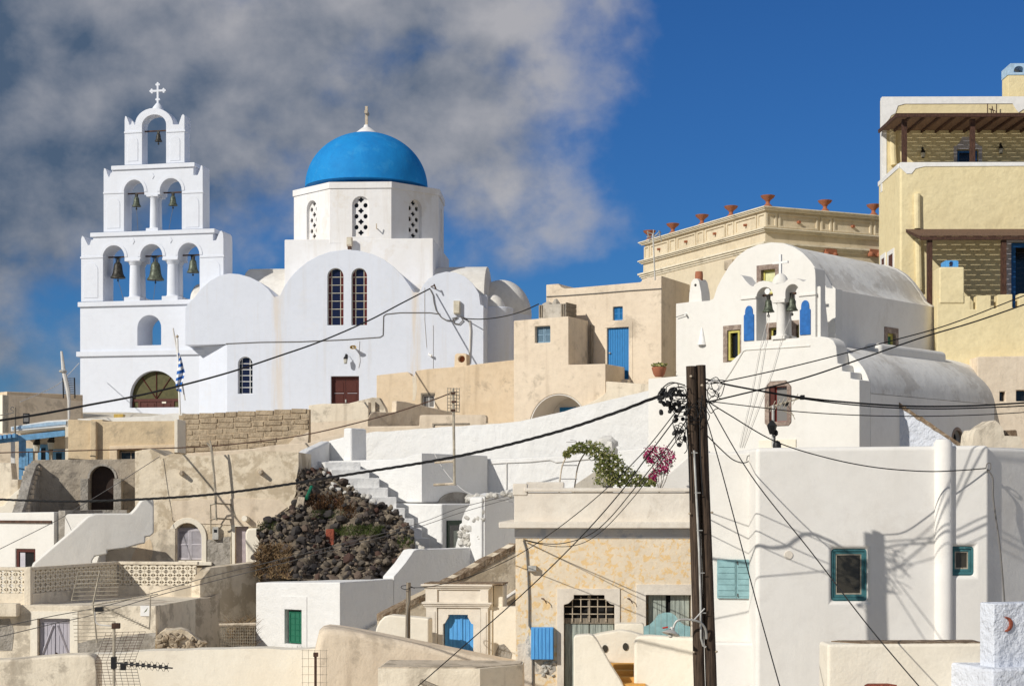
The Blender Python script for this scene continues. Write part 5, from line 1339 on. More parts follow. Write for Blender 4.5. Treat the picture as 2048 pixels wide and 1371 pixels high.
# ------------------------------------------------------------------ ochre-stained house with barred door
FY = Fr(1031, 38, 3)
def stained_house():
    f = FY
    t = T('stained_house', 'cream house front mottled with ochre, with a white cornice and barred door', 'house', f, -6.2)
    uR = f.uz(1420, 1100)[0]
    zc = f.uz(1200, 1055)[1]
    dr = f.rect(1128, 1189, 1229, 1420); wn = f.rect(1292, 1189, 1382, 1279)
    ch = .22
    dpoly = [(dr[0], dr[2]), (dr[1], dr[2]), (dr[1], dr[3]-ch), (dr[1]-.10, dr[3]-ch+.03), (dr[1]-ch, dr[3]-.08), (dr[1]-ch, dr[3]), (dr[0]+ch, dr[3]), (dr[0]+ch, dr[3]-.08), (dr[0]+.10, dr[3]-ch+.03), (dr[0], dr[3]-ch)]
    dpoly = [(a, max(b, t.zb+.3)) for a, b in dpoly]
    t.part('front_wall', M().slab(rpoly(0, uR, t.zb, f.uz(1200, 1056)[1]), 0, 5, [dpoly, rpoly(*wn)], .32), 'yellow_stain', bevel=.02)
    t.part('frieze', M().box(-.02, uR, -.025, 4.5, f.uz(1200, 1075)[1], f.uz(1200, 1056.5)[1]), 'cornice_shade')
    zcor = f.uz(1200, 1043, -.3)[1]
    t.part('cornice', M().box(-.36, uR, -.3, 4.6, f.uz(1200, 1056, -.3)[1], zcor), 'cornice_white', bevel=.03)
    ul = f.uz(1028, 1000, -.05)[0]
    t.part('parapet', M().box(ul, uR, .0, 4.4, zcor-.02, f.uz(1200, 984, 0)[1]), 'cornice_white', bevel=.03)
    t.part('coping', M().box(f.uz(1048, 980)[0], uR, -.06, .4, f.uz(1200, 983, 0)[1], f.uz(1200, 975, 0)[1]), 'cornice_white', bevel=.03)
    t.part('corner_post', M().box(ul-.03, f.uz(1050, 980)[0]+.05, -.03, .35, f.uz(1040, 990)[1], f.uz(1040, 966)[1]), 'cornice_white', bevel=.03)
    t.part('parapet_block', M().box(f.uz(1052, 970, .6)[0], f.uz(1128, 970, .6)[0], .6, 1.0, f.uz(1090, 980, .6)[1], f.uz(1090, 963, .6)[1]), 'cornice_white', bevel=.03)
    # door surround, grille, leaves
    s0, s1, _, s3 = f.rect(1114, 1176, 1240, 1371)
    outer = [(s0, t.zb), (s0, s3), (s1, s3), (s1, t.zb), (dr[1], t.zb)] + [p for p in dpoly[2:]] + [(dr[0], t.zb)]
    t.part('door_surround', M().slab(outer, -.03, .04), 'cornice_white', bevel=.01)
    zg = f.uz(1178, 1238)[1]
    gr = t.part('grille', M().box(dr[0], dr[1], .13, .19, zg-.1, zg+.02).box((dr[0]+dr[1])/2-.04, (dr[0]+dr[1])/2+.04, .135, .185, zg+.02, dr[3]-.02), 'old_wood')
    for i in range(1, 6):
        u = dr[0]+(dr[1]-dr[0])*i/6; t.part('bar', M().tube([(u, .1, zg-.05), (u, .1, dr[3]-.04)], .012, 5), 'stone_sill', gr)
    for i in range(1, 4):
        z = zg+(dr[3]-zg)*(i-.3)/3.3; t.part('bar', M().tube([(dr[0]+.02, .098, z), (dr[1]-.02, .098, z)], .012, 5), 'stone_sill', gr)
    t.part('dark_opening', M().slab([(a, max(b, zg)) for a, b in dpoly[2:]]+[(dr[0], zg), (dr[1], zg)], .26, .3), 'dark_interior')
    for a, b in ((dr[0]+.02, (dr[0]+dr[1])/2-.01), ((dr[0]+dr[1])/2+.01, dr[1]-.02)):
        planks(t, a, b, t.zb+.3, zg-.1, .16, 4, 'old_green_wood')
    # window
    t.part('window_surround', M().slab(rpoly(wn[0]-.22, uR, wn[2], wn[3]+.24), -.025, .03, [rpoly(wn[0], wn[1], wn[2], wn[3])]), 'cornice_white', bevel=.01)
    c = (wn[0]+wn[1])/2
    planks(t, wn[0]+.06, c-.05, wn[2], wn[3], .14, 4, 'old_green_wood', 'shutter'); planks(t, c+.05, wn[1]-.03, wn[2], wn[3], .14, 4, 'old_green_wood', 'shutter')
    t.part('gap', M().box(c-.05, c+.05, .2, .22, wn[2], wn[3]), 'dark_interior')
    # conduit, meter, hooks, plaster losses
    t.part('conduit', M().tube([f.P(x, y, -.03) for x, y in ((1047, 1080), (1053, 1100), (1056, 1150), (1058, 1200), (1058, 1250), (1065, 1262), (1065, 1371))], .02, 6), 'cable_grey')
    t.part('meter', M().box(f.uz(1057, 1135)[0], f.uz(1073, 1135)[0], -.14, -.001, f.uz(1065, 1141)[1], f.uz(1065, 1130)[1]), 'galvanised', bevel=.01)
    for x in (1083, 1255):
        t.part('hook', M().tube([f.P(x, 1196, 0), f.P(x+4, 1196, -.12), f.P(x+7, 1200, -.14), f.P(x+10, 1206, -.12)], .012, 5), 'rust_iron')
    t.part('plaster_loss', M().slab(rough(f.pts([(1035, 1290), (1048, 1285), (1058, 1262), (1063, 1300), (1078, 1318), (1108, 1318), (1112, 1340), (1100, 1350), (1070, 1345), (1060, 1371), (1036, 1371)]), .1, .03), -.006, .02), 'blotch_grey')
    rr = random.Random(4)
    for i in range(16):
        px, py = rr.uniform(1084, 1112), rr.uniform(1322, 1350); u, z = f.uz(px, py); stone_obj('stone', t, (u, .0, z), rr.uniform(.03, .08), 'stone_white', rr)
    # blue cabinet
    c = T('cabinet', 'small bright blue plank-fronted cabinet on the ochre-stained wall', 'cabinet', f, f.uz(1085, 1319, -.2)[1])
    u0, u1, z0, z1 = f.rect(1062, 1254, 1107, 1318, -.2)
    c.part('case', M().box(u0, u1, -.2, -.008, z0, z1), 'sky_blue', bevel=.008)
    for i in range(6): c.part('board', M().box(u0+.008+(u1-u0-.01)*i/6, u0-.006+(u1-u0-.01)*(i+1)/6, -.215, -.201, z0+.01, z1-.01), 'sky_blue')
stained_house()

def curved_stair():
    f = Fr(1150, 34, 4)
    t = T('curved_stair', 'smooth cream-white stair walls curving down to orange treads', 'steps', f, -6.2)
    W = 'cream_white'
    # left cheek wall
    L = [(1147, 1274), (1151, 1270), (1160, 1269), (1176, 1268), (1186, 1270), (1194, 1280), (1206, 1302), (1222, 1330), (1240, 1358), (1255, 1385)]
    t.facade('cheek_wall', W, L, .35, bevel=.07, seg=4)
    # rear wall with lamp niches
    v = 1.5
    bw = t.facade('rear_wall', W, [(1178, 1272), (1200, 1266), (1240, 1259), (1262, 1262), (1290, 1270)], .4, v=v, bevel=.05)
    for x, y in ((1210, 1296), (1251, 1292)):
        u, z = f.uz(x, y, v); t.part('round_lamp', M().slab([(u+.06*cos(k*pi/6), z+.08*sin(k*pi/6)) for k in range(12)], v-.02, v+.02), 'glass_brown')
    t.facade('back_block', W, [(1229, 1250), (1236, 1246), (1284, 1246), (1288, 1249)], .4, v=v+.5, bevel=.05)
    t.facade('right_wall', W, [(1268, 1290), (1270, 1276), (1278, 1271), (1300, 1270), (1340, 1273), (1420, 1276)], .4, v=.25, bevel=.07, seg=4)
    for k in range(4):
        z = f.uz(1240, 1326+k*13, 1.3-.35*k)[1]
        t.part('tread', M().box(f.uz(1200, 1330, 1.0)[0], f.uz(1290, 1330, 1.0)[0], 1.15-.35*k, 1.6-.35*k, t.zb, z), 'orange_floor')
    # pale teal gate leaf leaning behind
    g = T('garden_gate', 'pale teal boarded gate with a curved top behind the stair wall', 'gate', f, f.uz(1300, 1280, 1.2)[1]-.5)
    v = 1.2
    L = [(1287, 1252), (1298, 1249), (1308, 1240), (1316, 1228), (1328, 1224), (1340, 1224), (1350, 1228), (1357, 1240), (1368, 1249), (1381, 1252)]
    p = f.pts(L, v); zb = f.uz(1300, 1290, v)[1]
    n = 8; u0, u1 = p[0][0], p[-1][0]
    def top(u):
        for (a, za), (b, zb_) in zip(p, p[1:]):
            if a <= u <= b: return za+(zb_-za)*(u-a)/(b-a)
        return p[-1][1]
    for i in range(n):
        a, b = u0+(u1-u0)*i/n+.004, u0+(u1-u0)*(i+1)/n-.004; m_ = (a+b)/2
        g.part('board', M().slab([(a, zb), (b, zb), (b, top(b)), (m_, top(m_)), (a, top(a))], v, v+.03), 'teal_shutter')
    g.part('rail', M().box(u0, u1, v+.031, v+.06, zb+.15, zb+.25), 'teal_shutter')
curved_stair()

# ------------------------------------------------------------------ portal with blue door
def portal():
    f = Fr(915, 43, 8)
    t = T('portal', 'weathered classical gateway with pilasters and a bright blue double door', 'gateway', f, -6.)
    W = 'cornice_white'
    u = lambda x, v=0.: f.uz(x, 1230, v)[0]; z = lambda y, v=0.: f.uz(915, y, v)[1]
    d0, d1 = u(886), u(947); dt = z(1228); c = .14
    dp = [(d0, t.zb+.3), (d1, t.zb+.3), (d1, dt-c-.1), (d1-.05, dt-c-.08), (d1-c, dt-.06), (d1-c, dt), (d0+c, dt), (d0+c, dt-.06), (d0+.05, dt-c-.08), (d0, dt-c-.1)]
    t.part('wall', M().slab(rpoly(u(853), u(984), t.zb, z(1172)), 0, .75, [dp], .3), 'cream_white', bevel=.02)
    t.part('surround', M().slab([(u(876), t.zb), (u(876), z(1214)), (u(961), z(1214)), (u(961), t.zb), (d1, t.zb)]+dp[2:]+[(d0, t.zb)], -.03, .02), W)
    for a, b in ((853, 875), (962, 977)):
        p = t.part('pilaster', M().box(u(a), u(b), -.07, .05, t.zb, z(1214)), W, bevel=.012)
        t.part('flute', M().box(u(a)+.06, u(b)-.05, -.085, -.071, t.zb, z(1222)), W, p)
        t.part('pilaster_block', M().box(u(a)-.01, u(b)+.01, -.09, .05, z(1204), z(1178)), W, p, bevel=.01)
    def corn(y0, y1, out):
        h = z(y0)-z(y1)
        for k in range(3):
            o = out*(1-.34*k); t.part('cornice', M().box(u(853)-o, u(977)+o, -.05-o, .8, z(y0)-h*(k+1)/3, z(y0)-h*k/3), W, bevel=.008)
    corn(1203, 1214, .10); corn(1167, 1178, .12)
    t.part('frieze', M().box(u(876), u(961), -.04, .02, z(1203), z(1178.5)), W)
    t.part('cap_slab', M().slab(rough([(u(850), -.12), (u(1007), -.12), (u(1007), .8), (u(850), .8)], .2, .015), z(1168), z(1166.5)+.02, plane='uv'), 'pumice_brown')
    t.part('side_block', M().box(u(985), u(1007, .3), .18, .9, t.zb, z(1170)), 'cream_white', bevel=.02)
    cdm = (d0+d1)/2+.06
    for a, b, n in ((d0+.02, cdm-.006, 4), (cdm+.006, d1-.02, 3)):
        poly = [(a, t.zb+.3), (b, t.zb+.3), (b, dt-.02 if b < d1-.1 else dt-c-.12), (min(b, d1-c), dt-.02), (max(a, d0+c), dt-.02), (a, dt-c-.12 if a < d0+.1 else dt-.02)]
        planks(t, a, b, t.zb+.3, dt, .14, n, 'sky_blue', poly=None)
    t.part('lintel_fill', M().slab([(d0, dt-c-.1), (d0+.05, dt-c-.08), (d0+c, dt-.06), (d0+c, dt), (d0, dt)], .0, .13), W)
    t.part('meeting_rail', M().box(cdm-.025, cdm+.025, .115, .139, t.zb+.3, dt-.02), 'sky_blue')
    # wing wall joining the stained house
    w = t.facade('wing_wall', 'cream_white', [(977, 1212), (1040, 1213)], .5, v=.05, bevel=.03)
    t.part('damp_patch', M().slab(rough(f.pts([(990, 1318), (992, 1300), (998, 1288), (1008, 1286), (1018, 1296), (1024, 1308), (1022, 1318)], .04), .1, .02), .04, .06), 'grey_render')
    # rounded white wall beside the gateway
    g = Fr(800, 42, 8)
    t2 = T('rounded_wall', 'smooth white garden wall with a rounded end beside the blue gateway', 'wall', g, -6.)
    t2.facade('wall', 'cream_white', [(748, 1300), (749, 1270), (752, 1255), (759, 1241), (768, 1232), (780, 1229), (858, 1236)], .5, bevel=.05, seg=3)
    # pumice-topped stair wall behind
    h = Fr(1031, 47, 30)
    t3 = T('rough_stair_wall', 'sloping brown stair wall with a crumbly pumice top behind the gateway', 'wall', h, -6.)
    s = [(766, 1230), (776, 1224), (830, 1196), (880, 1170), (930, 1143), (980, 1115), (1034, 1086)]
    k = Fr(1034, 45.5, -22)
    t3.root.matrix_world = Matrix.Translation((k.o.x, k.o.y, t3.zb)) @ Matrix.Rotation(-k.yaw, 4, 'Z'); t3.fr = k
    t3.facade('wall', 'tan_cave', s, .5, rgh=.012)
    p = k.pts(s, -.02); q = [(a, b-.16) for a, b in p]
    t3.part('capping', M().slab(rough(p, .15, .015)+list(reversed(q)), -.03, .52), 'pumice_brown')
    t3.part('rail', M().tube([k.P(1005, 1200, -.1), k.P(1034, 1180, -.1)], .05, 6), 'house_white')
    # cream vault roof in the foreground
    m = Fr(640, 37.5, -6)
    t4 = T('vault_roof', 'low cream vaulted roof sloping down in front of the gateway', 'roof', m, -6.)
    top = m.pts([(630, 1300), (638, 1268), (647, 1259), (660, 1256), (690, 1259), (740, 1268), (800, 1281), (880, 1297), (950, 1311), (1019, 1325), (1060, 1333)])
    t4.part('vault', M().slab([(top[0][0], t4.zb)]+top+[(top[-1][0], t4.zb)], 0, 1.5), 'beige', bevel=.16, seg=4)
    # white slab-roofed hut at the bottom
    n = Fr(760, 34, 3)
    t5 = T('flat_roof_hut', 'crumbling whitewashed hut with a lichen-brown flat roof', 'hut', n, -6.)
    v1 = 1.6
    u0, u1 = n.uz(756, 1350)[0], n.uz(1041, 1350)[0]; zt = n.uz(900, 1336)[1]
    t5.part('walls', M().slab(rough([(u0, 0), (n.uz(960, 1350)[0], 0), (u1, .9), (u1, v1), (u0, v1), (u0, 0)][:-1], .4, .02), t5.zb, zt, plane='uv'), 'grime_cream', bevel=0)
    t5.part('roof_top', M().slab(rough([(u0+.04, .05), (n.uz(960, 1350)[0]-.1, .05), (u1-.05, .9), (u1-.05, v1-.03), (u0+.04, v1-.03)], .3, .02), zt-.01, zt+.02, plane='uv'), 'stone_sill')
    t5.part('beam', M().tube([n.P(842, 1362, -.05), n.P(880, 1378, -.25)], .06, 6), 'old_wood')
portal()

# ------------------------------------------------------------------ white cube house with green window
def cube_house():
    f = Fr(680, 50, 33)
    t = T('cube_house', 'bright white cube house with a green barred window', 'house', f, -6.4)
    W = 'lime_white'
    wn = f.rect(570, 1218, 604, 1287)
    top = [(511, 1164), (600, 1163.5), (680, 1163)]
    t.facade('front_wall', W, top, 2.6, [rpoly(*wn)], pocket=.22, bevel=.05)
    t.part('surround', M().slab(rpoly(wn[0]-.14, wn[1]+.2, wn[2]-.2, wn[3]+.4), -.025, .03, [rpoly(*wn)]), W, bevel=.01)
    window(t, wn[0]+.06, wn[1], wn[2]+.02, wn[3]-.05, .12, 3, 5, 'green_paint', 'glass_green', .05, .02)
    pts = [(683, 1164), (740, 1158), (788, 1152), (812, 1124), (829, 1099), (838, 1097), (900, 1096), (966, 1093), (1036, 1090)]
    vv = [f.vz(x, y, 0) for x, y in pts]
    t.part('stair_wall', M().slab([(2.58, t.zb)]+[p for p in vv if p[0] > 2.6]+[(vv[-1][0], t.zb)], -.003, -.45, plane='vz'), W, bevel=.05)
    t.part('side_parapet', M().slab([(.02, t.zb)]+[(max(.02, a), b) for a, b in vv[:3]]+[(2.7, vv[2][1]), (2.7, t.zb)] if vv[2][0] > 2.7 else [(.3, t.zb), (.3, vv[0][1]), (2.6, vv[0][1]), (2.6, t.zb)], -.006, -.4, plane='vz'), W)
    t.part('handrail', M().tube([(.06, *f.vz(x, y, .06)) for x, y in ((700, 1277), (757, 1243))], .03, 6), 'galvanised')
cube_house()
# ------------------------------------------------------------------ rubble heap
def rubble():
    f = Fr(680, 54.5, -2)
    t = T('rubble_heap', 'heap of dark volcanic stones with dry weeds beside the white steps', 'rubble heap', f, -4.6)
    rr = random.Random(21)
    out = [(516, 1150), (512, 1110), (520, 1085), (512, 1060), (535, 1040), (560, 1028), (583, 1015), (592, 990), (594, 960), (600, 940), (620, 934), (645, 934), (660, 945), (690, 962), (715, 985), (740, 1005), (775, 1010), (800, 1030), (822, 1055), (830, 1085), (828, 1105), (800, 1140), (785, 1152), (700, 1162), (600, 1160)]
    def depth(py): return -2.2+ (1160-py)/230*5.2       # v: the heap leans back as it rises
    # core surface: grid following the lean, clipped to the outline
    V = []; F = []; idx = {}
    nx, ny = 44, 34
    def pos(px, py, b=0.):
        v = depth(py)+.25*sin(px*.05)+.15*sin(px*.13+py*.09)+b; u, z = f.uz(px, py, v); return (u, v, z)
    for j in range(ny+1):
        for i in range(nx+1):
            px = 505+330*i/nx; py = 930+240*j/ny
            idx[(i, j)] = len(V); p = pos(px, py, .12+rr.uniform(-.06, .06)); V.append(p)
    for j in range(ny):
        for i in range(nx):
            px = 505+330*(i+.5)/nx; py = 930+240*(j+.5)/ny
            if inside((px, py), out): F.append((idx[(i, j)], idx[(i+1, j)], idx[(i+1, j+1)], idx[(i, j+1)]))
    m = M().add(V, F)
    # close it backwards into a solid bank
    be = bedges(m.F); n0 = len(m.V); back = {}
    for a, b in be:
        for k in (a, b):
            if k not in back:
                back[k] = len(m.V); x, y, z = m.V[k]; m.V.append((x, y+2.2, z-.5))
    m.F += [(b, a, back[a], back[b]) for a, b in be]
    t.part('core', m, 'rubble_mortar', smooth=60)
    # large stones one by one
    spots = []
    tries = 0
    while len(spots) < 420 and tries < 60000:
        tries += 1
        px, py = rr.uniform(508, 832), rr.uniform(936, 1158)
        if not inside((px, py), out): continue
        if 640 < px < 720 and 995 < py < 1030 and rr.random() < .6: continue        # weeds
        if 670 < px < 765 and 1045 < py < 1072: continue
        if 622 < px < 668 and 1105 < py < 1150 and rr.random() < .8: continue       # bare mortar
        big = 5.6 if py < 1030 else 7.4
        r = big*(rr.uniform(.45, .9) if rr.random() < .6 else rr.uniform(.9, 1.7))
        if any((px-a)**2+((py-b)*1.15)**2 < ((r+c)*.80)**2 for a, b, c in spots): continue
        spots.append((px, py, r))
    spots.sort(key=lambda s: -s[2])
    for px, py, r in spots[:295]:
        p = pos(px, py, -.08); stone_obj('stone', t, p, r*55/FPX*1.12, 'stone', rr, .9)
    # gravel and chips between them
    base = [stone_mesh('stone_bits', k) for k in range(4)]
    mm = M()
    for i in range(1500):
        px, py = rr.uniform(508, 832), rr.uniform(936, 1160)
        if not inside((px, py), out): continue
        p = Vector(pos(px, py, .06)); s = rr.uniform(.02, .075)
        ax = [Vector((rr.gauss(0, 1), rr.gauss(0, 1), rr.gauss(0, 1))).normalized() for _ in range(1)][0]
        q = Matrix.Rotation(rr.uniform(0, 6), 3, ax)
        vs_ = [Vector(c) for c in ((1, 0, 0), (-1, 0, 0), (0, 1, 0), (0, -1, 0), (0, 0, .8), (0, 0, -.8))]
        mm.add([tuple(p+q @ (c*s*rr.uniform(.7, 1.2))) for c in vs_], [(0, 2, 4), (2, 1, 4), (1, 3, 4), (3, 0, 4), (2, 0, 5), (1, 2, 5), (3, 1, 5), (0, 3, 5)])
    t.part('chips', mm, 'stone_bits', smooth=0, kind='stuff')
    # whitewashed stones along the top edge by the steps
    for px, py in ((648, 945), (655, 952), (652, 938), (668, 968), (688, 964), (700, 972), (712, 983), (726, 992), (737, 994), (745, 1002), (760, 1006), (664, 975), (676, 978), (690, 985), (835, 1085), (842, 1095), (838, 1105)):
        p = pos(px, py, -.05); stone_obj('stone', t, p, rr.uniform(.09, .16), 'stone_white', rr)
    p = pos(660, 1072, -.12); q = pos(660, 1090, -.12)
    t.part('red_post', M().box(p[0]-.13, p[0]+.14, p[1]-.14, p[1]+.1, q[2]-.02, p[2]+.24), 'red_stone', bevel=.04, label='upright rust-red lava block')
    p = pos(600, 1005, -.1)
    t.part('flat_slab', M().slab([(p[0]-.16, p[2]-.2), (p[0]+.1, p[2]-.22), (p[0]+.16, p[2]+.18), (p[0]-.05, p[2]+.2)], p[1]-.05, p[1]+.05), 'stone_sill', bevel=.02)
    p, q = pos(613, 996, -.12), pos(623, 973, -.12)
    t.part('green_pipe', M().tube([p, q], .06, 8), 'green_paint')
    # dry weeds and grass
    def tuft(name, label, cat, px0, px1, py0, py1, n, mat, h, grp=None, wide=.5, b=-.1):
        m = M(); c = pos((px0+px1)/2, py1, b)
        for i in range(n):
            p = Vector(pos(rr.uniform(px0, px1), rr.uniform(py0, py1), b)); d = Vector((rr.gauss(0, wide), rr.gauss(-.3, wide), rr.uniform(.5, 1.2))).normalized()*h*rr.uniform(.4, 1.1)
            s = d.cross(Vector((rr.gauss(0, 1), rr.gauss(0, 1), .1))).normalized()*h*.05
            k = p+d*.6+Vector((rr.gauss(0, .1), rr.gauss(0, .1), 0))*h
            m.add([p-s, p+s, k+s*.6, p+d*1.05, k-s*.6], [(0, 1, 2, 3, 4)])
        w = [f.world(v) for v in m.V]; m.V = [tuple(x) for x in w]
        o = one(name, label, cat, m, mat, grp, smooth=0); return o
    tuft('dry_weeds', 'russet dried weeds matted over the upper stones', 'weeds', 615, 688, 992, 1020, 520, 'dry_red', .24)
    tuft('dry_weeds', 'russet weeds clinging under the lowest visible steps', 'weeds', 680, 712, 1012, 1035, 130, 'dry_red', .2)
    tuft('grass_patch', 'bright green grass mat on the rubble by the red lava block', 'grass', 668, 768, 1052, 1071, 1300, 'grass_green', .13)
    tuft('grass_patch', 'dull green weeds just below the russet clump', 'grass', 620, 690, 1022, 1038, 300, 'leaf_dark', .13)
    tuft('grass_patch', 'grassy fringe where the cave wall meets the stones', 'grass', 515, 560, 1044, 1062, 220, 'leaf_dark', .13)
    tuft('grass_patch', 'green weeds at the corner below the parallel wires', 'grass', 795, 826, 1072, 1095, 220, 'grass_green', .13)
    tuft('dry_bush', 'straw-coloured dry bush spilling over the curved yard wall', 'bush', 510, 580, 1090, 1158, 900, 'dry_straw', .26, wide=.9, b=-.3)
rubble()

# ------------------------------------------------------------------ left: cave dwelling, courtyard and upper houses
def cave_house():
    f = Fr(430, 57, 3)
    t = T('cave_house', 'tan rendered cave dwelling with an arched shuttered window', 'house', f, -4.4)
    top = [(270, 902), (300, 898), (330, 912), (345, 907), (420, 912), (500, 902), (560, 900), (597, 903)]
    w0 = f.rect(346, 1045, 404, 1120); dr = f.rect(470, 1052, 497, 1140)
    edge = [(597, 930), (592, 985), (580, 1015), (560, 1028), (530, 1046), (515, 1056), (520, 1100), (525, 1160)]
    pts = f.pts(top+edge)
    pts = rough(pts, .4, .03)
    outl = [(pts[0][0], t.zb)]+pts+[(pts[-1][0], t.zb)]
    wa = arch(*w0, 12, .55)
    t.part('front_wall', M().slab(outl, 0, 2.5, [wa, rpoly(*dr)], .3), 'tan_cave')
    # arch moulding
    a0, a1, b0, b1 = w0
    o_ = arch(a0-.16, a1+.16, b0-.05, b1+.18, 14, .66); t.part('arch_moulding', M().slab(o_, -.06, .03, [wa]), 'cream_white', bevel=.02)
    louvre(t, a0+.1, a1-.02, b0+.02, b0+(b1-b0)*.82, .18, 'shutter_grey', 12)
    t.part('transom', M().box(a0+.05, a1, .2, .26, b0+(b1-b0)*.82, b0+(b1-b0)*.87), 'shutter_grey')
    t.part('sill', M().box(a0-.12, a1+.35, -.12, .1, b0-.16, b0-.04), 'cream_white', bevel=.02)
    t.part('door', M().box(dr[0], dr[1], .18, .24, dr[2], dr[3]), 'mauve_door')
    t.part('door_surround', M().slab([(dr[0]-.14, t.zb), (dr[0], t.zb), (dr[0], dr[3]), (dr[1]+.3, dr[3]), (dr[1]+.3, dr[3]+.1), (dr[0]-.14, dr[3]+.1)], -.025, .02), 'cream_white')
    u0, u1 = f.uz(492, 1060, -.5)[0], f.uz(535, 1060, -.5)[0]
    t.part('cream_buttress', M().slab(f.pts([(492, 1160), (490, 1066), (494, 1056), (510, 1055), (530, 1062), (545, 1080), (548, 1160)], -.6), -.6, .05), 'cream_white', bevel=.08, seg=3)
    t.part('render_patch', M().slab(rough(f.pts([(406, 1160), (405, 1095), (412, 1078), (440, 1080), (460, 1070), (466, 1160)]), .15, .04), -.02, .02), 'grey_render')
    t.part('lower_band', M().slab(rough(f.pts([(345, 1000), (420, 997), (520, 996), (560, 998), (575, 1012), (540, 1040), (510, 1052), (470, 1050), (345, 1040)]), .3, .03), -.03, .02), 'beige')
    # jutting stones, spout
    for x, y in ((363, 945), (521, 943)):
        u, z = f.uz(x, y); t.part('jutting_stone', M().tube([(u, .05, z), (u+.05, -.3, z-.03)], [.1, .06], 6), 'stone_sill')
    u, z = f.uz(495, 1037); t.part('drain_spout', M().tube([(u, .1, z), (u-.05, -.28, z+.02)], .1, 10), 'cream_white')
    u, z = f.uz(433, 1065)
    t.part('meter_box', M().box(u-.11, u+.1, -.16, -.001, z-.22, z+.2), 'galvanised', bevel=.015)
    t.part('meter_glass', M().box(u-.05, u+.05, -.17, -.161, z+.02, z+.12), 'glass_dark')
    t.part('wall_shelf', M().box(f.uz(293, 1120)[0], f.uz(332, 1120)[0], -.25, 0.01, f.uz(310, 1127)[1], f.uz(310, 1118)[1]), 'cream_white', bevel=.02)
    # bracketed mast
    m = T('mast', 'slim rusty mast held by brackets on the cave house wall', 'mast', f, f.uz(434, 1110, -.5)[1])
    m.part('pole', M().tube([f.P(x, y, -.5) for x, y in ((414, 885), (422, 895), (428, 950), (431, 1000), (433, 1040))], .035, 6), 'aluminium')
    m.part('pole', M().tube([f.P(x, y, -.5) for x, y in ((420, 880), (425, 905), (430, 960), (433, 1005))], .025, 6), 'aluminium')
    for y in (1006, 1036):
        b = m.part('bracket', M().tube([f.P(432, y, -.5), f.P(463, y+2, 0)], .03, 6).tube([f.P(420, y+3, -.5), f.P(432, y, -.5)], .03, 6), 'aluminium')
    m.part('brace', M().tube([f.P(463, 1008, -.02), f.P(473, 1036, -.02)], .025, 6).tube([f.P(421, 1007, -.5), f.P(422, 1066, -.1)], .02, 6).tube([f.P(463, 1040, 0), f.P(462, 1140, -.02)], .03, 6), 'aluminium')
cave_house()

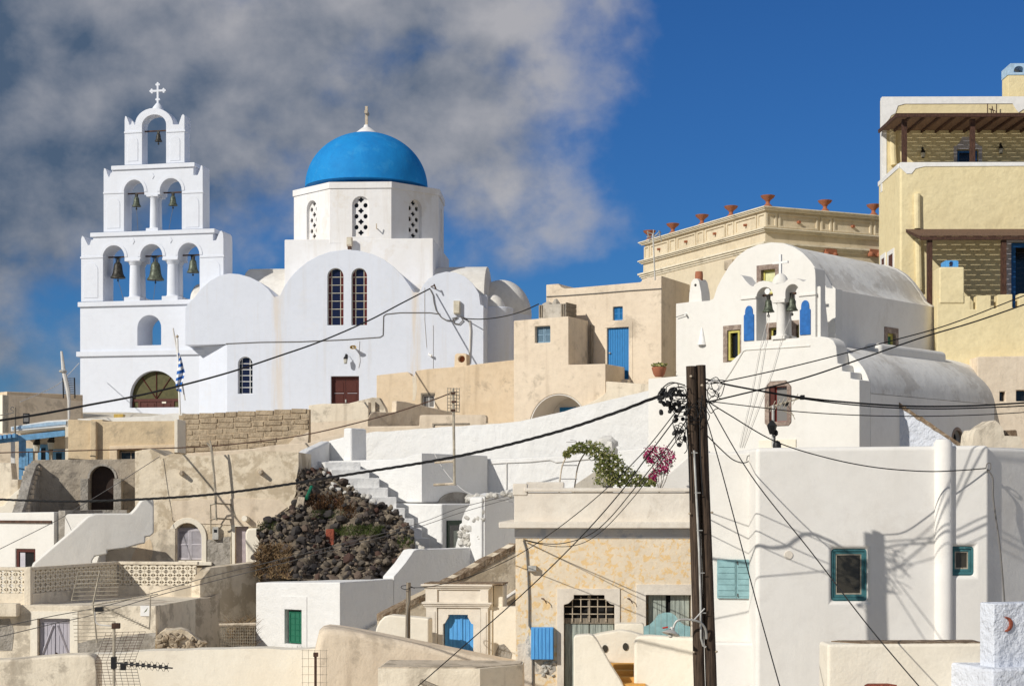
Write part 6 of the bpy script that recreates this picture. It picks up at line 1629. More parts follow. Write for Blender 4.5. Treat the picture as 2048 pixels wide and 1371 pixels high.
def courtyard():
    f = Fr(205, 58, -4)
    t = T('courtyard_wall', 'dark grey cement courtyard wall with an arched doorway', 'wall', f, -3.6)
    d = f.rect(179, 931, 230, 1032)
    t.facade('wall', 'grey_cement', [(62, 922), (70, 919), (150, 919), (230, 918), (300, 916), (330, 915), (345, 925)], .8, [arch(*d, 14)], pocket=.45, bevel=.02)
    t.part('door', M().slab(arch(d[0]+.02, d[1]-.02, d[2], d[3]-.02, 14), .36, .42), 'dark_brown')
    for x in (172, 238):
        u = f.uz(x, 990)[0]; t.part('gate_pillar', M().box(u-.13, u+.13, -.35, .02, t.zb, f.uz(x, 957)[1]), 'grey_render', bevel=.02)
    a = d; ring = [((a[0]+a[1])/2+((a[1]-a[0])/2+.07)*cos(pi*k/14), a[3]-(a[1]-a[0])/2+((a[1]-a[0])/2+.07)*sin(pi*k/14)) for k in range(15)]; inn = [((a[0]+a[1])/2+((a[1]-a[0])/2)*cos(pi*k/14), a[3]-(a[1]-a[0])/2+((a[1]-a[0])/2)*sin(pi*k/14)) for k in range(14, -1, -1)]
    t.part('arch_ring', M().slab(ring+inn, -.03, .02), 'grey_render')
    # jagged stone side wall coming towards the viewer
    rr = random.Random(8); L = f.uz(80, 960)[0]
    z0 = f.uz(80, 925)[1]
    sw = t.part('side_wall', M().slab([(-3.2, t.zb), (-3.2, z0-1.9), (-2.0, z0-1.2), (-1.2, z0-.5), (-.5, z0-.1), (0.01, z0), (.01, t.zb)], L-.32, L-.02, plane='vz'), 'grey_render')
    for k in range(15):
        z = z0-.12-k*.16; v = -.1-k*.2
        t.part('edge_stone', M().box(L-.40+rr.uniform(-.04, .04), L+.04+rr.uniform(-.03, .05), v-.35, v, z-.14, z), 'stone_sill', bevel=.02)
    u, z = f.uz(205, 1022, -.6)
    t.part('flat_stone', M().slab(rough([(f.uz(196, 1020)[0], -.9), (f.uz(262, 1020)[0], -.9), (f.uz(262, 1020)[0], -.2), (f.uz(196, 1020)[0], -.2)], .2, .04), f.uz(230, 1026, -.5)[1], f.uz(230, 1019, -.5)[1], plane='uv'), 'grey_render')
    # block shadow caster left of the doorway: short inner wall
    # ochre stucco house behind
    g = Fr(250, 63, 2)
    t2 = T('stucco_house', 'rough ochre stucco house front with a low grey window', 'house', g, -2.6)
    wn = g.rect(237, 900, 284, 922)
    t2.facade('front_wall', 'ochre_stucco', [(136, 838), (180, 840), (186, 838), (205, 838), (206, 842), (355, 841)], 1.5, [rpoly(*wn)], pocket=.25, bevel=.03)
    window(t2, wn[0]+.02, wn[1]-.05, wn[2], wn[3]-.03, .16, 2, 1, 'grey_cement', 'glass_dark', .05)
    a, b = g.uz(183, 880)[0], g.uz(190, 880)[0]
    t2.part('pilaster', M().box(a, b+.1, -.22, .02, t2.zb, g.uz(187, 842)[1]), 'ochre_stucco', bevel=.05)
    t2.part('band', M().slab([(g.uz(220, 895)[0], t2.zb), (g.uz(220, 895)[0], g.uz(220, 891)[1]), (g.uz(350, 891)[0], g.uz(350, 888)[1]), (g.uz(350, 891)[0], t2.zb)], -.10, .02, [rpoly(wn[0]-.02, wn[1]+.02, wn[2]-.2, wn[3]+.02)]), 'peach', bevel=.03)
    t2.part('white_edge', M().box(g.uz(350, 880)[0], g.uz(357, 880)[0], -.12, 1.2, g.uz(353, 905)[1], g.uz(353, 838)[1]), 'cream_white', bevel=.03)
    # pale terrace edge in front of the church door
    h = Fr(280, 80, 3)
    t3 = T('church_terrace', 'pale terrace edge in front of the arched church door', 'wall', h, 1.2)
    t3.facade('wall', 'roof_white', [(155, 837), (230, 835), (300, 832), (340, 826), (365, 825)], 1.5, bevel=.03)
    t3.part('hole_stone', M().box(h.uz(226, 835)[0], h.uz(245, 835)[0], .1, .5, h.uz(235, 838)[1], h.uz(235, 827)[1]), 'gold', bevel=.03)
courtyard()

def far_left():
    f = Fr(5, 80, -42)
    t = T('plain_house', 'plain beige flat-roofed house beside the bell tower base', 'house', f, 1.5)
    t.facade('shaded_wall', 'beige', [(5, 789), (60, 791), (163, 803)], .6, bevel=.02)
    t.part('roof_block', M().box(.6, f.uz(158, 800, 1.2)[0], .8, 3.2, t.zb, f.uz(80, 786, 1.0)[1]), 'peach', bevel=.02)
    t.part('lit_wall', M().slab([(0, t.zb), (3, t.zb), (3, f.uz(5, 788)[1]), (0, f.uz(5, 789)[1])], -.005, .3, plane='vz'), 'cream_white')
    g = Fr(140, 64.5, -8)
    t2 = T('veranda_house', 'white-and-blue house with a blue timber veranda', 'house', g, -1.8)
    W = 'cream_white'
    v = 2.2
    z = lambda y, v=0.: g.uz(80, y, v)[1]
    t2.facade('rear_wall', 'beige', [(-260, 874), (-60, 868), (136, 862)], 1.0, v=v, bevel=.02)
    for x0, x1, y0, nm in ((50, 66, 896, 'door'), (76, 98, 888, 'window'), (106, 130, 898, 'window')):
        a, b, c, d = g.rect(x0, y0, x1, 930, v)
        p = t2.part(nm, M().slab(rpoly(a, b, c-1, d), v-.05, v+.02, [rpoly(a+.12, b-.12, c-1, d-.14)]), 'veranda_blue')
        t2.part('panel', M().box(a+.12, b-.12, v-.02, v+.01, c-1, d-.14), 'glass_dark' if nm == 'window' else 'veranda_blue', p)
    t2.part('fascia', M().slab([g.uz(22, 862, -.05), g.uz(140, 852, -.05), g.uz(140, 838, -.05), g.uz(95, 841, -.05), g.uz(22, 853, -.05)], -.1, v+.6), 'white_paint')
    t2.part('fascia_band', M().slab([g.uz(24, 858, -.11), g.uz(132, 848, -.11), g.uz(132, 842, -.11), g.uz(96, 844, -.11), g.uz(24, 854, -.11)], -.125, -.10), 'pale_blue')
    t2.part('end_wall', M().box(g.uz(131, 900)[0], g.uz(141, 900)[0], -.1, v+.5, t2.zb, z(840)), W, bevel=.02)
    bm_ = t2.part('beam', M().slab([g.uz(-60, 893, -.4), g.uz(130, 871, -.4), g.uz(130, 860, -.4), g.uz(22, 872, -.4), g.uz(-60, 882, -.4)], -.5, -.3), 'veranda_blue')
    for k in range(7):
        u = g.uz(-20+k*9, 870, -.3)[0]; t2.part('rafter', M().box(u-.05, u+.05, -1.1, -.28, z(876+ (6-k)*1.0, -.4), z(868+(6-k)*1.0, -.4)), 'veranda_blue', bm_)
    for x in (26, 42, 48):
        u = g.uz(x, 930, -.4)[0]; t2.part('post', M().box(u-.07, u+.07, -.48, -.34, t2.zb, z(880, -.4)), 'veranda_blue' if x > 30 else 'white_paint')
    for x, y, lb in ((73, 905, 'dark lantern hanging under the blue veranda next to its door'), (102, 900, 'dark lantern hanging under the blue veranda between the two windows')): lantern(g, x, y, v, lb, .5, 1.3, 'lanterns under the blue veranda')
    fl = T('floodlight', 'black floodlight on the roof of the blue veranda house', 'floodlight', g, z(850, .4))
    u, zz = g.uz(53, 846, .4)
    fl.part('case', M().box(u-.12, u+.12, .3, .42, zz-.02, zz+.38), 'black_plastic', bevel=.02); fl.part('lens', M().box(u-.09, u+.09, .285, .299, zz+.05, zz+.33), 'glass_grey'); fl.part('foot', M().box(u-.03, u+.03, .36, .42, zz-.2, zz-.02), 'rust_iron')
    # cream wall and gable left
    h = Fr(20, 61, 6)
    t3 = T('side_gable', 'white sloped gable and grubby cream wall below the blue veranda', 'wall', h, -3.)
    t3.facade('wall', 'grime_cream', [(-260, 925), (22, 925), (25, 958), (36, 958), (36, 1000)], .5, v=.3, bevel=.03)
    t3.facade('gable', 'cream_white', [(-260, 1060), (-60, 1025), (8, 1010), (22, 990), (40, 975), (64, 953), (66, 1020)], .4, bevel=.03)
far_left()

def stair_house():
    f = Fr(110, 53.5, 25)
    t = T('small_white_house', 'small white house with a dark red window and brown beam', 'house', f, -5.)
    wn = f.rect(31, 1097, 70, 1136)
    t.facade('front_wall', 'warm_white', [(-260, 1029), (0, 1024.5), (108, 1023)], 2.5, [rpoly(*wn)], pocket=.25, bevel=.03)
    a, b, c, d = wn
    w = t.part('window', M().slab(rpoly(a, b, c, d), .05, .15, [rpoly(a+.1, b-.08, c, d-.1)]), 'brown_wood')
    t.part('pane', M().box(a+.1, b-.08, .1, .13, c, d-.1), 'dark_interior', w); t.part('sash', M().box(a+.14, a+.34, .06, .099, c, d-.12), 'shutter_grey', w)
    t.part('beam', M().box(f.uz(-60, 1042, 0)[0], f.uz(104, 1042, 0)[0], -.06, .03, f.uz(50, 1045)[1], f.uz(50, 1040)[1]), 'rust_iron', label='brown wooden beam set into the white wall')
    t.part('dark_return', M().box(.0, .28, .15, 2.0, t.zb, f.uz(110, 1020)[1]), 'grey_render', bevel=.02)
    # outer stair: shaded flank, sunlit coping
    g = Fr(130, 52, -20)
    t2 = T('outer_stair', 'white outside stair with a thick rounded parapet', 'steps', g, -5.2)
    L = [(64, 1136), (68, 1126), (100, 1098), (150, 1056), (176, 1032), (192, 1026), (262, 1026), (270, 1018), (283, 1000), (290, 996), (306, 995), (308, 1004)]
    R_ = [(306, 1060), (300, 1068), (292, 1070)]
    p = g.pts(L)
    q = [(308, 1066), (300, 1072), (291, 1073), (291, 1086), (278, 1088), (250, 1096), (215, 1100), (215, 1108), (190, 1112), (185, 1120), (183, 1140)]
    pq = g.pts(q)
    t2.part('parapet', M().slab(p+pq+[(pq[-1][0], t2.zb), (p[0][0], t2.zb)], 0, .42), 'warm_white', bevel=.05, seg=3)
    h = Fr(190, 53.2, 14)
    pp = h.pts([(130, 1034), (134, 1027), (190, 1026), (262, 1025)])
    t2b = T('rear_parapet', 'sunlit white parapet behind the outside stair', 'wall', h, -4.)
    t2b.facade('wall', 'warm_white', [(128, 1075), (129, 1032), (134, 1027), (200, 1026)], .4, bevel=.04)
    w2 = Fr(250, 55, 0)
    t3 = T('stair_foot_wall', 'stained cream wall with an orange streak under the outside stair', 'wall', w2, -5.)
    t3.facade('wall', 'grime_cream', [(180, 1112), (270, 1090), (320, 1060), (350, 1056)], .4, bevel=0, rgh=.02)
    t3.part('orange_stain', M().slab(rough(w2.pts([(262, 1132), (266, 1105), (276, 1090), (300, 1078), (306, 1100), (296, 1132)]), .15, .03), -.006, .02), 'peach')
stair_house()

def breeze_terrace():
    # pierced concrete blocks: one mesh, many blocks
    def block_me(w, h, th=.10):
        m = M(); W2, H2 = w/2, h/2
        hs = []
        r = .18*w
        for dx, dy in ((0, .33*h), (0, -.33*h), (.33*w, 0), (-.33*w, 0)):
            if dx == 0: s = 1 if dy > 0 else -1; hs.append([(-.26*w, s*.45*h), (.26*w, s*.45*h), (0, s*.2*h)])
            else: s = 1 if dx > 0 else -1; hs.append([(s*.45*w, -.26*h), (s*.45*w, .26*h), (s*.2*w, 0)])
        hs.append([(.14*w*cos(k*pi/4), .14*h*sin(k*pi/4)) for k in range(8)])
        m.slab(rpoly(-W2+.004, W2-.004, -H2+.004, H2-.004), 0, th, hs)
        return make_mesh('lattice_block', m, 'lattice')
    zt, zb = None, None
    def panel(t, f, x0, x1, rows, cols, yt, yb, v=0.):
        xm = (x0+x1)/2
        u0, u1 = f.uz(x0, (yt+yb)/2, v)[0], f.uz(x1, (yt+yb)/2, v)[0]
        z1, z0 = t.z1, t.z0
        w, h = (u1-u0)/cols, (z1-z0)/rows; me = block_me(w, h)
        for i in range(cols):
            for j in range(rows): mkobj('lattice_block', me, t.root, (u0+(i+.5)*w, v, z0+(j+.5)*h-t.zb))
        t.part('rail', M().box(u0-.05, u1+.05, v-.04, v+.16, z1, z1+.09), 'grime_cream', bevel=.015)
        t.part('curb', M().box(u0-.05, u1+.05, v-.03, v+.15, z0-.35, z0-.0), 'grime_cream', bevel=.015)
        return u0, u1
    Yc = 47.
    g = Fr(57, Yc, 6)
    Z1 = P(57, 1140, Yc).z; Z0 = P(57, 1186, Yc).z
    a = T('breeze_block_rail', 'sunlit run of pierced breeze blocks ending at the stained post', 'railing', g, Z0-.4, 'pierced terrace railings'); a.z0, a.z1 = Z0, Z1
    panel(a, g, -134, 50, 3, 10, 1140, 1186)
    a.part('post', M().box(g.uz(50, 1160)[0], g.uz(64, 1160)[0], -.1, .25, Z0-.9, Z1+.1), 'grime_cream', bevel=.03)
    # receding shaded run
    c0 = g.world((g.uz(64, 1160)[0], .1, 0))
    Y1 = 51.5; c1 = Vector(((236-CX)/FPX*Y1, Y1, 0)); d = c1-c0; yaw = -math.degrees(atan2(d.y, d.x))
    b = T('breeze_block_rail', 'shaded run of pierced breeze blocks with light spots', 'railing', g, Z0-.4, 'pierced terrace railings')
    fb = Fr(0, 1, yaw); fb.o = Vector((c0.x, c0.y, 0)); b.fr = fb; b.z0, b.z1 = Z0, Z1
    b.root.matrix_world = Matrix.Translation((c0.x, c0.y, b.zb)) @ Matrix.Rotation(-fb.yaw, 4, 'Z')
    panel(b, fb, 66, 234, 3, 18, 1140, 1186)
    fc = Fr(236, Y1, 8)
    c = T('breeze_block_rail', 'sunlit run of pierced breeze blocks ending at a sloping wing wall', 'railing', fc, Z0-.4, 'pierced terrace railings'); c.z0, c.z1 = Z0, Z1
    panel(c, fc, 238, 392, 3, 9, 1140, 1186)
    # wing wall closing it
    e = Fr(404, 51.0, -60)
    w = T('wing_wall', 'short sloping grey-topped wing wall at the end of the breeze blocks', 'wall', e, -5.4)
    w.facade('wall', 'grime_cream', [(362, 1200), (385, 1170), (403, 1134), (408, 1132), (410, 1200)], .25, bevel=.02) if False else w.part('wall', M().slab([(-.2, w.zb), (2.6, w.zb), (2.6, P(404, 1128, 51).z), (.3, P(404, 1135, 51).z), (-.2, P(404, 1160, 51).z)], -.1, .25), 'tan_cave', bevel=.02)
    # house front below with grey doors
    h = Fr(110, 46.6, 4)
    t = T('lilac_door_house', 'stained cream house front with a lilac-grey double door below the terrace', 'house', h, -6.2)
    dr = h.rect(75, 1236, 140, 1330)
    zt_ = Z0-.3
    t.part('front_wall', M().slab(rpoly(h.uz(-300, 1250)[0], h.uz(312, 1250)[0], t.zb, zt_), 0, .5, [rpoly(*dr)], .25), 'grime_cream', bevel=.03)
    t.part('floor_slab', M().slab([(h.uz(-300, 1250)[0], .5), (h.uz(312, 1250)[0], .5), (h.uz(330, 1250)[0], 5.5), (h.uz(-300, 1250)[0], 5.5)], t.zb, zt_-.02, plane='uv'), 'grime_cream')
    t.part('door_surround', M().slab([(dr[0]-.2, t.zb), (dr[0], t.zb), (dr[0], dr[3]), (dr[1], dr[3]), (dr[1], t.zb), (dr[1]+.22, t.zb), (dr[1]+.22, dr[3]+.2), (dr[0]-.2, dr[3]+.2)], -.02, .02), 'cream_white', bevel=.008)
    m_ = (dr[0]+dr[1])/2
    for k, (p, q) in enumerate(((dr[0]+.02, m_-.008), (m_+.008, dr[1]-.02))):
        d_ = planks(t, p, q, t.zb+.3, dr[3]-.14, .14, 4, 'lilac_door')
        x0, x1 = (p+.05, q-.05) if k == 1 else (q-.05, p+.05)
        zz = dr[3]-.2; t.part('brace', M().tube([(x0, .125, zz), (x1, .125, zz-.85)], .035, 4), 'lilac_door', d_)
    t.part('lintel_board', M().box(dr[0]+.02, dr[1]-.02, .13, .2, dr[3]-.13, dr[3]-.01), 'lilac_door')
    t.part('lock', M().lathe((m_+.04, .1, dr[3]-.98), [(.001, -.05), (.05, 0), (.001, .05)], 8), 'dark_brown')
    t.part('canopy', M().box(h.uz(-60, 1225)[0], h.uz(42, 1225)[0], -.35, -.002, h.uz(0, 1232, -.3)[1], h.uz(0, 1206, -.3)[1]), 'grime_cream', bevel=.03)
    t.part('tile_plaque', M().box(h.uz(281, 1220)[0], h.uz(300, 1220)[0], -.02, .001, h.uz(290, 1231)[1], h.uz(290, 1210)[1]), 'white_paint')
    t.part('tile_leaf', M().slab([h.uz(288, 1224), h.uz(291, 1220), h.uz(296, 1214), h.uz(293, 1221)], -.024, -.0205), 'grass_green')
    t.part('render_patch', M().slab(rough(h.pts([(150, 1300), (152, 1285), (200, 1276), (312, 1262), (312, 1310), (150, 1320)]), .2, .03), -.012, .01), 'grey_render')
    t.part('render_patch', M().slab(rough(h.pts([(-40, 1300), (-40, 1240), (20, 1236), (28, 1260), (24, 1300)]), .2, .03), -.012, .01), 'grey_render')
    # curved retaining wall in shade
    k = Fr(310, 47.6, -74)
    t2 = T('retaining_wall', 'shaded grey-brown retaining wall curving up beside the cave house', 'wall', k, -6.)
    L = [(309, 1206), (360, 1201), (420, 1194), (448, 1180), (480, 1158), (507, 1140)]
    pts = k.pts(L)
    t2.part('wall', M().slab([(pts[0][0], t2.zb)]+pts+[(pts[-1][0], t2.zb)], 0, .35), 'stone_sill', bevel=.03)
    # rubble patch
    rr = random.Random(2)
    q = Fr(360, 46, -10)
    r_ = T('collapsed_plaster', 'collapsed pile of pale plaster and stones at the foot of the retaining wall', 'rubble', q, -5.5)
    pl = rough(q.pts([(312, 1300), (318, 1265), (345, 1258), (375, 1264), (400, 1280), (415, 1300)]), .15, .05)
    r_.part('core', M().slab([(pl[0][0], r_.zb)]+pl+[(pl[-1][0], r_.zb)], 0, .8), 'tan_cave')
    for i in range(60):
        x = rr.uniform(318, 410); y = rr.uniform(1262+abs(x-345)*.35, 1302); u, z = q.uz(x, y, 0); stone_obj('stone', r_, (u, -.02, z), rr.uniform(.05, .13), 'stone_white' if False else 'stone_tan', rr)
    # dark recess with fence and weeds
    s = Fr(480, 48.5, 0)
    fe = T('wire_fence', 'low rusty wire mesh fence in the dark gap beside the white cube house', 'fence', s, -5.4)
    fe.part('top_rail', M().tube([s.P(438, 1249, 0), s.P(512, 1247, 0)], .05, 6), 'stone_sill')
    for i in range(16):
        x = 440+i*4.6; fe.part('wire', M().tube([s.P(x, 1250, 0), s.P(x, 1300, 0)], .006, 4), 'aluminium')
    for j in range(8): fe.part('wire', M().tube([s.P(440, 1253+j*6, 0), s.P(511, 1253+j*6, 0)], .006, 4), 'aluminium')
    m = M()
    for i in range(500):
        p = Vector(s.world((s.uz(rr.uniform(455, 512), 1300, .6)[0], rr.uniform(.2, 1.2), -4.4+rr.uniform(0, .9)))); d = Vector((rr.gauss(0, .6), rr.gauss(0, .6), rr.uniform(.3, 1.2))).normalized()*.35
        e_ = d.cross(Vector((1, .3, 0))).normalized()*.012; m.quad(p-e_, p+e_, p+d+e_*.3, p+d-e_*.3)
    one('dry_brush', 'tangled brown brush in the gap behind the wire fence', 'brush', m, 'dry_straw', smooth=0)
    # foreground cream walls at the bottom left
    b1 = Fr(120, 37, -3)
    w1 = T('foreground_wall', 'thick cream foreground wall blotched with grey below the aerials', 'wall', b1, -6.4)
    w1.facade('wall', 'grime_cream', [(-300, 1330), (-60, 1322), (20, 1318), (80, 1313), (130, 1309), (178, 1308), (190, 1316), (195, 1330)], .6, bevel=.06, seg=3)
    b2 = Fr(420, 39, 4)
    w2 = T('foreground_wall', 'uneven whitewashed foreground wall under the white cube house', 'wall', b2, -6.4)
    w2.facade('wall', 'cream_white', [(180, 1308), (260, 1304), (330, 1300), (420, 1298), (500, 1297), (600, 1297), (645, 1295)], .6, bevel=0, rgh=.02)
shades('stone_tan', [(.52, .42, .30), (.44, .35, .25), (.60, .50, .37), (.34, .27, .19)], bump=.7)
breeze_terrace()
# ------------------------------------------------------------------ utility pole
def spline(pts, n=8):
    pts = [Vector(p) for p in pts]; out = []
    for i in range(len(pts)-1):
        p0, p1, p2, p3 = pts[max(i-1, 0)], pts[i], pts[i+1], pts[min(i+2, len(pts)-1)]
        for k in range(n):
            t = k/n; out.append(.5*((2*p1)+(p2-p0)*t+(2*p0-5*p1+4*p2-p3)*t*t+(3*p1-p0-3*p2+p3)*t**3))
    out.append(pts[-1]); return out
def utility_pole():
    Y = 26.5; f = Fr(1392, Y, 0)
    t = T('utility_pole', 'dark twin-timber utility pole tangled with black cables', 'utility pole', f, -6.4)
    rr = random.Random(9)
    def timber(x0, x1, xb0, xb1, y0, v):
        a, za = f.uz((x0+x1)/2, y0, v); b, zb = f.uz((xb0+xb1)/2, 1371, v)
        s = (t.zb-zb)/(za-zb); bx = b+(b-a)*(-s); r0 = (x1-x0)/2*Y/FPX; r1 = (xb1-xb0)/2*Y/FPX
        pts = []; rs = []
        for k in range(14):
            q = k/13; pts.append((a+(bx-a)*q+rr.uniform(-.004, .004), v, za+(t.zb-za)*q)); rs.append(r0+(r1-r0)*q*1.1)
        return M().tube(pts, rs, 12)
    t.part('timber', timber(1372, 1393, 1387, 1411, 732, .0), 'pole_wood', smooth=50)
    t.part('timber', timber(1391.5, 1411, 1410, 1435, 730, .03), 'pole_wood', smooth=50)
    t.part('conduit', M().tube([f.P(x, y, -.11) for x, y in ((1388, 900), (1391, 960), (1398, 1100), (1401, 1200), (1402, 1275), (1406, 1290), (1412, 1293))], .018, 6), 'galvanised')
    for y, x in ((905, 1386), (985, 1392), (1060, 1396), (1145, 1400), (1225, 1403)): t.part('strap', M().tube([f.P(x-3, y, -.12), f.P(x+9, y, -.12)], .008, 5), 'galvanised')
    for x, y in ((1379, 1026), (1424, 1024), (1433, 1302), (1387, 1303), (1382, 752), (1404, 770)):
        t.part('bolt', M().lathe((f.uz(x, y, -.1)[0], -.10, f.uz(x, y, -.1)[1]), [(.001, -.02), (.02, -.01), (.02, .01), (.001, .02)], 6), 'stone_sill')
    # black connectors and cable curls
    for i in range(46):
        x, y = rr.uniform(1318, 1372), rr.uniform(775, 830) if rr.random() < .8 else rr.uniform(830, 890)
        if y > 835: x = rr.uniform(1350, 1372)
        c = f.P(x, y, rr.uniform(-.25, .1)); d = Vector((rr.gauss(0, 1), rr.gauss(0, .4), rr.gauss(0, 1))).normalized()*rr.uniform(.03, .06)
        c = Vector(c); t.part('connector', M().tube([c-d, c-d*.4, c+d*.5, c+d], [.014, .034, .03, .012], 7), 'black_plastic')
    def curl(cx, cy, sx, sy, n=5, mat='cable_black', r=.007):
        L = []
        a = rr.uniform(0, 6.28)
        for k in range(n):
            a += rr.uniform(.7, 1.7); L.append(f.P(cx+sx*cos(a)*rr.uniform(.4, 1), cy+sy*sin(a)*rr.uniform(.4, 1), rr.uniform(-.25, .05)))
        t.part('cable_loop', M().tube(spline(L, 5), r, 5), mat)
    for i in range(7): curl(1345+rr.uniform(-14, 22), 800+rr.uniform(-22, 20), 26, 24, 6)
    for i in range(4): curl(1428+rr.uniform(-8, 12), 790+rr.uniform(-25, 25), 20, 26, 6)
    for i in range(6): curl(1358+rr.uniform(-6, 10), 865+rr.uniform(-15, 25), 14, 26, 5)
    for i in range(5): curl(1392+rr.uniform(-6, 10), 815+rr.uniform(-25, 25), 22, 30, 6)
    for i in range(3): curl(1428, 772, 16, 16, 6, 'cable_white', .006)
    for L in ([(1375, 800), (1372, 830), (1377, 900), (1380, 1000)], [(1405, 790), (1400, 850), (1402, 930), (1406, 990)], [(1368, 780), (1345, 782), (1325, 792)], [(1370, 770), (1340, 765), (1318, 785), (1316, 800)]):
        t.part('cable', M().tube(spline([f.P(x, y, -.12) for x, y in L], 6), .010, 5), 'cable_black')
    # street lamp on the pole
    l = T('street_lamp', 'old enamel dish street lamp on a bent arm from the pole', 'street lamp', f, f.uz(1342, 1274, -.3)[1])
    arm = spline([f.P(x, y, v) for x, y, v in ((1413, 1276, -.1), (1411, 1258, -.16), (1402, 1245, -.22), (1385, 1239, -.28), (1362, 1238, -.3), (1352, 1243, -.3), (1347, 1254, -.3))], 6)
    l.part('arm', M().tube(arm, .018, 8), 'galvanised')
    c = Vector(f.P(1342, 1266, -.3)); q = Matrix.Rotation(radians(14), 3, 'Y') @ Matrix.Rotation(radians(-12), 3, 'X')
    def tilt(m): m.V = [tuple(c+q @ Vector(v)) for v in m.V]; return m
    l.part('shade', tilt(M().lathe((0, 0, 0), [(.138, -.012), (.14, -.005), (.09, .03), (.045, .055), (.035, .10), (.001, .105)], 28)), 'galvanised')
    l.part('bulb', tilt(M().lathe((0, 0, -.07), [(.001, 0), (.03, .012), (.038, .04), (.025, .07), (.02, .1)], 12)), 'lamp_glass')
    l.part('strut', M().tube([f.P(1384, 1243, -.26), f.P(1409, 1216, -.1)], .010, 6), 'cable_white')
    l.part('red_tag', M().tube([f.P(1325, 1255, -.36), f.P(1336, 1253, -.36)], .014, 6), 'red_paint')
utility_pole()

def cable(label, L, r=.012, mat='cable_black', n=8, group='overhead cables', name='overhead_cable', twist=False):
    pts = spline([P(x, y, Y) for x, y, Y in L], n)
    m = M()
    if twist:
        for ph in (0, 2.1, 4.2):
            q = []
            pts2 = spline([P(x, y, Y) for x, y, Y in L], n*5)
            d = 0
            for i, p in enumerate(pts2):
                if i: d += (p-pts2[i-1]).length
                a = d*9+ph; q.append(p+Vector((0, cos(a)*r*.55, sin(a)*r*.55)))
            m.tube(q, r*.62, 5)
    else: m.tube(pts, r, 5)
    return one(name, label, 'cable', m, mat, group)
K = 26.5
cable('thick twisted black cable swooping from the pole across the steps and rubble', [(1372, 790, K), (1320, 792, K+.5), (1230, 825, 27), (1100, 867, 28), (910, 913, 29.5), (700, 948, 31), (500, 979, 33), (350, 994, 34.5), (150, 1002, 36), (0, 998, 37.5), (-60, 995, 38)], .024, twist=True)
cable('black cable sloping down from the church wall past the flag', [(860, 577, 85.4), (800, 608, 82), (735, 642, 78), (640, 683, 73), (560, 711, 69), (470, 741, 65), (380, 766, 61), (280, 790, 57.5), (180, 809, 54), (80, 828, 51), (-40, 846, 48)], .036)
cable('thin cable from the church box to the beige house', [(921, 636, 85.8), (960, 638, 84), (1000, 634, 81), (1040, 624, 78), (1077, 608, 75.5)], .028)
cable('upper of two cables rising from the pole towards the yellow house', [(1412, 765, K), (1440, 764, K), (1600, 729, 27), (1780, 682, 28), (1900, 648, 28.6), (2048, 591, 29.4), (2100, 570, 29.6)], .010)
cable('lower of two cables rising from the pole towards the yellow house', [(1412, 803, K), (1440, 798, K), (1600, 758, 27), (1720, 718, 27.6), (1840, 676, 28.2), (1950, 643, 28.8), (2048, 609, 29.4), (2100, 590, 29.6)], .013)
cable('thicker level cable from the pole passing the chapel window', [(1412, 758, K), (1470, 772, 26.7), (1600, 794, 27), (1720, 806, 27.4), (1830, 812, 27.8), (1940, 811, 28.2), (2048, 805, 28.6), (2100, 800, 29)], .015)
cable('level cable just beneath the one past the chapel window', [(1420, 762, K+.15), (1600, 796, 27.1), (1740, 812, 27.6), (1860, 817, 28), (1960, 815, 28.4), (2048, 811, 28.8), (2100, 806, 29)], .011)
cable('thin cable running level below the chapel window', [(1420, 802, K), (1500, 812, 26.7), (1600, 823, 27), (1720, 830, 27.4), (1840, 832, 27.8), (1960, 829, 28.2), (2048, 824, 28.6), (2100, 820, 29)], .008)
cable('sagging cable from the pole to the hook near the end of the white house', [(1412, 800, K), (1460, 830, 27), (1550, 882, 27.8), (1650, 914, 28.2), (1750, 934, 28.7), (1850, 942, 29.2), (1920, 940, 29.5), (1972, 936, 29.72)], .010)
cable('short cable looping from the pole to the wall hook by the teal shutter', [(1412, 868, K), (1440, 896, 27.4), (1465, 918, 28.4), (1485, 925, 29.3), (1497, 922, 30.1)], .010)
cable('taut wire running from the pole down in front of the larger teal window', [(1410, 792, K), (1500, 947, 25.6), (1620, 1100, 24.4), (1740, 1255, 23.4), (1850, 1385, 22.6)], .009)
cable('taut wire dropping steeply from the pole past the teal shutter', [(1405, 810, K), (1440, 930, 25.8), (1480, 1080, 25), (1520, 1230, 24.2), (1562, 1380, 23.4)], .009)
cable('taut wire from the pole crossing in front of the blue gateway', [(1378, 800, K), (1300, 905, 27.2), (1240, 985, 27.8), (1160, 1075, 28.6), (1055, 1178, 29.5), (940, 1280, 30.5), (830, 1376, 31.5)], .010)
cable('drooping cable from the pole to the conduit of the stained house', [(1380, 830, K), (1330, 900, 28), (1270, 975, 31), (1220, 1035, 33.5), (1180, 1068, 35.5), (1130, 1085, 36.8), (1085, 1086, 37.5), (1047, 1078, 37.9)], .010)
cable('second drooping cable beside the first to the stained house', [(1376, 850, K), (1320, 925, 28), (1262, 1000, 31), (1205, 1060, 34), (1160, 1087, 36), (1110, 1092, 37.2), (1047, 1080, 37.92)], .008)
cable('cable from the pole over the cornice to the garden post', [(1376, 790, K), (1290, 900, 29), (1200, 988, 32), (1110, 1060, 35), (1030, 1112, 37.5), (940, 1152, 39.5), (860, 1172, 40.6), (815, 1174, 41)], .009)
cable('thin brown wire from the television mast to the stucco house', [(908, 783, 58), (850, 805, 58.4), (760, 833, 59), (620, 867, 60), (500, 884, 61), (400, 893, 61.6), (250, 898, 62.3), (100, 902, 62.8), (-40, 906, 63.2)], .022, 'rust_iron')
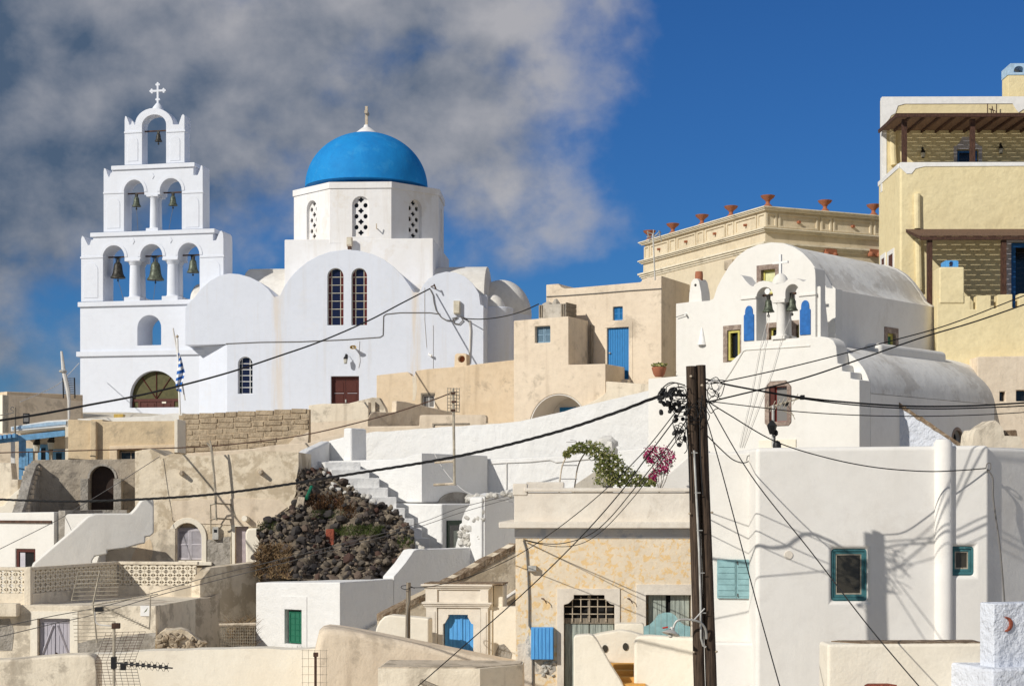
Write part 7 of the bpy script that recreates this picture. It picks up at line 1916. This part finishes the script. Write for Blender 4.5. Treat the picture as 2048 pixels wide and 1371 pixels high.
cable('upper of two pale wires over the rubble heap', [(1028, 988, 56), (920, 1015, 54), (840, 1045, 52), (700, 1083, 49.5), (560, 1118, 47), (420, 1152, 44.6), (330, 1178, 43), (205, 1212, 41), (100, 1232, 39.5), (-40, 1262, 38)], .010, 'cable_grey')
cable('lower of two pale wires over the rubble heap', [(1028, 994, 55.6), (920, 1025, 53.6), (840, 1052, 51.8), (700, 1090, 49.2), (560, 1127, 46.6), (420, 1163, 44.2), (330, 1186, 42.6), (200, 1225, 40.6), (100, 1248, 39), (-40, 1282, 37.5)], .010, 'cable_grey')
cable('slanting wire over the small white house', [(320, 912, 57), (232, 968, 55.6), (150, 1018, 54), (110, 1042, 53), (0, 1097, 51), (-40, 1118, 50)], .012, 'cable_grey')
cable('fine wire crossing the white cellar house wall', [(868, 905, 58), (885, 935, 57.6), (915, 970, 57), (950, 990, 56.4), (1030, 1004, 55.5)], .010, 'cable_white')
cable('guy wire from the leaning white mast to the bell tower', [(40, 803, 70), (80, 786, 74), (120, 765, 79), (158, 726, 87.4)], .018, 'cable_white')

def wall_hooks():
    for px, py, Y, lb in ((1497, 921, 30.24, 'bent wire hook on the white wall above the teal shutter'), (1974, 936, 29.83, 'wire hook and hanging cable at the far end of the white house')):
        p = P(px, py, Y); m = M().tube(spline([p+Vector((-.05, -.12, .0)), p+Vector((-.03, -.12, .08)), p+Vector((.03, -.12, .08)), p+Vector((.03, -.1, -.02)), p+Vector((0, .02, -.03))], 4), .009, 5)
        if px > 1900:
            m.tube(spline([P(x, y, 29.76) for x, y in ((1974, 938), (1985, 955), (1986, 990), (1990, 1025), (1998, 1080), (2004, 1140), (2009, 1205))], 4), .016, 5)
        one('wall_hook', lb, 'hook', m, 'cable_grey')
wall_hooks()

# ------------------------------------------------------------------ aerials
def aerial_big():
    Y = 33; f = Fr(228, Y, 0)
    t = T('television_aerial', 'rusty double television aerial with grid reflectors above the foreground wall', 'aerial', f, f.uz(228, 1400)[1])
    A = 'aluminium'
    t.part('mast', M().tube([f.P(228, 1243, 0), f.P(228, 1400, 0)], .03, 8), A)
    t.part('clamp', M().box(*[f.uz(224, 1250)[0], f.uz(240, 1250)[0]], -.05, .05, f.uz(230, 1256)[1], f.uz(230, 1245)[1]), 'rust_iron', bevel=.01)
    # upper antenna: two tilted reflector ladders and a V boom
    def tb(name, a, b, r=.010, mat=A, va=0., vb=None):
        t.part(name, M().tube([f.P(*a, va), f.P(*b, va if vb is None else vb)], r, 5), mat)
    tb('reflector_spine', (200, 1140), (186, 1208), .018); tb('reflector_spine', (186, 1208), (194, 1284), .018)
    tb('reflector_edge', (157, 1142), (143, 1201), .010)
    for k in range(8): tb('reflector_rod', (157-k*2, 1142+k*8.2), (240-k*.6, 1143+k*7.6), .007)
    for k in range(9): tb('reflector_rod', (144+k*.6, 1219+k*7.6), (229+k*.6, 1219+k*7.4), .007)
    tb('boom', (186, 1209), (316, 1187), .014, A, -.02); tb('boom', (205, 1211), (300, 1257), .014, A, -.02); tb('boom_link', (301, 1190), (299, 1256), .014, A, -.02)
    for k in range(16):
        x = 212+k*5.4; y = 1215+k*2.62; tb('director', (x-6, y+1.5), (x+6, y-1.5), .005, A, -.25, .2)
    for k in range(14):
        x = 205+k*7.6; y = 1205-k*1.25; tb('director', (x-1, y+2), (x+1, y-2), .005, A, -.2, .2)
    t.part('dipole_box', M().box(f.uz(191, 1216)[0], f.uz(207, 1216)[0], -.08, .06, f.uz(199, 1222)[1], f.uz(199, 1213)[1]), 'black_plastic', bevel=.01)
    t.part('feed_cable', M().tube(spline([f.P(x, y, 0) for x, y in ((190, 1222), (191, 1240), (198, 1248), (215, 1250), (228, 1252))], 4), .014, 5), 'cable_white')
    # lower antenna with mesh reflectors
    def mesh(c, nx, ny):
        (ax, ay), (bx, by), (dx, dy) = c          # origin, end of row direction, end of column direction
        for i in range(nx+1):
            q = i/nx; a = (ax+(bx-ax)*q, ay+(by-ay)*q); tb('mesh_wire', a, (a[0]+dx-ax, a[1]+dy-ay), .004, 'rust_iron', .1)
        for j in range(ny+1):
            q = j/ny; a = (ax+(dx-ax)*q, ay+(dy-ay)*q); tb('mesh_wire', a, (a[0]+bx-ax, a[1]+by-ay), .004, 'rust_iron', .1)
    mesh(((212, 1264), (291, 1262), (190, 1325)), 7, 11); mesh(((190, 1326), (272, 1326), (203, 1390)), 7, 11)
    t.part('boom', M().tube([f.P(225, 1324, -.03), f.P(345, 1335, -.5)], .016, 6), 'black_plastic')
    for k in range(8):
        x = 252+k*11.5; y = 1326+k*1.05; u, z = f.uz(x, y, -.1-.045*k)
        t.part('element_block', M().box(u-.028, u+.028, -.14-.045*k, -.06-.045*k, z-.035, z+.035), 'black_plastic')
        tb('director', (x-5, y-9), (x+5, y+9), .004, 'black_plastic', -.1-.045*k); tb('director', (x+5, y-9), (x-5, y+9), .004, 'black_plastic', -.1-.045*k)
    t.part('mount', M().box(f.uz(223, 1325)[0], f.uz(233, 1325)[0], -.07, .05, f.uz(228, 1336)[1], f.uz(228, 1312)[1]), 'black_plastic', bevel=.01)
    t.part('dipole_box', M().box(f.uz(243, 1330)[0], f.uz(254, 1330)[0], -.13, -.04, f.uz(248, 1338)[1], f.uz(248, 1324)[1]), 'black_plastic', bevel=.01)
aerial_big()
def aerials():
    # mast in front of the cellar house
    Y = 57; f = Fr(907, Y, 0)
    t = T('television_mast', 'tall thin television mast with a grid reflector on the cellar house', 'aerial', f, f.uz(908, 972)[1])
    t.part('mast', M().tube([f.P(906, 776, 0), f.P(908, 880, 0), f.P(909, 970, 0)], .045, 8), 'aluminium')
    for k in range(5): t.part('grid_wire', M().tube([f.P(895+k*6, 775, .1), f.P(895+k*6, 824, .1)], .012, 4), 'aluminium')
    for k in range(8): t.part('grid_wire', M().tube([f.P(894, 776+k*6.6, .1), f.P(919, 777+k*6.6, .1)], .012, 4), 'aluminium')
    for x, y in ((907, 786), (908, 803), (907, 820)): t.part('clamp', M().box(f.uz(x-5, y)[0], f.uz(x+4, y)[0], -.08, .08, f.uz(x, y+2)[1], f.uz(x, y-2)[1]), 'rust_iron')
    for y, x0 in ((922, 870), (967, 868)): t.part('bracket', M().tube([f.P(908, y, 0), f.P(x0, y+2, .4)], .05, 6), 'stone_sill')
    # yagi in front of the chapel
    Y = 49; f = Fr(1546, Y, 0)
    t = T('yagi_aerial', 'small yagi aerial on a short mast in front of the chapel window', 'aerial', f, f.uz(1546, 893)[1])
    t.part('mast', M().tube([f.P(1546, 810, 0), f.P(1546, 893, 0)], .04, 8), 'galvanised')
    t.part('boom', M().tube([f.P(1536, 815, .1), f.P(1602, 795, -.3)], .025, 6), 'aluminium')
    for k in range(6):
        x, y = 1545+k*9, 812-k*2.8; t.part('director', M().tube([f.P(x-5, y+11, -.02-.05*k), f.P(x+6, y-11, -.02-.05*k)], .010, 4), 'aluminium')
    for a_, b_ in (((1537, 800, .1), (1530, 822, .1)), ((1560, 818, .1), (1588, 830, -.1)), ((1572, 802, .1), (1590, 838, -.1))): t.part('reflector', M().tube([f.P(*a_), f.P(*b_)], .013, 4), 'aluminium')
    t.part('dipole_box', M().box(f.uz(1566, 806)[0], f.uz(1577, 806)[0], -.1, .1, f.uz(1571, 812)[1], f.uz(1571, 803)[1]), 'black_plastic', bevel=.01)
    t.part('end_box', M().box(f.uz(1597, 795)[0], f.uz(1605, 795)[0], -.4, -.2, f.uz(1601, 800)[1], f.uz(1601, 791)[1]), 'black_plastic', bevel=.01)
    lt = T('garden_lantern', 'black lantern and round lamp at the foot of the yagi aerial', 'lantern', f, f.uz(1545, 893)[1])
    u, z = f.uz(1544, 868, -.15)
    lt.part('cage', M().lathe((u, -.15, z), [(.07, 0), (.14, .22), (.15, .25), (.05, .38), (.001, .42)], 6), 'black_plastic')
    u, z = f.uz(1554, 895, -.1); lt.part('globe', M().lathe((u, -.1, z), [(.12, 0), (.12, .1), (.08, .18), (.001, .22)], 12), 'black_plastic')
    u, z = f.uz(1552, 872, -.1); lt.part('globe', M().lathe((u, -.1, z), [(.001, 0), (.06, .05), (.06, .14), (.001, .2)], 10), 'black_plastic')
    lt.part('stem', M().tube([(f.uz(1550, 872, -.1)[0], -.1, f.uz(1550, 897, -.1)[1]), (f.uz(1550, 872, -.1)[0], -.1, f.uz(1550, 870, -.1)[1])], .02, 5), 'black_plastic')
    # grey aerial by the classical parapet
    Y = 74; f = Fr(1308, Y, 0)
    t = T('roof_aerial', 'grey skeletal roof aerial on the beige house by the classical parapet', 'aerial', f, f.uz(1308, 560)[1])
    t.part('mast', M().tube([f.P(1306, 468, 0), f.P(1310, 560, 0)], .035, 6), 'galvanised')
    for a, b in (((1295, 462), (1299, 484)), ((1307, 459), (1306, 490)), ((1318, 462), (1323, 482)), ((1293, 474), (1322, 470)), ((1296, 482), (1312, 470)), ((1308, 474), (1320, 462)), ((1318, 461), (1322, 466)), ((1294, 464), (1312, 470))):
        t.part('element', M().tube([f.P(*a, 0), f.P(*b, .1)], .022, 5), 'galvanised')
    # leaning white mast on the far left
    Y = 72; f = Fr(135, Y, 0)
    t = T('leaning_mast', 'leaning white mast with a ladder reflector beside the bell tower', 'mast', f, f.uz(138, 836)[1])
    t.part('mast', M().tube([f.P(123, 702, 0), f.P(127, 740, 0), f.P(136, 780, 0), f.P(138, 800, 0), f.P(138, 838, 0)], [.05, .09, .1, .07, .05], 8), 'cable_white')
    t.part('ring', M().lathe(f.P(126, 742, 0), [(.1, -.06), (.17, -.03), (.17, .03), (.1, .06)], 10), 'galvanised')
    for x in (126, 149): t.part('reflector_post', M().tube([f.P(x, 755, .1), f.P(x+1, 796, .1)], .03, 5), 'black_plastic')
    for k in range(8): t.part('reflector_rod', M().tube([f.P(126, 757+k*4.4, .1), f.P(150, 756+k*4.4, .1)], .015, 4), 'cable_grey')
    f2 = Fr(30, 64, 0)
    p2 = T('thin_post', 'thin grey post with a bent wire on the veranda roof', 'post', f2, f2.uz(30, 868)[1])
    p2.part('post', M().tube([f2.P(30, 814, 0), f2.P(30, 868, 0)], .04, 6), 'old_wood'); p2.part('wire', M().tube(spline([f2.P(x, y, 0) for x, y in ((31, 820), (25, 813), (21, 818), (28, 824), (0, 830))], 4), .018, 5), 'cable_grey')
    # post in the garden and rusty mast in the foreground
    Y = 41; f = Fr(816, Y, 0)
    t = T('garden_post', 'weathered wooden post with a wire ring by the rounded white wall', 'post', f, f.uz(815, 1345)[1])
    t.part('post', M().tube([f.P(817, 1164, 0), f.P(816, 1230, 0), f.P(815, 1345, 0)], [.055, .058, .065], 8), 'old_wood')
    t.part('wire_ring', M().tube(spline([f.P(x, y, v) for x, y, v in ((822, 1174, -.08), (812, 1178, -.12), (803, 1175, -.06), (804, 1171, .05), (815, 1170, .1), (826, 1174, 0), (829, 1176, 0))], 4), .009, 5), 'cable_black')
    t.part('wire', M().tube(spline([f.P(x, y, -.08) for x, y in ((819, 1176, ), (819, 1200), (815, 1225), (816, 1300), (820, 1330))], 4), .010, 5), 'cable_grey')
    Y = 35; f = Fr(631, Y, 0)
    t = T('rusty_mast', 'short rusty mast with a wire grid in the foreground', 'aerial', f, f.uz(631, 1400)[1])
    t.part('mast', M().tube([f.P(631, 1304, 0), f.P(631, 1400, 0)], .03, 6), 'rust_iron')
    for k in range(5): t.part('grid_wire', M().tube([f.P(605+k*12, 1298, .1), f.P(605+k*12, 1385, .1)], .004, 4), 'aluminium'); t.part('grid_wire', M().tube([f.P(603, 1300+k*16, .1), f.P(655, 1300+k*16, .1)], .004, 4), 'aluminium')
    t.part('clamp', M().box(f.uz(627, 1308)[0], f.uz(636, 1308)[0], -.05, .05, f.uz(631, 1312)[1], f.uz(631, 1304)[1]), 'rust_iron')
    # tiny aerial frame on the yellow house parapet
    t = T('wall_aerial', 'tiny wire aerial frame on the yellow parapet above the pergola', 'aerial', FH, FH.uz(1985, 228, 2.9)[1])
    for a, b in (((1975, 207), (1975, 228)), ((1993, 208), (1993, 228)), ((1984, 212), (1987, 226)), ((1978, 218), (1990, 222))): t.part('rod', M().tube([FH.P(*a, 3.1), FH.P(*b, 3.1)], .02, 5), 'rust_iron')
aerials()

# ------------------------------------------------------------------ flag
def flag():
    Y = 78; f = Fr(358, Y, 0)
    t = T('flag', 'blue and white striped flag hanging limp on a white pole', 'flag', f, f.uz(360, 828)[1])
    t.part('pole', M().tube([f.P(354.5, 676, 0), f.P(360, 828, 0)], .05, 8), 'white_paint')
    t.part('pole', M().tube([f.P(346, 656, .1), f.P(352, 690, .1), f.P(370, 800, .1)], .035, 8), 'cable_white')
    t.part('finial', M().lathe(f.P(354.4, 674, 0), [(.001, -.05), (.07, 0), (.07, .06), (.001, .12)], 8), 'stone_sill')
    # drooping folds: strips run diagonally down the cloth
    L = [(356, 705), (357, 716), (355, 728), (354, 742), (352, 757), (351, 770), (353, 780)]; Rr = [(358, 705), (363, 716), (366, 729), (370, 744), (367, 757), (362, 772), (364, 786)]
    n = 13
    def lerp(A, q):
        q *= len(A)-1; i = min(int(q), len(A)-2); s = q-i; return (A[i][0]+(A[i+1][0]-A[i][0])*s, A[i][1]+(A[i+1][1]-A[i][1])*s)
    for k in range(n):
        V = []; F = []
        for j in range(2):
            for i in range(5):
                q = max(0, min(1, (k+j)/n+.07*(.5-i/4)))
                a, b = lerp(L, q), lerp(Rr, q); s = i/4
                V.append(f.P(a[0]+(b[0]-a[0])*s, a[1]+(b[1]-a[1])*s, -.08+.10*sin(i*1.9+k*.35)))
        F = [(i, i+1, i+6, i+5) for i in range(4)]
        m = M().add(V, F); m.add([(x, y+.012, z) for x, y, z in V], [tuple(reversed(q)) for q in F])
        t.part('stripe', m, 'flag_blue' if k % 2 == 0 else 'flag_white', smooth=80)
flag()

# ------------------------------------------------------------------ vine, bougainvillea, trellis, white boulder
def greenery():
    Y = 43; f = Fr(1200, Y, 0); rr = random.Random(31)
    t = T('trellis', 'arched white metal trellis hoops holding the vine', 'trellis', f, f.uz(1130, 985)[1])
    for L in ([(1118, 985), (1120, 960), (1125, 930), (1136, 908), (1150, 897)], [(1148, 985), (1151, 960), (1156, 932), (1166, 911), (1178, 899)]):
        t.part('hoop', M().tube(spline([f.P(x, y, 0 if L[0][0] < 1130 else .3) for x, y in L], 5), .02, 6), 'stone_sill')
    for y in (930, 957): t.part('rung', M().tube([f.P(1122, y, 0), f.P(1154, y, .3)], .014, 5), 'white_paint')
    v = T('flowering_vine', 'yellow-green climbing vine arching over the trellis onto the parapet', 'vine', f, f.uz(1240, 985)[1])
    path = [(1134, 908, 8), (1145, 899, 10), (1160, 895, 13), (1180, 895, 17), (1198, 903, 21), (1212, 917, 25), (1222, 932, 28), (1234, 945, 28), (1250, 955, 26), (1268, 962, 21), (1285, 966, 16), (1302, 969, 10), (1205, 935, 18), (1212, 955, 22), (1235, 965, 22), (1220, 925, 22)]
    m = M()
    def leaf(m, c, s):
        n = Vector((rr.gauss(0, 1), rr.gauss(-.5, 1), rr.gauss(.4, 1))).normalized(); a = n.orthogonal().normalized(); b = n.cross(a)
        q = rr.uniform(0, 6.28); d = (a*cos(q)+b*sin(q))*s; e = (b*cos(q)-a*sin(q))*s*.55
        m.add([c-d, c+e*.9-d*.1+n*s*.12, c+d, c-e*.9-d*.1+n*s*.12], [(0, 1, 2, 3)])
    for i in range(9500):
        x, y, r = path[rr.randrange(len(path))]
        a = rr.uniform(0, 6.28); q = r*sqrt(rr.random())*(1.25 if rr.random() < .12 else 1)
        px, py = x+q*cos(a), y+q*sin(a)*.85
        if py > 972: continue
        if sin(px*.35+1)*sin(py*.4) > .62: continue
        leaf(m, Vector(f.P(px, py, rr.uniform(-.35, .45))), rr.uniform(.02, .042))
    v.part('foliage', m, 'leaf', smooth=0, kind='stuff')
    v.part('stem', M().tube(spline([f.P(x, y, 0) for x, y in ((1245, 985), (1232, 955), (1215, 925), (1190, 900), (1160, 892), (1135, 905))], 5), [.035-.028*k/25 for k in range(26)], 6), 'old_wood')
    m2 = M()
    for k in range(14):
        x, y = rr.uniform(1130, 1200), rr.uniform(888, 905); L = [f.P(x, y, 0), f.P(x+rr.uniform(-8, 8), y-rr.uniform(3, 9), rr.uniform(-.2, .2)), f.P(x+rr.uniform(-16, 12), y-rr.uniform(-4, 12), rr.uniform(-.3, .2))]
        m2.tube(spline(L, 4), .006, 4)
        for j in range(8):
            q = Vector(L[1])+(Vector(L[2])-Vector(L[1]))*rr.random(); leaf(m, q, .03)
    v.part('tendrils', m2, 'old_wood')
    g = Fr(1315, 45.5, 0)
    b = T('bougainvillea', 'magenta bougainvillea blooming beside the pole', 'shrub', g, g.uz(1320, 985)[1])
    m = M(); ml = M()
    cl = [(1296, 905, 7), (1304, 900, 9), (1318, 903, 11), (1332, 905, 10), (1342, 910, 8), (1300, 920, 6), (1312, 918, 9), (1326, 920, 10), (1320, 935, 9), (1312, 945, 8), (1304, 952, 7), (1330, 938, 7), (1338, 925, 7), (1292, 912, 5), (1308, 960, 6)]
    for i in range(1300):
        x, y, r = cl[rr.randrange(len(cl))]; a = rr.uniform(0, 6.28); q = r*sqrt(rr.random())*(1.05 if rr.random() < .8 else 1.9)
        leaf(m, Vector(g.P(x+q*cos(a), y+q*sin(a), rr.uniform(-.3, .3))), rr.uniform(.02, .042))
    for i in range(700):
        x, y, r = cl[rr.randrange(len(cl))]; a = rr.uniform(0, 6.28); q = r*sqrt(rr.random())*1.3
        leaf(ml, Vector(g.P(x+q*cos(a), y+q*sin(a)+3, rr.uniform(-.1, .4))), rr.uniform(.022, .04))
    b.part('bracts', m, 'bract', smooth=0, kind='stuff'); b.part('leaves', ml, 'leaf_dark', smooth=0, kind='stuff')
    m3 = M()
    for x, y in ((1298, 905), (1320, 900), (1340, 910), (1328, 930), (1308, 940)): m3.tube(spline([g.P(1318, 985, 0), g.P((x+1318)/2+4, 955, 0), g.P(x, y, 0)], 5), .010, 5)
    b.part('stems', m3, 'old_wood')
    # white boulder stack behind the vine
    h = Fr(1218, 56, 0)
    w = T('white_boulder', 'whitewashed rounded boulder stack behind the vine', 'boulder', h, h.uz(1218, 912)[1]-.3)
    for x, y, s in ((1216, 884, .27), (1222, 898, .27), (1226, 906, .22), (1210, 902, .25)):
        u, z = h.uz(x, y); stone_obj('stone', w, (u, 0, z), s, 'stone_white', rr, 1.0)
    # white sloped parapet between the vine and the pole, small grey hatch
    k = Fr(1340, 47, 8)
    s = T('sloped_parapet', 'white sloped parapet between the bougainvillea and the pole', 'wall', k, -2.)
    s.facade('wall', 'warm_white', [(1300, 975), (1310, 968), (1345, 938), (1372, 914), (1386, 904), (1420, 900)], .5, bevel=.06, seg=3)
    s.facade('rear_wall', 'warm_white', [(1255, 950), (1262, 943), (1300, 943), (1330, 943)], .5, v=1.2, bevel=.06, seg=3)
    q = Fr(1180, 44.5, 14)
    e = T('rooflet', 'low grey concrete ramp behind the trellis', 'ramp', q, q.uz(1180, 985)[1])
    e.part('slab', M().slab(q.pts([(1142, 985), (1150, 968), (1200, 935), (1215, 934), (1215, 985)]), 0, .8), 'cement_tank', bevel=.02)
greenery()
